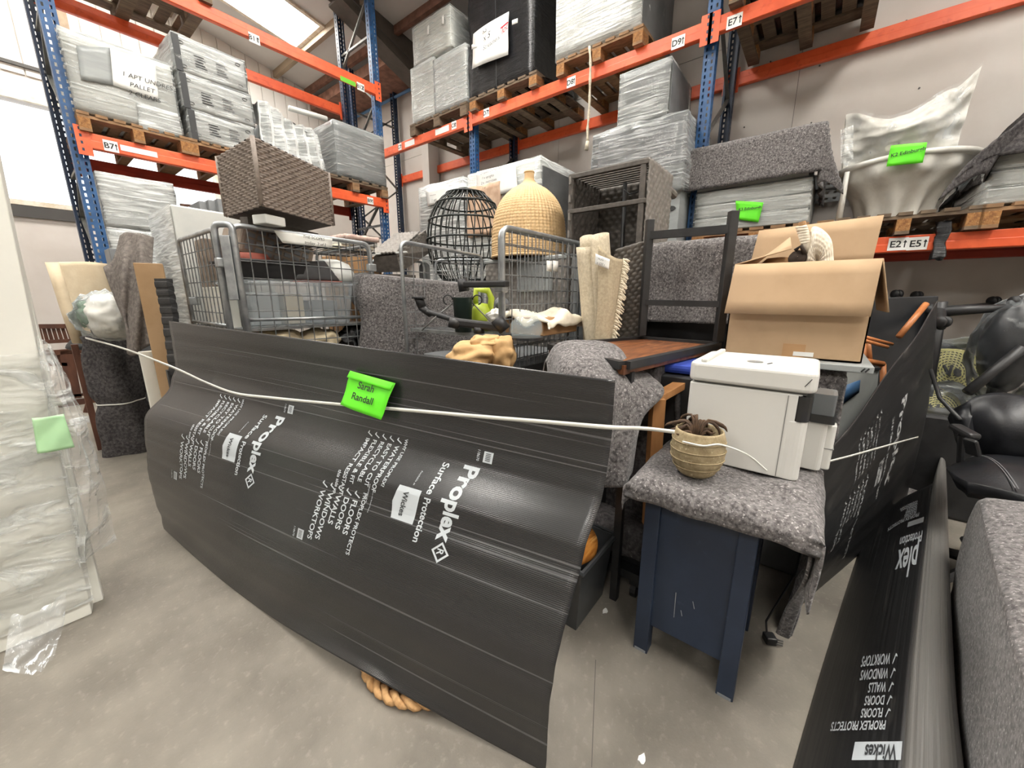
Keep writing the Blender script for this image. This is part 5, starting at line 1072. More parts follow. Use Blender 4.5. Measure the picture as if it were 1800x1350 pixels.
# tilted wicker seat
t = thing('wicker_ottoman', PD(700, 470, 3.5), 'grey wicker ottoman tipped on edge behind the speckled blanket', 'ottoman')
P1, P2, P3, P4 = PD(650, 447, 3.3), PD(697, 411, 3.75), PD(748, 404, 3.9), PD(696, 444, 3.3)
weave(MB(), P1, P4 - P1, P2 - P1, 14, 16, 0.006).build('woven_top', 'rattan_grey', t, smooth=True, solid=0.012)
P5, P6 = PD(705, 478, 3.35), PD(762, 440, 3.9); weave(MB(), P4, P3 - P4, P5 - P4, 16, 10, 0.006).build('woven_side', 'rattan_grey', t, smooth=True, solid=0.012)
MB().hexa([P1 + V((0.03, 0, -0.02)), P4 + V((0.0, 0, -0.02)), P5, P1 + V((0.06, 0.02, -0.14))], [P2 + V((0.03, 0, -0.02)), P3 + V((0, 0, -0.02)), P6, P2 + V((0.06, 0, -0.16))]).build('seat_frame', 'rattan_dark', t)
for p in (P1, P4): MB().bar(p, p + (P4 - P1).normalized() * 0.09, 0.03, 0.012).build('white_tab', 'carton_white', t)
MB().box((P5.x - 0.1, P5.y, 0), (P5.x + 0.15, P5.y + 0.3, P5.z - 0.02)).build('pedestal', 'rattan_dark', t)
# black egg chair frame
c = PD(822, 480, 3.9)
t = thing('egg_chair', V((c.x, c.y, 0)), 'black cane egg chair frame behind the cages', 'egg chair')
ER, EH = 0.372, 0.84; zb = PD(822, 330, 3.9).z - EH
prf = lambda h: ER * (math.sin(math.pi * (0.06 + 0.94 * (0.5 - 0.47 * (h - 0.42)))) ** 0.7 if False else max(0.0, 1 - ((h - 0.38) / 0.62) ** 2.5) ** 0.55 if h > 0.38 else 1 - 0.35 * ((0.38 - h) / 0.38) ** 2)
bars = MB()
for k in range(30):
    a = 2 * math.pi * k / 30; bars.tube([V((c.x + prf(h) * math.cos(a + 0.25 * h), c.y + prf(h) * math.sin(a + 0.25 * h), zb + EH * h)) for h in [j / 16 for j in range(17)]], 0.0058, 6)
stuff(bars.build('cane_bars', 'black_rattan', t, smooth=True))
for h in (0.0, 0.22, 0.44, 0.64, 0.82, 0.93):
    MB().tube([V((c.x + (prf(h) + 0.004) * math.cos(a), c.y + (prf(h) + 0.004) * math.sin(a), zb + EH * h + 0.006 * math.sin(30 * a))) for a in [2 * math.pi * j / 60 for j in range(60)]], 0.009, 6, closed=True).build('hoop', 'black_rattan', t, smooth=True)
for s in (-1, 1): MB().tube([V((c.x, c.y, zb)) + RT * s * 0.24, V((c.x, c.y, 0.02)) + RT * s * 0.28], 0.015, 8).build('stand_leg', 'black_metal', t, smooth=True)
# natural bell lampshade
c = PD(929, 446, 3.4); zb = c.z - 0.03; hh = PD(929, 303, 3.4).z - zb
pts = [V((0.262, 0, 0)), V((0.262, 0, 0.08)), V((0.258, 0, 0.2)), V((0.24, 0, 0.32)), V((0.20, 0, 0.42)), V((0.135, 0, 0.5)), V((0.062, 0, 0.55)), V((0.036, 0, 0.585)), V((0.032, 0, 0.64))]
sc_ = hh / 0.64
def bell(u, v):
    p = catmull(pts, v); a = u * 2 * math.pi; k = 1.17 * (1 + 0.016 * math.sin(a * 60) + 0.008 * math.sin(v * 260))
    return V((c.x + p.x * k * math.cos(a), c.y + p.x * k * math.sin(a), zb + p.z * sc_))
t = thing('bell_lampshade', V((c.x, c.y, zb)), 'natural rattan bell lampshade standing behind the second cage', 'lampshade')
MB().grid(bell, 360, 170).build('woven_shade', 'rattan_natural', t, smooth=True)
MB().tube([bell(i / 60, 0) for i in range(60)], 0.011, 8, closed=True).build('bottom_rim', 'rattan_natural', t, smooth=True); MB().tube([bell(i / 24, 1) for i in range(24)], 0.006, 8, closed=True).build('top_rim', 'rattan_natural', t, smooth=True)
t = thing('wicker_chest', V((c.x, c.y, 0)), 'grey wicker chest with a pale lid under the bell lampshade', 'wicker chest')
b0 = V((c.x - 0.3, c.y - 0.42, 0.1)); zc = zb - 0.015
weave(MB(), V((c.x - 0.14, c.y + 0.36, 0.3)), (0, -0.9, 0), (0, 0, zc - 0.33), 30, 34, 0.005, n=(-1, 0, 0)).build('woven_side', 'rattan_grey', t, smooth=True)
MB().box((c.x - 0.13, c.y - 0.54, 0.0), (c.x + 0.4, c.y + 0.36, zc - 0.03)).build('chest_body', 'rattan_dark', t); MB().box((c.x - 0.15, c.y - 0.55, zc - 0.03), (c.x + 0.42, c.y + 0.38, zc - 0.002)).build('lid', 'carton_grey', t, bevel=0.008)
MB().box((c.x - 0.155, c.y - 0.34, zc - 0.27), (c.x - 0.148, c.y + 0.0, zc - 0.04)).build('pale_panel', 'carton_grey', t)
# tall wicker cabinet with an open front
X, Xb, ya, yb, z0, z1 = 2.62, 3.1, 0.965, 1.535, 0.9, 2.15
t = thing('wicker_cabinet', ((X + Xb) / 2, (ya + yb) / 2, 0), 'tall open fronted dark wicker cabinet with a black pole inside', 'wicker cabinet')
weave(MB(), (X, ya, z0), (Xb - X, 0, 0), (0, 0, z1 - z0), 14, 34, 0.006, n=(0, -1, 0)).build('woven_side', 'rattan_grey', t, smooth=True, solid=0.01)
weave(MB(), (X, yb, z0), (Xb - X, 0, 0), (0, 0, z1 - z0), 14, 34, 0.006, n=(0, -1, 0)).build('woven_side', 'rattan_dark', t, smooth=True, solid=0.01)
weave(MB(), (Xb, ya, z0), (0, yb - ya, 0), (0, 0, z1 - z0), 18, 34, 0.006, n=(-1, 0, 0)).build('woven_back', 'rattan_dark', t, smooth=True, solid=0.01)
for k in range(9): xx = X + 0.03 + k * 0.05; MB().bar((xx, ya, z1), (xx, yb, z1), 0.03, 0.018).build('top_slat', 'rattan_grey', t)
for a, b in (((X, ya + 0.03, z0), (X, ya + 0.03, z1)), ((X, yb - 0.02, z0), (X, yb - 0.02, z1)), ((X, ya, z1 - 0.02), (X, yb, z1 - 0.02)), ((X, ya, 1.9), (X, yb, 1.9)), ((X, ya, z0), (X, yb, z0))): MB().bar(a, b, 0.035, 0.03).build('front_rail', 'rattan_dark', t, bevel=0.004)
for k in range(10): MB().bar((X - 0.02, yb - 0.02, z0 + 0.1 + k * 0.12), (X - 0.02, yb - 0.02, z0 + 0.15 + k * 0.12), 0.012, 0.02).build('binding', 'rattan_grey', t)
pth('pole', [(X + 0.25, 1.2, z0), (X + 0.25, 1.22, z1 - 0.05)], 0.015, 'black_metal', t); MB().tube([(Xb, ya + 0.02, 2.06), (Xb + 0.14, ya + 0.02, 2.05)], 0.03, 10).build('rear_peg', 'rattan_grey', t)
pth('cable', [(X + 0.24, 1.22, 2.05), (X + 0.1, 1.12, 1.98), (X + 0.2, 1.02, 2.02)], 0.005, 'black_metal', t)
for y in (ya + 0.04, yb - 0.04):
    for x in (X + 0.04, Xb - 0.04): MB().bar((x, y, 0), (x, y, z0), 0.05, 0.05).build('leg', 'rattan_dark', t)
p = PX(1085, 440, 2.3)
t = thing('leaning_wickerwork', V((2.3, 0.9, 0)), 'low woven panel leaning below the wicker cabinet, right of the rug', 'wickerwork')
weave(MB(), PX(1072, 600, 2.32), PX(1128, 592, 2.32) - PX(1072, 600, 2.32), PX(1082, 440, 2.32) - PX(1072, 600, 2.32), 10, 24, 0.005, n=(-1, 0, 0)).build('woven_face', 'rattan_dark', t, smooth=True, solid=0.02)
q = PX(1100, 598, 2.34); MB().box((q.x, q.y - 0.08, 0), (q.x + 0.03, q.y + 0.08, q.z + 0.05)).build('support', 'rattan_dark', t)
# rolled rug with fringe
mat('rug', (208, 196, 172), 0.95, (190, 177, 152), 60, bump=0.4, bs=120); mat('rug_back', (176, 162, 136), 0.95, (160, 146, 122), 80, bump=0.3, bs=120); mat('fringe', (222, 212, 190), 0.95, (206, 194, 170), 40)
A_, B_ = PD(1040, 428, 2.42), PD(1060, 700, 2.3); ax = (B_ - A_).normalized(); s1 = ax.orthogonal().normalized(); s1 = (RT - ax * RT.dot(ax)).normalized(); s2 = ax.cross(s1)
t = thing('rolled_rug', V((B_.x, B_.y, B_.z)), 'cream rug rolled up on end with a fringed edge and a paper label', 'rug')
def spiral(u, v):
    a = u * 4.6 * math.pi; r = 0.05 + 0.055 * u; return A_ + (B_ - A_) * v + (s1 * math.cos(a) + s2 * math.sin(a)) * r - ax * (0.04 * math.sin(u * 9) * (1 - v))
MB().grid(spiral, 90, 20).build('rug_roll', 'rug', t, smooth=True, solid=0.012)
fl_ = loft([[PD(1052, 432, 2.25), PD(1050, 520, 2.22), PD(1042, 640, 2.2)], [PD(1078, 452, 2.22), PD(1072, 530, 2.2), PD(1062, 640, 2.18)], [PD(1094, 456, 2.3), PD(1084, 530, 2.26), PD(1066, 640, 2.22)]])
MB().grid(fl_, 16, 24).build('loose_flap', 'rug_back', t, smooth=True, solid=0.012)
fr = MB()
for k in range(90):
    s = k / 89; p = fl_(1.0, s) + F0 * -0.01; d = RT * (0.03 + 0.012 * math.sin(k * 2.3)) + V((0, 0, -0.02 + 0.012 * math.sin(k * 1.7))) - F0 * 0.01
    fr.tube([p, p + d * 0.5 + V((0, 0, 0.006)), p + d], [0.006, 0.007, 0.004], 5)
stuff(fr.build('fringe', 'fringe', t, smooth=True))
sheetlet(t, 'paper_label', 'sticker', (PD(1047, 446, 2.21), PD(1072, 456, 2.18), PD(1070, 474, 2.18), PD(1046, 464, 2.21)), -F0, k=4)
hand(t, ['RUG 160', 'x 230 cm'], PD(1050, 456, 2.19), RT + V((0, 0, -0.25)), UZ, 0.016)
# ------------------------------------------------------------------ right half of the pile
mat('navy_paint', (42, 54, 74), 0.45, (36, 47, 66), 4, col3=(62, 76, 98), ns3=14, lo3=0.62, hi3=0.8, bump=0.06, bs=20)
mat('scuff', (140, 144, 148), 0.7)
mat('appliance_white', (214, 213, 208), 0.32, (210, 209, 203), 2, spec=0.5)
mat('appliance_gap', (120, 120, 118), 0.6)
mat('smoked_plastic', (30, 31, 33), 0.12, spec=0.7)
mat('grey_clear', (120, 124, 126), 0.15, alpha=0.7)
mat('stoneware', (160, 144, 112), 0.85, (138, 122, 92), 40, col3=(188, 174, 142), ns3=90, lo3=0.58, hi3=0.7, bump=0.6, bs=60, bdist=0.004)
mat('soil', (58, 46, 38), 0.95, (44, 34, 28), 40)
mat('dry_leaf', (92, 70, 50), 0.9, (64, 48, 36), 20)
mat('card', (180, 152, 120), 0.85, (170, 142, 110), 3, bump=0.05, bs=20); mat('card_inside', (170, 130, 88), 0.9, (160, 121, 80), 4)
mat('rustic_wood', (124, 76, 44), 0.45, (84, 48, 28), 5, stretch=(1, 6, 1), col3=(164, 108, 62), ns3=8, lo3=0.55, hi3=0.75, bump=0.1, bs=20)
mat('pine', (178, 128, 78), 0.7, (150, 102, 58), 6, stretch=(1, 1, 0.2))
mat('varnished', (178, 120, 56), 0.25, (136, 84, 34), 7, stretch=(1, 8, 1), col3=(206, 154, 86), ns3=10, lo3=0.55, hi3=0.7)
mat('copper_wood', (190, 124, 76), 0.4, (168, 104, 60), 10)
mat('leather', (20, 21, 24), 0.38, (28, 29, 33), 20, bump=0.12, bs=90, spec=0.5)
mat('stitch', (120, 120, 122), 0.8)
mat('mesh_yellow', (176, 172, 112), 0.6, (160, 156, 98), 8)
mat('bin_grey', (70, 72, 74), 0.35, (62, 64, 66), 6)
mat('tv_black', (22, 24, 27), 0.3, (32, 34, 37), 5)
mat('picture_grey', (150, 152, 148), 0.5, (140, 142, 138), 4); mat('picture_blue', (66, 100, 136), 0.5, (58, 90, 124), 4)
mat('white_wicker', (230, 220, 202), 0.8, (212, 200, 180), 40); mat('blue_cloth', (36, 60, 150), 0.8)
mat('basket_straw', (196, 156, 108), 0.85, (166, 126, 82), 30, bump=0.4, bs=60)
# navy cabinet
CX0, CX1, CY0, CY1, CT = 1.225, 1.62, 0.045, 0.375, 0.665
t = thing('navy_cabinet', ((CX0 + CX1) / 2, (CY0 + CY1) / 2, 0), 'navy painted bedside cabinet with square legs under the white appliance', 'cabinet')
for x in (CX0 + 0.024, CX1 - 0.024):
    for y in (CY0 + 0.024, CY1 - 0.024): MB().box((x - 0.026, y - 0.026, 0), (x + 0.026, y + 0.026, CT)).build('leg', 'navy_paint', t, bevel=0.003)
MB().box((CX0 + 0.014, CY0 + 0.04, 0.12), (CX0 + 0.026, CY1 - 0.04, CT)).build('side_panel', 'navy_paint', t)
MB().box((CX0 + 0.04, CY0 + 0.012, 0.12), (CX1 - 0.04, CY0 + 0.024, CT)).build('side_panel', 'navy_paint', t); MB().box((CX0 + 0.03, CY0 + 0.03, 0.12), (CX1 - 0.03, CY1 - 0.015, CT - 0.01)).build('carcass', 'navy_paint', t)
MB().box((CX0 - 0.01, CY0 - 0.01, CT), (CX1 + 0.01, CY1 + 0.01, CT + 0.022)).build('top', 'navy_paint', t, bevel=0.004)
for a, b in (((1.2135, 0.25, 0.2), (1.2135, 0.252, 0.3)), ((1.2135, 0.19, 0.27), (1.2135, 0.197, 0.295)), ((1.2135, 0.225, 0.22), (1.2135, 0.23, 0.24))): MB().bar(V(a) + V((0.025, 0, 0)), V(b) + V((0.025, 0, 0)), 0.002, 0.002).build('scratch', 'scuff', t)
for x, y in ((CX0 - 0.0026, CY0 + 0.024), (CX0 - 0.0026, CY1 - 0.024)): MB().box((x, y - 0.02, 0.001), (x + 0.002, y + 0.02, 0.012)).build('chipped_edge', 'scuff', t)
drape(1.44, 0.17, 0.22, 0.22, CT + 0.026, (0.085, 0.12, 0.24, 0.11), label='mottled grey blanket on the navy cabinet, hanging down on its right', seed=11, rip=0.03, rc=0.045, n=64, lumps=0.012, flare=0.0, cp=0.05)
hb2 = loft([[PY(1330, 880, -0.04) if False else V((1.21, -0.075, 0.64)), V((1.215, -0.075, 0.55)), V((1.3, -0.07, 0.42)), V((1.4, -0.06, 0.3)), V((1.46, -0.05, 0.14))],
            [V((1.3, -0.085, 0.66)), V((1.31, -0.1, 0.5)), V((1.38, -0.085, 0.38)), V((1.45, -0.08, 0.25)), V((1.49, -0.07, 0.12))],
            [V((1.45, -0.085, 0.66)), V((1.46, -0.1, 0.5)), V((1.47, -0.075, 0.36)), V((1.49, -0.08, 0.24)), V((1.52, -0.07, 0.13))],
            [V((1.66, -0.08, 0.66)), V((1.66, -0.09, 0.5)), V((1.63, -0.085, 0.36)), V((1.6, -0.08, 0.26)), V((1.58, -0.07, 0.16))]])
hb2o = MB().grid(lambda u, v: hb2(u, v) + V((0, 0.012 * math.sin(u * 22) * v, 0)), 40, 40).build('blanket_fall', 'blanket', bpy.data.objects[[o.name for o in bpy.data.objects if o.get('label', '').startswith('mottled grey blanket on the navy')][0]], smooth=True, solid=0.008)
# white appliance
AX, AX1, AY0, AY1, AZ, AZ1 = 1.46, 1.80, -0.02, 0.33, 0.715, 1.075
t = thing('white_appliance', ((AX + AX1) / 2, (AY0 + AY1) / 2, AZ), 'boxy white plastic appliance with a lid, standing on the blanket', 'appliance')
def rbox(a, b, r, seg=4):
    (x0, y0, z0), (x1, y1, z1) = a, b; pl = []
    for cx, cy, s in ((x1 - r, y1 - r, 0), (x0 + r, y1 - r, 1), (x0 + r, y0 + r, 2), (x1 - r, y0 + r, 3)):
        for k in range(seg + 1): q = math.pi / 2 * (s + k / seg); pl.append(V((cx + r * math.cos(q), cy + r * math.sin(q), z0)))
    return MB().prism(pl, (0, 0, z1 - z0))
rbox((AX, AY0 + 0.02, AZ), (AX1, AY1, AZ1 - 0.075), 0.012).build('housing', 'appliance_white', t, bevel=0.004)
rbox((AX + 0.012, AY0 + 0.01, AZ1 - 0.078), (AX1 - 0.01, AY1 - 0.01, AZ1 - 0.068), 0.012).build('lid_gap', 'appliance_gap', t)
lid = rbox((AX - 0.008, AY0 - 0.012, AZ1 - 0.068), (AX1 + 0.01, AY1 + 0.006, AZ1), 0.03).build('lid', 'appliance_white', t, bevel=0.012, bseg=3)
MB().box((AX + 0.0, AY1 - 0.05, AZ1 - 0.002), (AX1, AY1 - 0.03, AZ1 + 0.012)).build('lid_ridge', 'appliance_white', lid, bevel=0.005)
MB().lathe((AX + 0.12, 0.15, AZ1 + 0.0005), [(0.001, 0.001), (0.025, 0.001)], 20).build('lid_badge', 'appliance_gap', lid)
MB().bar((AX + 0.09, 0.11, AZ1 + 0.001), (AX + 0.12, 0.1, AZ1 + 0.001), 0.004, 0.002).build('lid_mark', 'dark_clip', lid)
MB().bar((AX - 0.009, AY0 + 0.02, AZ1 - 0.045), (AX - 0.009, AY0 + 0.005, AZ1 - 0.02), 0.002, 0.002).build('hair_mark', 'dark_clip', lid)
rbox((AX - 0.002, AY0 - 0.004, AZ), (AX + 0.13, AY0 + 0.06, AZ + 0.2), 0.025).build('corner_column', 'appliance_white', t, bevel=0.004)
rbox((AX - 0.004, AY0 - 0.008, AZ + 0.2), (AX + 0.12, AY0 + 0.046, AZ1 - 0.078), 0.03).build('smoked_window', 'smoked_plastic', t, bevel=0.003)
MB().box((AX - 0.0015, AY0 + 0.055, AZ + 0.004), (AX + 0.001, AY0 + 0.057, AZ1 - 0.08)).build('panel_seam', 'appliance_gap', t)
rbox((AX + 0.14, AY0 - 0.06, AZ - 0.0), (AX + 0.24, AY0 + 0.02, AZ + 0.17), 0.015).build('side_unit', 'appliance_white', t, bevel=0.004); rbox((AX + 0.17, AY0 - 0.085, AZ), (AX + 0.23, AY0 - 0.05, AZ + 0.16), 0.012).build('side_door', 'appliance_white', t, bevel=0.004)
MB().box((AX + 0.169, AY0 - 0.087, AZ + 0.075), (AX + 0.231, AY0 - 0.05, AZ + 0.078)).build('door_seam', 'appliance_gap', t)
rbox((AX + 0.13, AY0 - 0.075, AZ + 0.172), (AX + 0.25, AY0 + 0.02, AZ + 0.2), 0.01).build('cup_base', 'smoked_plastic', t); rbox((AX + 0.135, AY0 - 0.07, AZ + 0.2), (AX + 0.245, AY0 + 0.015, AZ + 0.27), 0.01).build('clear_cup', 'grey_clear', t)
# pot with a dead plant
c = V((1.335, 0.255, CT + 0.05))
t = thing('plant_pot', c, 'ribbed sand coloured pot with a dried plant, in front of the white appliance', 'plant pot')
prof_ = [(0.001, 0), (0.05, 0), (0.062, 0.012), (0.08, 0.05), (0.0845, 0.085), (0.0805, 0.13), (0.073, 0.155), (0.069, 0.156), (0.066, 0.14), (0.06, 0.1)]
pts = []
for (r0, h0), (r1, h1) in zip(prof_, prof_[1:]):
    for k in range(4): s = k / 4; pts.append((r0 + (r1 - r0) * s, h0 + (h1 - h0) * s))
MB().lathe(c, [(r * (1 - (0.03 if (h * 1000) % 31 < 3.5 and 0.01 < h < 0.15 and r > 0.05 else 0)), h) for r, h in pts], 40).build('pot', 'stoneware', t, smooth=True)
for h, r in ((0.032, 0.0722), (0.062, 0.0824), (0.093, 0.0845), (0.122, 0.0818)): MB().tube([c + V((r * math.cos(a), r * math.sin(a), h + 0.002 * math.sin(2 * a))) for a in [2 * math.pi * k / 40 for k in range(40)]], 0.0022, 5, closed=True).build('rib', 'stoneware', t, smooth=True)
MB().lathe(c, [(0.001, 0.125), (0.064, 0.122)], 24).build('soil', 'soil', t)
for k in range(26):
    a = random.uniform(-1.2, 2.6); l = random.uniform(0.03, 0.11) * (1.0 if k % 3 else 0.6); d = V((math.cos(a), math.sin(a), 0)); b = c + V((0.0, 0.01, 0.12))
    P = [b + d * 0.01, b + d * 0.03 + V((0, 0, l * 0.7)), b + d * (0.045 + 0.02 * (k % 3)) + V((0, 0, l * 0.5)), b + d * (0.06 + 0.02 * (k % 3)) + V((0, 0, -0.005 + 0.03 * (k % 2)))]
    MB().tube([catmull(P, i / 8) for i in range(9)], [0.001, 0.003, 0.005, 0.004, 0.005, 0.006, 0.004, 0.003, 0.001], 5).build('dried_leaf', 'dry_leaf', t, smooth=True)
strap('white_strap', [c + V((-0.087, 0.03, 0.13)), c + V((-0.08, -0.03, 0.128)), c + V((-0.04, -0.075, 0.13)), V((AX - 0.012, 0.12, AZ + 0.06)), V((AX - 0.012, 0.06, AZ + 0.02))], 0.006, (0, 0, 1), 'white strap looped round the pot to the foot of the appliance', 40)
# big open cardboard box
BX, BX1, BY0, BY1, BZ, BZ1 = 2.05, 2.48, -0.165, 0.325, 1.04, 1.44
t = thing('cardboard_box', (2.26, 0.08, BZ), 'large open cardboard box behind the white appliance, with a rattan head sticking out', 'box')
MB().box((BX, BY0, BZ), (BX + 0.005, BY1, BZ1)).build('front_wall', 'card', t); MB().box((BX1 - 0.005, BY0, BZ), (BX1, BY1, BZ1)).build('rear_wall', 'card', t)
MB().box((BX, BY0, BZ), (BX1, BY0 + 0.005, BZ1)).build('side_wall', 'card', t); MB().box((BX, BY1 - 0.005, BZ), (BX1, BY1, BZ1)).build('side_wall', 'card', t); MB().box((BX, BY0, BZ), (BX1, BY1, BZ + 0.005)).build('bottom', 'card', t)
def flap(a, b, c_, d): sheetlet(t, 'flap', 'card', (a, b, c_, d), (0, 0, 1), th=0.005, k=4)
flap((BX, BY1, BZ1), (BX, BY0, BZ1), (BX - 0.045, BY0 + 0.005, BZ1 - 0.215), (BX - 0.045, BY1 + 0.012, BZ1 - 0.215))
flap((BX1, BY1, BZ1), (BX1, BY0, BZ1), (BX1 + 0.03, BY0 - 0.01, BZ1 + 0.22), (BX1 + 0.03, BY1 - 0.02, BZ1 + 0.2))
flap((BX, BY1, BZ1), (BX1, BY1, BZ1), (BX1 - 0.1, BY1 - 0.17, BZ1 + 0.14), (BX + 0.05, BY1 - 0.2, BZ1 + 0.06))
flap((BX, BY0, BZ1), (BX1, BY0, BZ1), (BX1, BY0 - 0.05, BZ1 - 0.2), (BX + 0.03, BY0 - 0.05, BZ1 - 0.2))
MB().box((BX - 0.003, 0.02, BZ), (BX, 0.1, BZ + 0.06)).build('parcel_tape', 'board_brown', t); MB().box((BX - 0.004, -0.01, BZ + 0.01), (BX - 0.001, 0.06, BZ + 0.028)).build('shipping_label', 'sticker', t)
# rattan animal head
h0 = PX(1432, 462, 2.14)
t = thing('rattan_horse', h0, 'white rattan horse head ornament poking out of the cardboard box', 'ornament')
hp = [PX(1408, 462, 2.12), PX(1412, 432, 2.12), PX(1420, 396, 2.12), PX(1446, 402, 2.12), PX(1464, 420, 2.12), PX(1466, 460, 2.12)]
def hd_(u, v):
    top_ = catmull([PX(1414, 460, 2.14), PX(1422, 425, 2.14), PX(1428, 400, 2.14), PX(1446, 404, 2.14), PX(1462, 424, 2.14), PX(1466, 462, 2.14)], u); base = PX(1436, 462, 2.14)
    p = base.lerp(top_, v); b = 0.045 * math.sin(math.pi * min(1, v * 0.96)) ** 0.6; return p, b
MB().grid(lambda u, v: hd_(u, v)[0] + V((-hd_(u, v)[1] - 0.006 * abs(math.sin(u * 40)) * abs(math.sin(v * 22)), 0, 0)), 60, 30).grid(lambda u, v: hd_(u, v)[0] + V((hd_(u, v)[1], 0, 0)), 40, 16).build('woven_head', 'white_wicker', t, smooth=True)
MB().tube([PX(1410, 398, 2.12), PX(1413, 412, 2.12), PX(1420, 430, 2.12), PX(1424, 445, 2.12)], [0.016, 0.02, 0.02, 0.014], 12).build('bound_muzzle', 'white_wicker', t, smooth=True)
for k in range(7): a = PX(1409 + k * 1.5, 400 + k * 4.5, 2.12); MB().lathe(a, [(0.019, -0.004), (0.023, 0), (0.019, 0.004)], 14).build('binding', 'white_wicker', t, smooth=True)
MB().tube([PX(1410, 390, 2.12), PX(1411, 398, 2.12)], 0.013, 10).build('cut_end', 'board_brown', t)
MB().lathe(PX(1402, 452, 2.1), [(0.001, 0.008), (0.03, 0.004), (0.034, -0.01), (0.02, -0.02)], 16, Matrix.Rotation(R(-70), 3, 'Y')).build('leather_ear', 'soil', t, smooth=True); MB().tube([PX(1398, 440, 2.1), PX(1408, 432, 2.09), PX(1414, 446, 2.1)], 0.008, 8).build('leather_knot', 'soil', t, smooth=True)
tag(MB().lathe(PX(1368, 472, 2.2), [(0.001, 0.05), (0.05, 0.045), (0.075, 0.02), (0.078, -0.05), (0.001, -0.06)], 24).build('brown_bowl', 'card_inside', smooth=True), 'brown round basket lying inside the open cardboard box', 'basket')
# what carries the box
tag(MB().box((2.06, -0.1, 0), (2.5, 0.34, 0.985)).build('shrouded_chest', 'carton_side', bevel=0.01), 'chest under a blanket below the large cardboard box', 'chest')
drape(2.28, 0.12, 0.22, 0.22, 0.985, (0.3, 0.1, 0.24, 0.1), label='grey blanket on the chest between the appliance and the dusty sheet', seed=21, rip=0.03, flare=0.0, cp=0.05)
t = thing('flat_parcel', (2.25, -0.05, 1.012), 'flat carton with double slash marks under the cardboard box', 'box')
MB().box((1.98, -0.2, 1.01), (2.45, 0.3, 1.036)).build('carton', 'carton_grey', t, bevel=0.003)
for k in range(2): MB().bar((1.977, -0.165 + k * 0.012 - 0.01, 1.015), (1.977, -0.165 + k * 0.012 - 0.02, 1.03), 0.002, 0.005).build('slash_mark', 'ink', t)
# upturned table with black legs
A, B, C, D = PD(965, 606, 1.96), PD(1127, 592, 2.32), PD(1266, 602, 2.02), PD(1097, 641, 1.39); z = 1.05
for p in (A, B, C, D): p.z = z
t = thing('upturned_table', (A + B + C + D) / 4, 'upturned table with a rustic wood top and black square steel legs', 'table')
MB().hexa([A - V((0, 0, .035)), D - V((0, 0, .035)), C - V((0, 0, .035)), B - V((0, 0, .035))], [A, D, C, B]).build('table_top', 'rustic_wood', t)
for a, b in ((A, B), (B, C), (C, D), (A, D)): MB().bar(a.lerp(b, 0.02), b.lerp(a, 0.02), 0.03, 0.03).build('frame_rail', 'black_metal', t)
lt = [(PD(1128, 590, 2.28), PD(1143, 386, 2.28)), (PD(1262, 600, 2.0), PD(1290, 371, 2.0))]
for a, b in lt: MB().bar(a, b, 0.04, 0.04, up=F0).build('leg', 'black_metal', t, bevel=0.003)
MB().bar(lt[0][0].lerp(lt[0][1], 0.87), lt[1][0].lerp(lt[1][1], 0.87), 0.03, 0.04).build('leg_rail', 'black_metal', t); MB().bar(lt[0][0].lerp(lt[0][1], 0.3), lt[1][0].lerp(lt[1][1], 0.3), 0.03, 0.032).build('leg_rail', 'black_metal', t)
for k, p in enumerate((A, D)): MB().bar(V((p.x + 0.06, p.y, 0)), p + V((0.06, 0, -0.03)), 0.03, 0.03).build('support_post', 'black_metal', t)
tag(MB().box((1.62, 0.5, 0), (2.2, 0.95, 1.005)).build('shrouded_crate', 'blanket_dark', bevel=0.01), 'dark covered crate under the upturned table', 'crate')
t = thing('framed_board', PD(1100, 590, 2.35) * V((1, 1, 0)) + V((0, 0, 1.05)), 'wooden board with white edges leaning behind the upturned table', 'board')
q0, q1, q2, q3 = PD(1082, 592, 2.5), PD(1110, 522, 2.6), PD(1132, 522, 2.5), PD(1112, 592, 2.4)
MB().hexa([q0, q3, q3 + F0 * .02, q0 + F0 * .02], [q1, q2, q2 + F0 * .02, q1 + F0 * .02]).build('board', 'rustic_wood', t)
for a, b in ((q0, q1), (q1, q2), (q3, q2)): MB().bar(a - F0 * .01, b - F0 * .01, 0.014, 0.014).build('white_edge', 'carton_white', t)
tag(MB().box((2.68, 0.34, 0), (3.0, 0.92, 1.62)).build('shrouded_cabinet', 'black_metal', bevel=0.01), 'cabinet under the grey blanket behind the black table legs', 'cabinet')
drape(2.86, 0.63, 0.2, 0.3, 1.625, (0.52, 0.1, 0.1, 0.1), label='grey blanket hanging behind the black table legs', seed=31, rip=0.07, n=60, rc=0.05)
# blanket over the chair at the right end of the main sheet
ch = loft([[PD(962, 640, 1.62), PD(970, 700, 1.55), PD(985, 790, 1.5), PD(1000, 900, 1.45)],
           [PD(985, 608, 1.62), PD(990, 660, 1.42), PD(1000, 760, 1.38), PD(1010, 880, 1.36)],
           [PD(1035, 603, 1.62), PD(1040, 660, 1.38), PD(1045, 760, 1.34), PD(1050, 850, 1.32)],
           [PD(1086, 612, 1.6), PD(1092, 680, 1.38), PD(1078, 770, 1.33), PD(1062, 862, 1.3)],
           [PD(1112, 650, 1.58), PD(1128, 690, 1.42), PD(1098, 770, 1.36), PD(1090, 850, 1.32)],
           [PD(1142, 660, 1.58), PD(1166, 690, 1.45), PD(1128, 740, 1.4), PD(1112, 840, 1.36)]])
t = thing('shrouded_chair', PD(1050, 620, 1.7) * V((1, 1, 0)), 'chair under a grey blanket, right behind the end of the main sheet', 'chair')
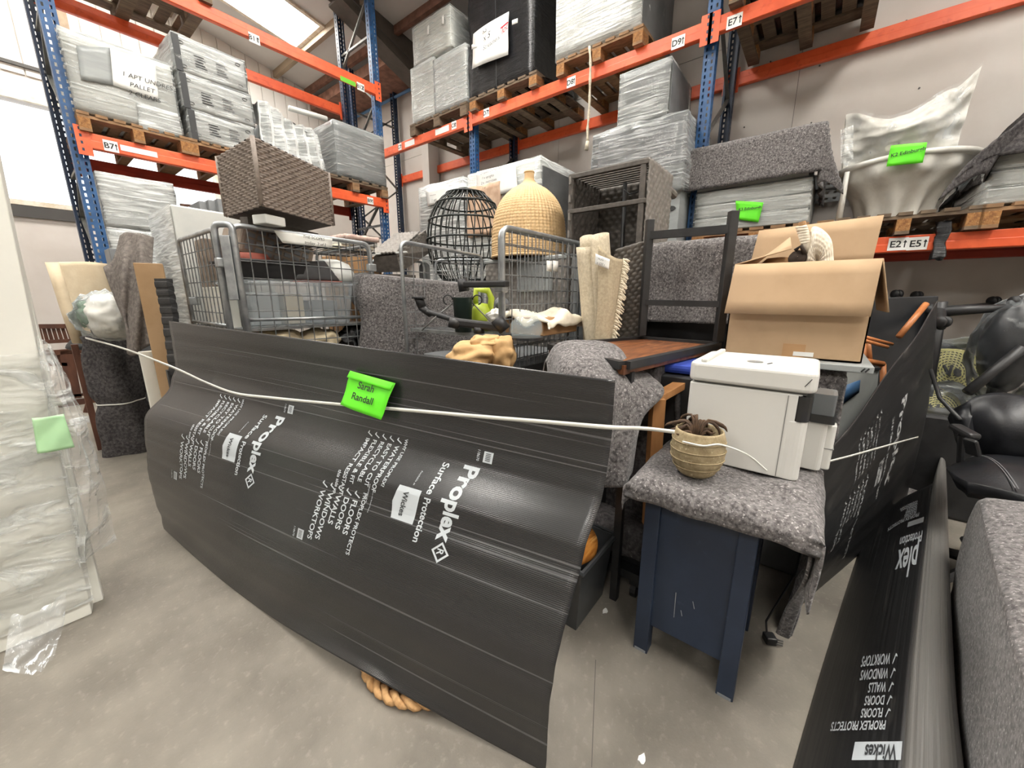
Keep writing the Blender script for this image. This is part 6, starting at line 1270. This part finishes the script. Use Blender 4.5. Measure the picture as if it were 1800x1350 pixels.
MB().grid(lambda u, v: ch(u, v) + F0 * (-0.025 * math.sin(u * 15 + v * 2) * v), 60, 40).grid(lambda u, v: ch(u, 0) + F0 * 0.3 * v + V((0, 0, 0.02 * math.sin(3 * v) - 0.25 * v * v)), 40, 8).build('blanket', 'blanket', t, smooth=True, solid=0.01)
b0 = PD(1050, 640, 1.72); MB().bar(V((b0.x, b0.y, 0)), b0, 0.04, 0.3, up=RT).build('chair_back', 'black_metal', t)
tag(MB().hexa([PD(1118, 720, 1.75), PD(1168, 720, 1.75), PD(1168, 720, 1.8), PD(1118, 720, 1.8)], [PD(1122, 632, 1.75), PD(1158, 628, 1.75), PD(1158, 628, 1.8), PD(1122, 632, 1.8)]).build('moulded_chair', 'carton_side', bevel=0.02), 'grey moulded chair back behind the blanketed chair', 'chair')
t = thing('timber_frame', PD(1160, 790, 1.5) * V((1, 1, 0)), 'pine timber post and rail between the chair blanket and the navy cabinet', 'timber')
p = PD(1156, 790, 1.5); MB().bar(V((p.x, p.y, 0)), PD(1156, 700, 1.5), 0.05, 0.05).build('post', 'pine', t, bevel=0.002); MB().bar(PD(1150, 702, 1.5), PD(1204, 672, 1.62), 0.05, 0.03).build('rail', 'pine', t, bevel=0.002)
q = PD(1185, 668, 1.7); tag(MB().box((q.x - 0.06, q.y - 0.12, 0.97), (q.x + 0.2, q.y + 0.1, 1.01)).build('blue_cloth', 'blue_cloth', bevel=0.015), 'folded bright blue cloth behind the white appliance', 'cloth')
tag(MB().box((q.x - 0.1, q.y - 0.2, 0), (q.x + 0.25, q.y + 0.2, 0.965)).build('dark_carton', 'black_metal', bevel=0.006), 'dark carton under the blue cloth', 'box')
tag(MB().grid(lambda u, v: PD(1172 + 36 * u, 690 + 90 * v, 1.62 + 0.05 * math.sin(9 * u)) , 20, 20).build('blanket', 'blanket_dark', smooth=True, solid=0.01), 'dark blanket edge between the timber post and the appliance', 'blanket')
# grey bin with a varnished stool seat
c = PZ(1012, 1060); c = V((1.28, 0.66, 0))
t = thing('grey_bin', c, 'dark grey plastic bin behind the right edge of the main sheet', 'bin')
tub(t, 1.13, 1.42, 0.56, 0.84, 0.0, 0.30, 'bin_grey', 0.012, 0.025, 0.004, 'bin_body')
t = thing('stool_seat', (1.2, 0.68, 0.31), 'varnished round wooden stool seat lying in the grey bin', 'stool')
MB().lathe((1.22, 0.7, 0.31), [(0.001, 0.05), (0.1, 0.055), (0.14, 0.045), (0.145, 0.025), (0.13, 0.0), (0.1, -0.03), (0.06, -0.2)], 36, Matrix.Rotation(R(10), 3, 'X')).build('seat', 'varnished', t, smooth=True)
for k in range(3): MB().lathe((1.2 + 0.012 * k, 0.655 - 0.01 * k, 0.372), [(0.001, 0.012), (0.01, 0.009), (0.013, 0)], 10).build('knob', 'smoked_plastic', t, smooth=True)
t = thing('furniture_dolly', (1.62, 0.62, 0), 'low black wheeled dolly in the dark behind the bin', 'dolly')
MB().box((1.45, 0.42, 0.09), (1.95, 0.95, 0.13)).build('deck', 'black_metal', t)
for x, y in ((1.48, 0.47), (1.9, 0.47), (1.48, 0.9), (1.9, 0.9)): MB().lathe((x, y, 0.035), [(0.001, -0.012), (0.035, -0.012), (0.035, 0.012), (0.001, 0.012)], 14, Matrix.Rotation(R(90), 3, 'X')).build('wheel', 'black_metal', t); MB().box((x - 0.02, y - 0.02, 0.06), (x + 0.02, y + 0.02, 0.09)).build('wheel_fork', 'black_metal', t)
drape(1.7, 0.68, 0.22, 0.24, 0.3, (0.12, 0.1, 0.1, 0.1), m='blanket_dark', label='dark blanket added on the black dolly to darken the gap', seed=41, lumps=0.03)  # dark cloth and the box below it are added to fill the shaded gap
tag(MB().box((1.5, 0.46, 0.131), (1.9, 0.9, 0.295)).build('dark_gap_box', 'black_metal', bevel=0.01), 'black box added on the dolly under the dark blanket to darken the gap', 'box')
# braided basket under the main sheet
c = V((0.77, 0.99, 0))
t = thing('straw_basket', c, 'braided straw basket peeping out under the main black sheet', 'basket')
for k in range(4):
    r = 0.245 - 0.034 * k; z = 0.022 + k * 0.034
    for ph in (0, math.pi): MB().tube([c + V(((r + 0.012 * math.sin(18 * a + ph)) * math.cos(a), (r + 0.012 * math.sin(18 * a + ph)) * math.sin(a), z + 0.009 * math.cos(18 * a + ph))) for a in [2 * math.pi * j / 140 for j in range(140)]], 0.0125, 6, closed=True).build('braid', 'basket_straw', t, smooth=True)
MB().lathe(c, [(0.001, 0.01), (0.22, 0.01), (0.14, 0.12)], 30).build('basket_lining', 'basket_straw', t)
# ------------------------------------------------------------------ behind the dusty sheet: screen, chair frame, office chairs
t = thing('flat_screen', PX(1570, 600, 3.5) * V((1, 1, 0)), 'large dark flat screen standing behind the cardboard box', 'screen')
sc = [PX(1530, 524, 3.4), PX(1650, 520, 3.55), PX(1640, 680, 3.5), PX(1505, 690, 3.35)]
MB().hexa([sc[3], sc[2], sc[2] + V((0.05, 0, 0)), sc[3] + V((0.05, 0, 0))], [sc[0], sc[1], sc[1] + V((0.05, 0, 0)), sc[0] + V((0.05, 0, 0))]).build('panel', 'tv_black', t, bevel=0.006)
for k in range(2): f = sc[3].lerp(sc[2], 0.25 + 0.5 * k); MB().bar(V((f.x + 0.03, f.y, 0)), f + V((0.03, 0, 0.05)), 0.05, 0.04).build('stand_foot', 'tv_black', t)
t = thing('bentwood_chair', PD(1530, 640, 2.2) * V((1, 1, 0)), 'copper brown bentwood chair frame between the cardboard box and the dusty sheet', 'chair')
for a, b, r in (((1496, 586, 2.1), (1568, 605, 2.15), 0.009), ((1496, 592, 2.05), (1560, 610, 2.1), 0.009), ((1488, 628, 2.1), (1552, 640, 2.1), 0.016), ((1518, 604, 2.08), (1516, 640, 2.05), 0.014), ((1526, 604, 2.12), (1530, 640, 2.12), 0.012), ((1628, 534, 2.3), (1580, 592, 2.25), 0.016), ((1516, 640, 2.05), (1512, 900, 2.05), 0.014), ((1552, 640, 2.1), (1556, 900, 2.15), 0.014)):
    MB().tube([PD(*a), PD(*b)], r, 10).build('rail' if a[1] < 640 else 'leg', 'copper_wood', t, smooth=True)
t = thing('framed_picture', PD(1500, 700, 1.9) * V((1, 1, 0)), 'grey framed picture with a blue patch beside the blanket', 'picture')
pq = [PD(1490, 646, 1.9), PD(1545, 648, 2.0), PD(1525, 880, 1.95), PD(1455, 880, 1.85)]
MB().hexa([pq[3], pq[2], pq[2] + F0 * .02, pq[3] + F0 * .02], [pq[0], pq[1], pq[1] + F0 * .02, pq[0] + F0 * .02]).build('backing', 'picture_grey', t); MB().bar(pq[0], pq[1], 0.02, 0.012).build('frame_edge', 'dark_clip', t)
sheetlet(t, 'blue_patch', 'picture_blue', (PD(1478, 680, 1.88), PD(1512, 668, 1.92), PD(1510, 690, 1.92), PD(1474, 715, 1.87)), -F0, k=2)
tag(MB().box((PD(1500, 600, 2.35).x, PD(1500, 600, 2.35).y - 0.02, 0.95), (PD(1500, 600, 2.35).x + 0.05, PD(1500, 600, 2.35).y + 0.04, 1.1)).build('white_packet', 'white_plastic_cloth', bevel=0.01), 'small white packet behind the bentwood chair frame', 'packet')
def perf_seat(t, c, ex_, ez_, n, name='seat_shell', m='mesh_yellow', w=0.2, h=0.17, txt=''):
    """rounded seat shell with rings of slots"""
    c, ex_, ez_, n = V(c), V(ex_).normalized(), V(ez_).normalized(), V(n).normalized(); pl = []
    for k in range(36): a = 2 * math.pi * k / 36; q = abs(math.cos(a)) ** 0.7 * (1 if math.cos(a) > 0 else -1); s_ = abs(math.sin(a)) ** 0.7 * (1 if math.sin(a) > 0 else -1); pl.append(c + ex_ * q * w + ez_ * s_ * h)
    MB().prism(pl, -n * 0.03).build(name, m, t, bevel=0.008); sl = MB()
    for r in range(2, 9):
        for k in range(r * 5):
            a = 2 * math.pi * k / (r * 5); p = c + ex_ * math.cos(a) * w * r / 9.5 + ez_ * math.sin(a) * h * r / 9.5 + n * 0.001; tg_ = (-ex_ * math.sin(a) + ez_ * math.cos(a)) * 0.007; sl.bar(p - tg_, p + tg_, 0.005, 0.002, up=n)
    stuff(sl.build('slots', 'dark_clip', t))
    if txt: mb = MB(); put_text(mb, txt, c + n * 0.003, ex_, ez_, 0.1, center=True, bold=0.05); mb.build('moulded_lettering', 'dark_clip', t)
nv = (-F0 + V((0, 0, 0.35))).normalized()
rr_ = [(PD(1672, 652, 2.45), 0.2, 0.15, 'Ve', 'upper'), (PD(1648, 722, 2.3), 0.16, 0.13, 'Ve', 'lower')]
for c, w, h, tx, nm in rr_:
    t = thing('bagged_office_chair', V((c.x, c.y, 0)), nm + ' office chair in clear film with a yellow slotted seat shell', 'office chair', 'bagged office chairs under the rack')
    perf_seat(t, c, RT, V((0, 0, 1)) + F0 * 0.35, nv, w=w, h=h, txt=tx)
    MB().prism([c + F0 * 0.05 + RT * (w * 1.15) * math.cos(2 * math.pi * k / 24) + (V((0, 0, 1)) + F0 * 0.35).normalized() * (h * 1.2) * math.sin(2 * math.pi * k / 24) for k in range(24)], F0 * 0.08).build('seat_cushion', 'leather', t, bevel=0.02)
    blob(c + F0 * 0.02, (w * 1.25, w * 1.25, h * 1.4), 0.14, 3).build('clear_film', 'chair_film', t, smooth=True)
    MB().tube([c + F0 * 0.1, V((c.x + 0.12, c.y + 0.1, 0.08))], 0.03, 10).build('gas_column', 'black_metal', t, smooth=True)
    for k in range(5): a = 2 * math.pi * k / 5; b = V((c.x + 0.12, c.y + 0.1, 0.08)); e_ = b + V((0.22 * math.cos(a), 0.22 * math.sin(a), -0.03)); MB().tube([b, e_], [0.025, 0.015], 8).build('base_leg', 'black_metal', t, smooth=True); MB().lathe(e_ - V((0, 0, 0.02)), [(0.001, -0.012), (0.028, -0.012), (0.028, 0.012), (0.001, 0.012)], 12, Matrix.Rotation(R(90), 3, 'X')).build('caster', 'black_metal', t)
# upturned star base over them
t = thing('upturned_chair', PD(1655, 560, 2.3), 'upturned black five star office chair base with casters, over the bagged chairs', 'office chair')
b = PD(1650, 548, 2.35); 
for px, py, dd in ((1785, 540, 2.2), (1575, 524, 3.0), (1610, 526, 3.1), (1745, 536, 2.9), (1655, 575, 2.2)):
    e_ = PD(px, py, dd); MB().tube([b, b.lerp(e_, 0.5) + V((0, 0, 0.0)), e_], [0.034, 0.026, 0.02], 10).build('base_leg', 'black_metal', t, smooth=True)
    cc = e_ + V((0, 0, 0.03)); wh = MB()
    for s in (-1, 1): MB().lathe(cc + RT * 0.014 * s, [(0.001, -0.01), (0.03, -0.01), (0.033, 0), (0.03, 0.01), (0.001, 0.01)], 16, Matrix.Rotation(YAW, 3, 'Z') @ Matrix.Rotation(R(90), 3, 'X')).build('caster_wheel', 'black_metal', t, smooth=True)
MB().tube([b + V((0, 0, 0.06)), V((b.x + 0.05, b.y - 0.05, 0.6))], 0.03, 10).build('gas_column', 'black_metal', t, smooth=True)
c = PD(1775, 610, 2.2)
t = thing('bagged_chair_back', V((c.x, c.y, 0)), 'dark chair back in glossy clear film at the right edge under the rack', 'office chair')
blob(c, (0.12, 0.12, 0.26), 0.1, 2).build('back_cushion', 'leather', t, smooth=True); blob(c + V((0, 0, -0.02)), (0.16, 0.16, 0.32), 0.16, 3).build('clear_film', 'chair_film', t, smooth=True)
MB().tube([c, V((c.x, c.y, 0.02))], 0.04, 10).build('column', 'black_metal', t)
MB().tube([PD(1700, 690, 2.1), PD(1750, 650, 2.1), PD(1800, 610, 2.05)], 0.025, 10).build('arm', 'black_metal', t, smooth=True)
# black leather chair
t = thing('leather_chair', PD(1760, 870, 1.6) * V((1, 1, 0)), 'black leather office chair with stitched seat at the right edge', 'office chair')
lb = loft([[PD(1686, 735, 1.75), PD(1688, 770, 1.72), PD(1700, 792, 1.7)], [PD(1700, 706, 1.78), PD(1720, 760, 1.7), PD(1730, 802, 1.68)], [PD(1760, 702, 1.72), PD(1765, 750, 1.62), PD(1770, 808, 1.62)], [PD(1840, 712, 1.6), PD(1840, 760, 1.55), PD(1840, 815, 1.55)]])
MB().grid(lb, 30, 20).build('backrest', 'leather', t, smooth=True, solid=0.09)
sf = loft([[PD(1690, 826, 1.66), PD(1672, 838, 1.5), PD(1700, 860, 1.4)], [PD(1740, 812, 1.62), PD(1745, 832, 1.45), PD(1760, 875, 1.32)], [PD(1840, 822, 1.5), PD(1840, 850, 1.35), PD(1840, 900, 1.22)]])
MB().grid(lambda u, v: sf(u, v) + V((0, 0, 0.015 * math.sin(3.1 * u) * math.sin(3.1 * v))), 30, 20).build('seat', 'leather', t, smooth=True, solid=0.07)
for s, du in ((lb, 0.42), (lb, 0.46)): MB().tube([s(du - 0.1 * k / 16, k / 16) - F0 * 0.048 + V((0, 0, 0.004)) for k in range(17)], 0.0016, 5).build('stitching', 'stitch', t)
for du in (0.62, 0.66): MB().tube([sf(du * (0.2 + 0.8 * (k / 16) ** 0.5), k / 16) + V((0, 0, 0.052)) for k in range(17)], 0.0016, 5).build('stitching', 'stitch', t)
MB().bar(PD(1676, 748, 1.62), PD(1716, 770, 1.52), 0.05, 0.03).build('armrest', 'black_metal', t, bevel=0.012); MB().bar(PD(1705, 772, 1.52), PD(1712, 800, 1.52), 0.05, 0.02).build('armrest_front', 'black_metal', t, bevel=0.008); MB().tube([PD(1690, 765, 1.58), PD(1688, 812, 1.58), PD(1692, 830, 1.6)], 0.012, 8).build('arm_bracket', 'black_metal', t)
MB().tube([PD(1636, 650, 2.0), PD(1652, 700, 1.9), PD(1688, 738, 1.7)], 0.009, 8).build('cable_hook', 'black_metal', t, smooth=True)
p = PD(1770, 860, 1.55); MB().tube([V((p.x, p.y, 0.05)), V((p.x, p.y, p.z - 0.05))], 0.035, 10).build('gas_column', 'black_metal', t)
for k in range(5): a = 2 * math.pi * k / 5; b = V((p.x, p.y, 0.09)); e_ = V((p.x + 0.28 * math.cos(a), p.y + 0.28 * math.sin(a), 0.06)); MB().tube([b, e_], [0.03, 0.018], 8).build('base_leg', 'black_metal', t)
# white bag, folded blanket on the floor
wb_ = loft([[PD(1600, 750, 2.45), PD(1600, 780, 2.35), PD(1600, 806, 2.3)], [PD(1640, 752, 2.4), PD(1640, 775, 2.3), PD(1638, 797, 2.22)], [PD(1690, 754, 2.3), PD(1688, 768, 2.2), PD(1672, 782, 2.15)]])
tag(MB().grid(lambda u, v: wb_(u, v) + V((0, 0, 0.012 * nz(u * 5, v * 5))), 20, 16).build('white_bag', 'white_plastic_cloth', smooth=True, solid=0.02), 'white plastic bag under the yellow seat shells', 'bag')
p = PZ(1615, 895); tag(MB().box((p.x - 0.05, p.y - 0.25, 0.0), (p.x + 0.5, p.y + 0.25, 0.62)).build('storage_chest', 'black_metal', bevel=0.02), 'black trunk in the dark under the white bag', 'trunk')
drape(p.x + 0.02, p.y - 0.02, 0.16, 0.2, 0.05, (0.05, 0.05, 0.05, 0.05), label='grey blanket folded on the floor right of the dusty sheet', seed=51, lumps=0.02, n=24) if False else None
fb = loft([[PZ(1570, 925, 0.02), PZ(1590, 870, 0.12), PZ(1600, 850, 0.14)], [PZ(1612, 925, 0.02), PZ(1615, 870, 0.12), PZ(1620, 850, 0.14)], [PZ(1650, 925, 0.02), PZ(1645, 872, 0.12), PZ(1645, 852, 0.14)]])
tag(MB().grid(fb, 16, 16).build('blanket', 'blanket', smooth=True, solid=0.02), 'grey blanket end on the floor right of the dusty sheet', 'blanket')
# blanket-covered couch at the right edge
FL, NR = PZ(1664, 850, 0.6), PZ(1722, 1352, 0.6); dirn = (NR - FL); perp = V((dirn.y, -dirn.x, 0)).normalized(); perp = -perp if perp.dot(RT) < 0 else perp
FL = FL - dirn.normalized() * 0.0; NR = NR + dirn.normalized() * 0.4
def couch(u, v):
    base = FL.lerp(NR, v) + perp * 0.03; s = u * 1.5 - 0.5
    if s < 0: k = -s / 0.5; p = base + perp * (0.05 * (1 - k) + 0.06 * k + 0.02 * nz(v * 6, k * 3) * k) + V((0, 0, -0.59 * k))
    else: p = base + perp * (0.05 + 0.75 * s) + V((0, 0, 0.05 * math.sin(min(1, s * 3) * 1.57)))
    e = min(1, v / 0.07); p += V((0, 0, -0.12 * (1 - e) ** 2)) + V((0.0, 0.0, 0.02 * nz(u * 6, v * 5, 2) + 0.008 * nz(u * 16, v * 14))); return p
t = thing('shrouded_couch', FL * V((1, 1, 0)), 'long couch under a mottled grey blanket at the right edge', 'couch')
MB().grid(couch, 70, 70).build('blanket', 'blanket', t, smooth=True, solid=0.012)
MB().grid(lambda u, v: couch(0.34 + 0.66 * u, 0) * V((1, 1, 0)) + V((0, 0, (couch(0.34 + 0.66 * u, 0).z) * v)), 20, 8).build('blanket_end', 'blanket', t, smooth=True, solid=0.012)
# power plug on its cable, litter on the floor
c = PZ(1352, 1128); t = thing('power_plug', c, 'black three pin plug on a cable beside the navy cabinet', 'plug')
MB().box(c + V((-0.02, -0.02, 0.0)), c + V((0.02, 0.02, 0.03)), Matrix.Rotation(R(30), 3, 'Z')).build('plug_body', 'black_metal', t, bevel=0.006)
for k in range(3): q = c + V((0.015 - 0.012 * k, -0.02, 0.012)); MB().bar(q, q + V((0.006, -0.022, 0)), 0.005, 0.004).build('pin', 'brace_steel', t)
MB().tube([c + V((0.0, 0.01, 0.02)), c + V((0.03, 0.02, 0.06)), V((1.62, -0.07, 0.3)), V((1.7, -0.08, 0.6))], 0.004, 6).build('cable', 'black_metal', t)
for k, (px, py, lb_) in enumerate(((1064, 1075, 'left of the navy cabinet'), (1036, 1056, 'beside the grey bin'), (1128, 1336, 'at the bottom of the picture'))):
    c = PZ(px, py); tag(MB().prism([c + V((0.014 * math.cos(a) * (1 + 0.4 * math.sin(3 * a + k)), 0.01 * math.sin(a), 0.001)) for a in [2 * math.pi * j / 9 for j in range(9)]], (0, 0, 0.004)).build('paper_scrap', 'paper'), 'white paper scrap on the floor ' + lb_, 'scrap', 'paper scraps on the floor')
c = PZ(150, 745); tag(MB().grid(lambda u, v: c + V((-0.1 + 0.7 * u, 0.35 * v, 0.004 + 0.01 * abs(nz(u * 8, v * 8)))), 24, 16).build('film_scrap', 'drape_film', smooth=True), 'scrap of clear film on the floor by the slatted table', 'film')
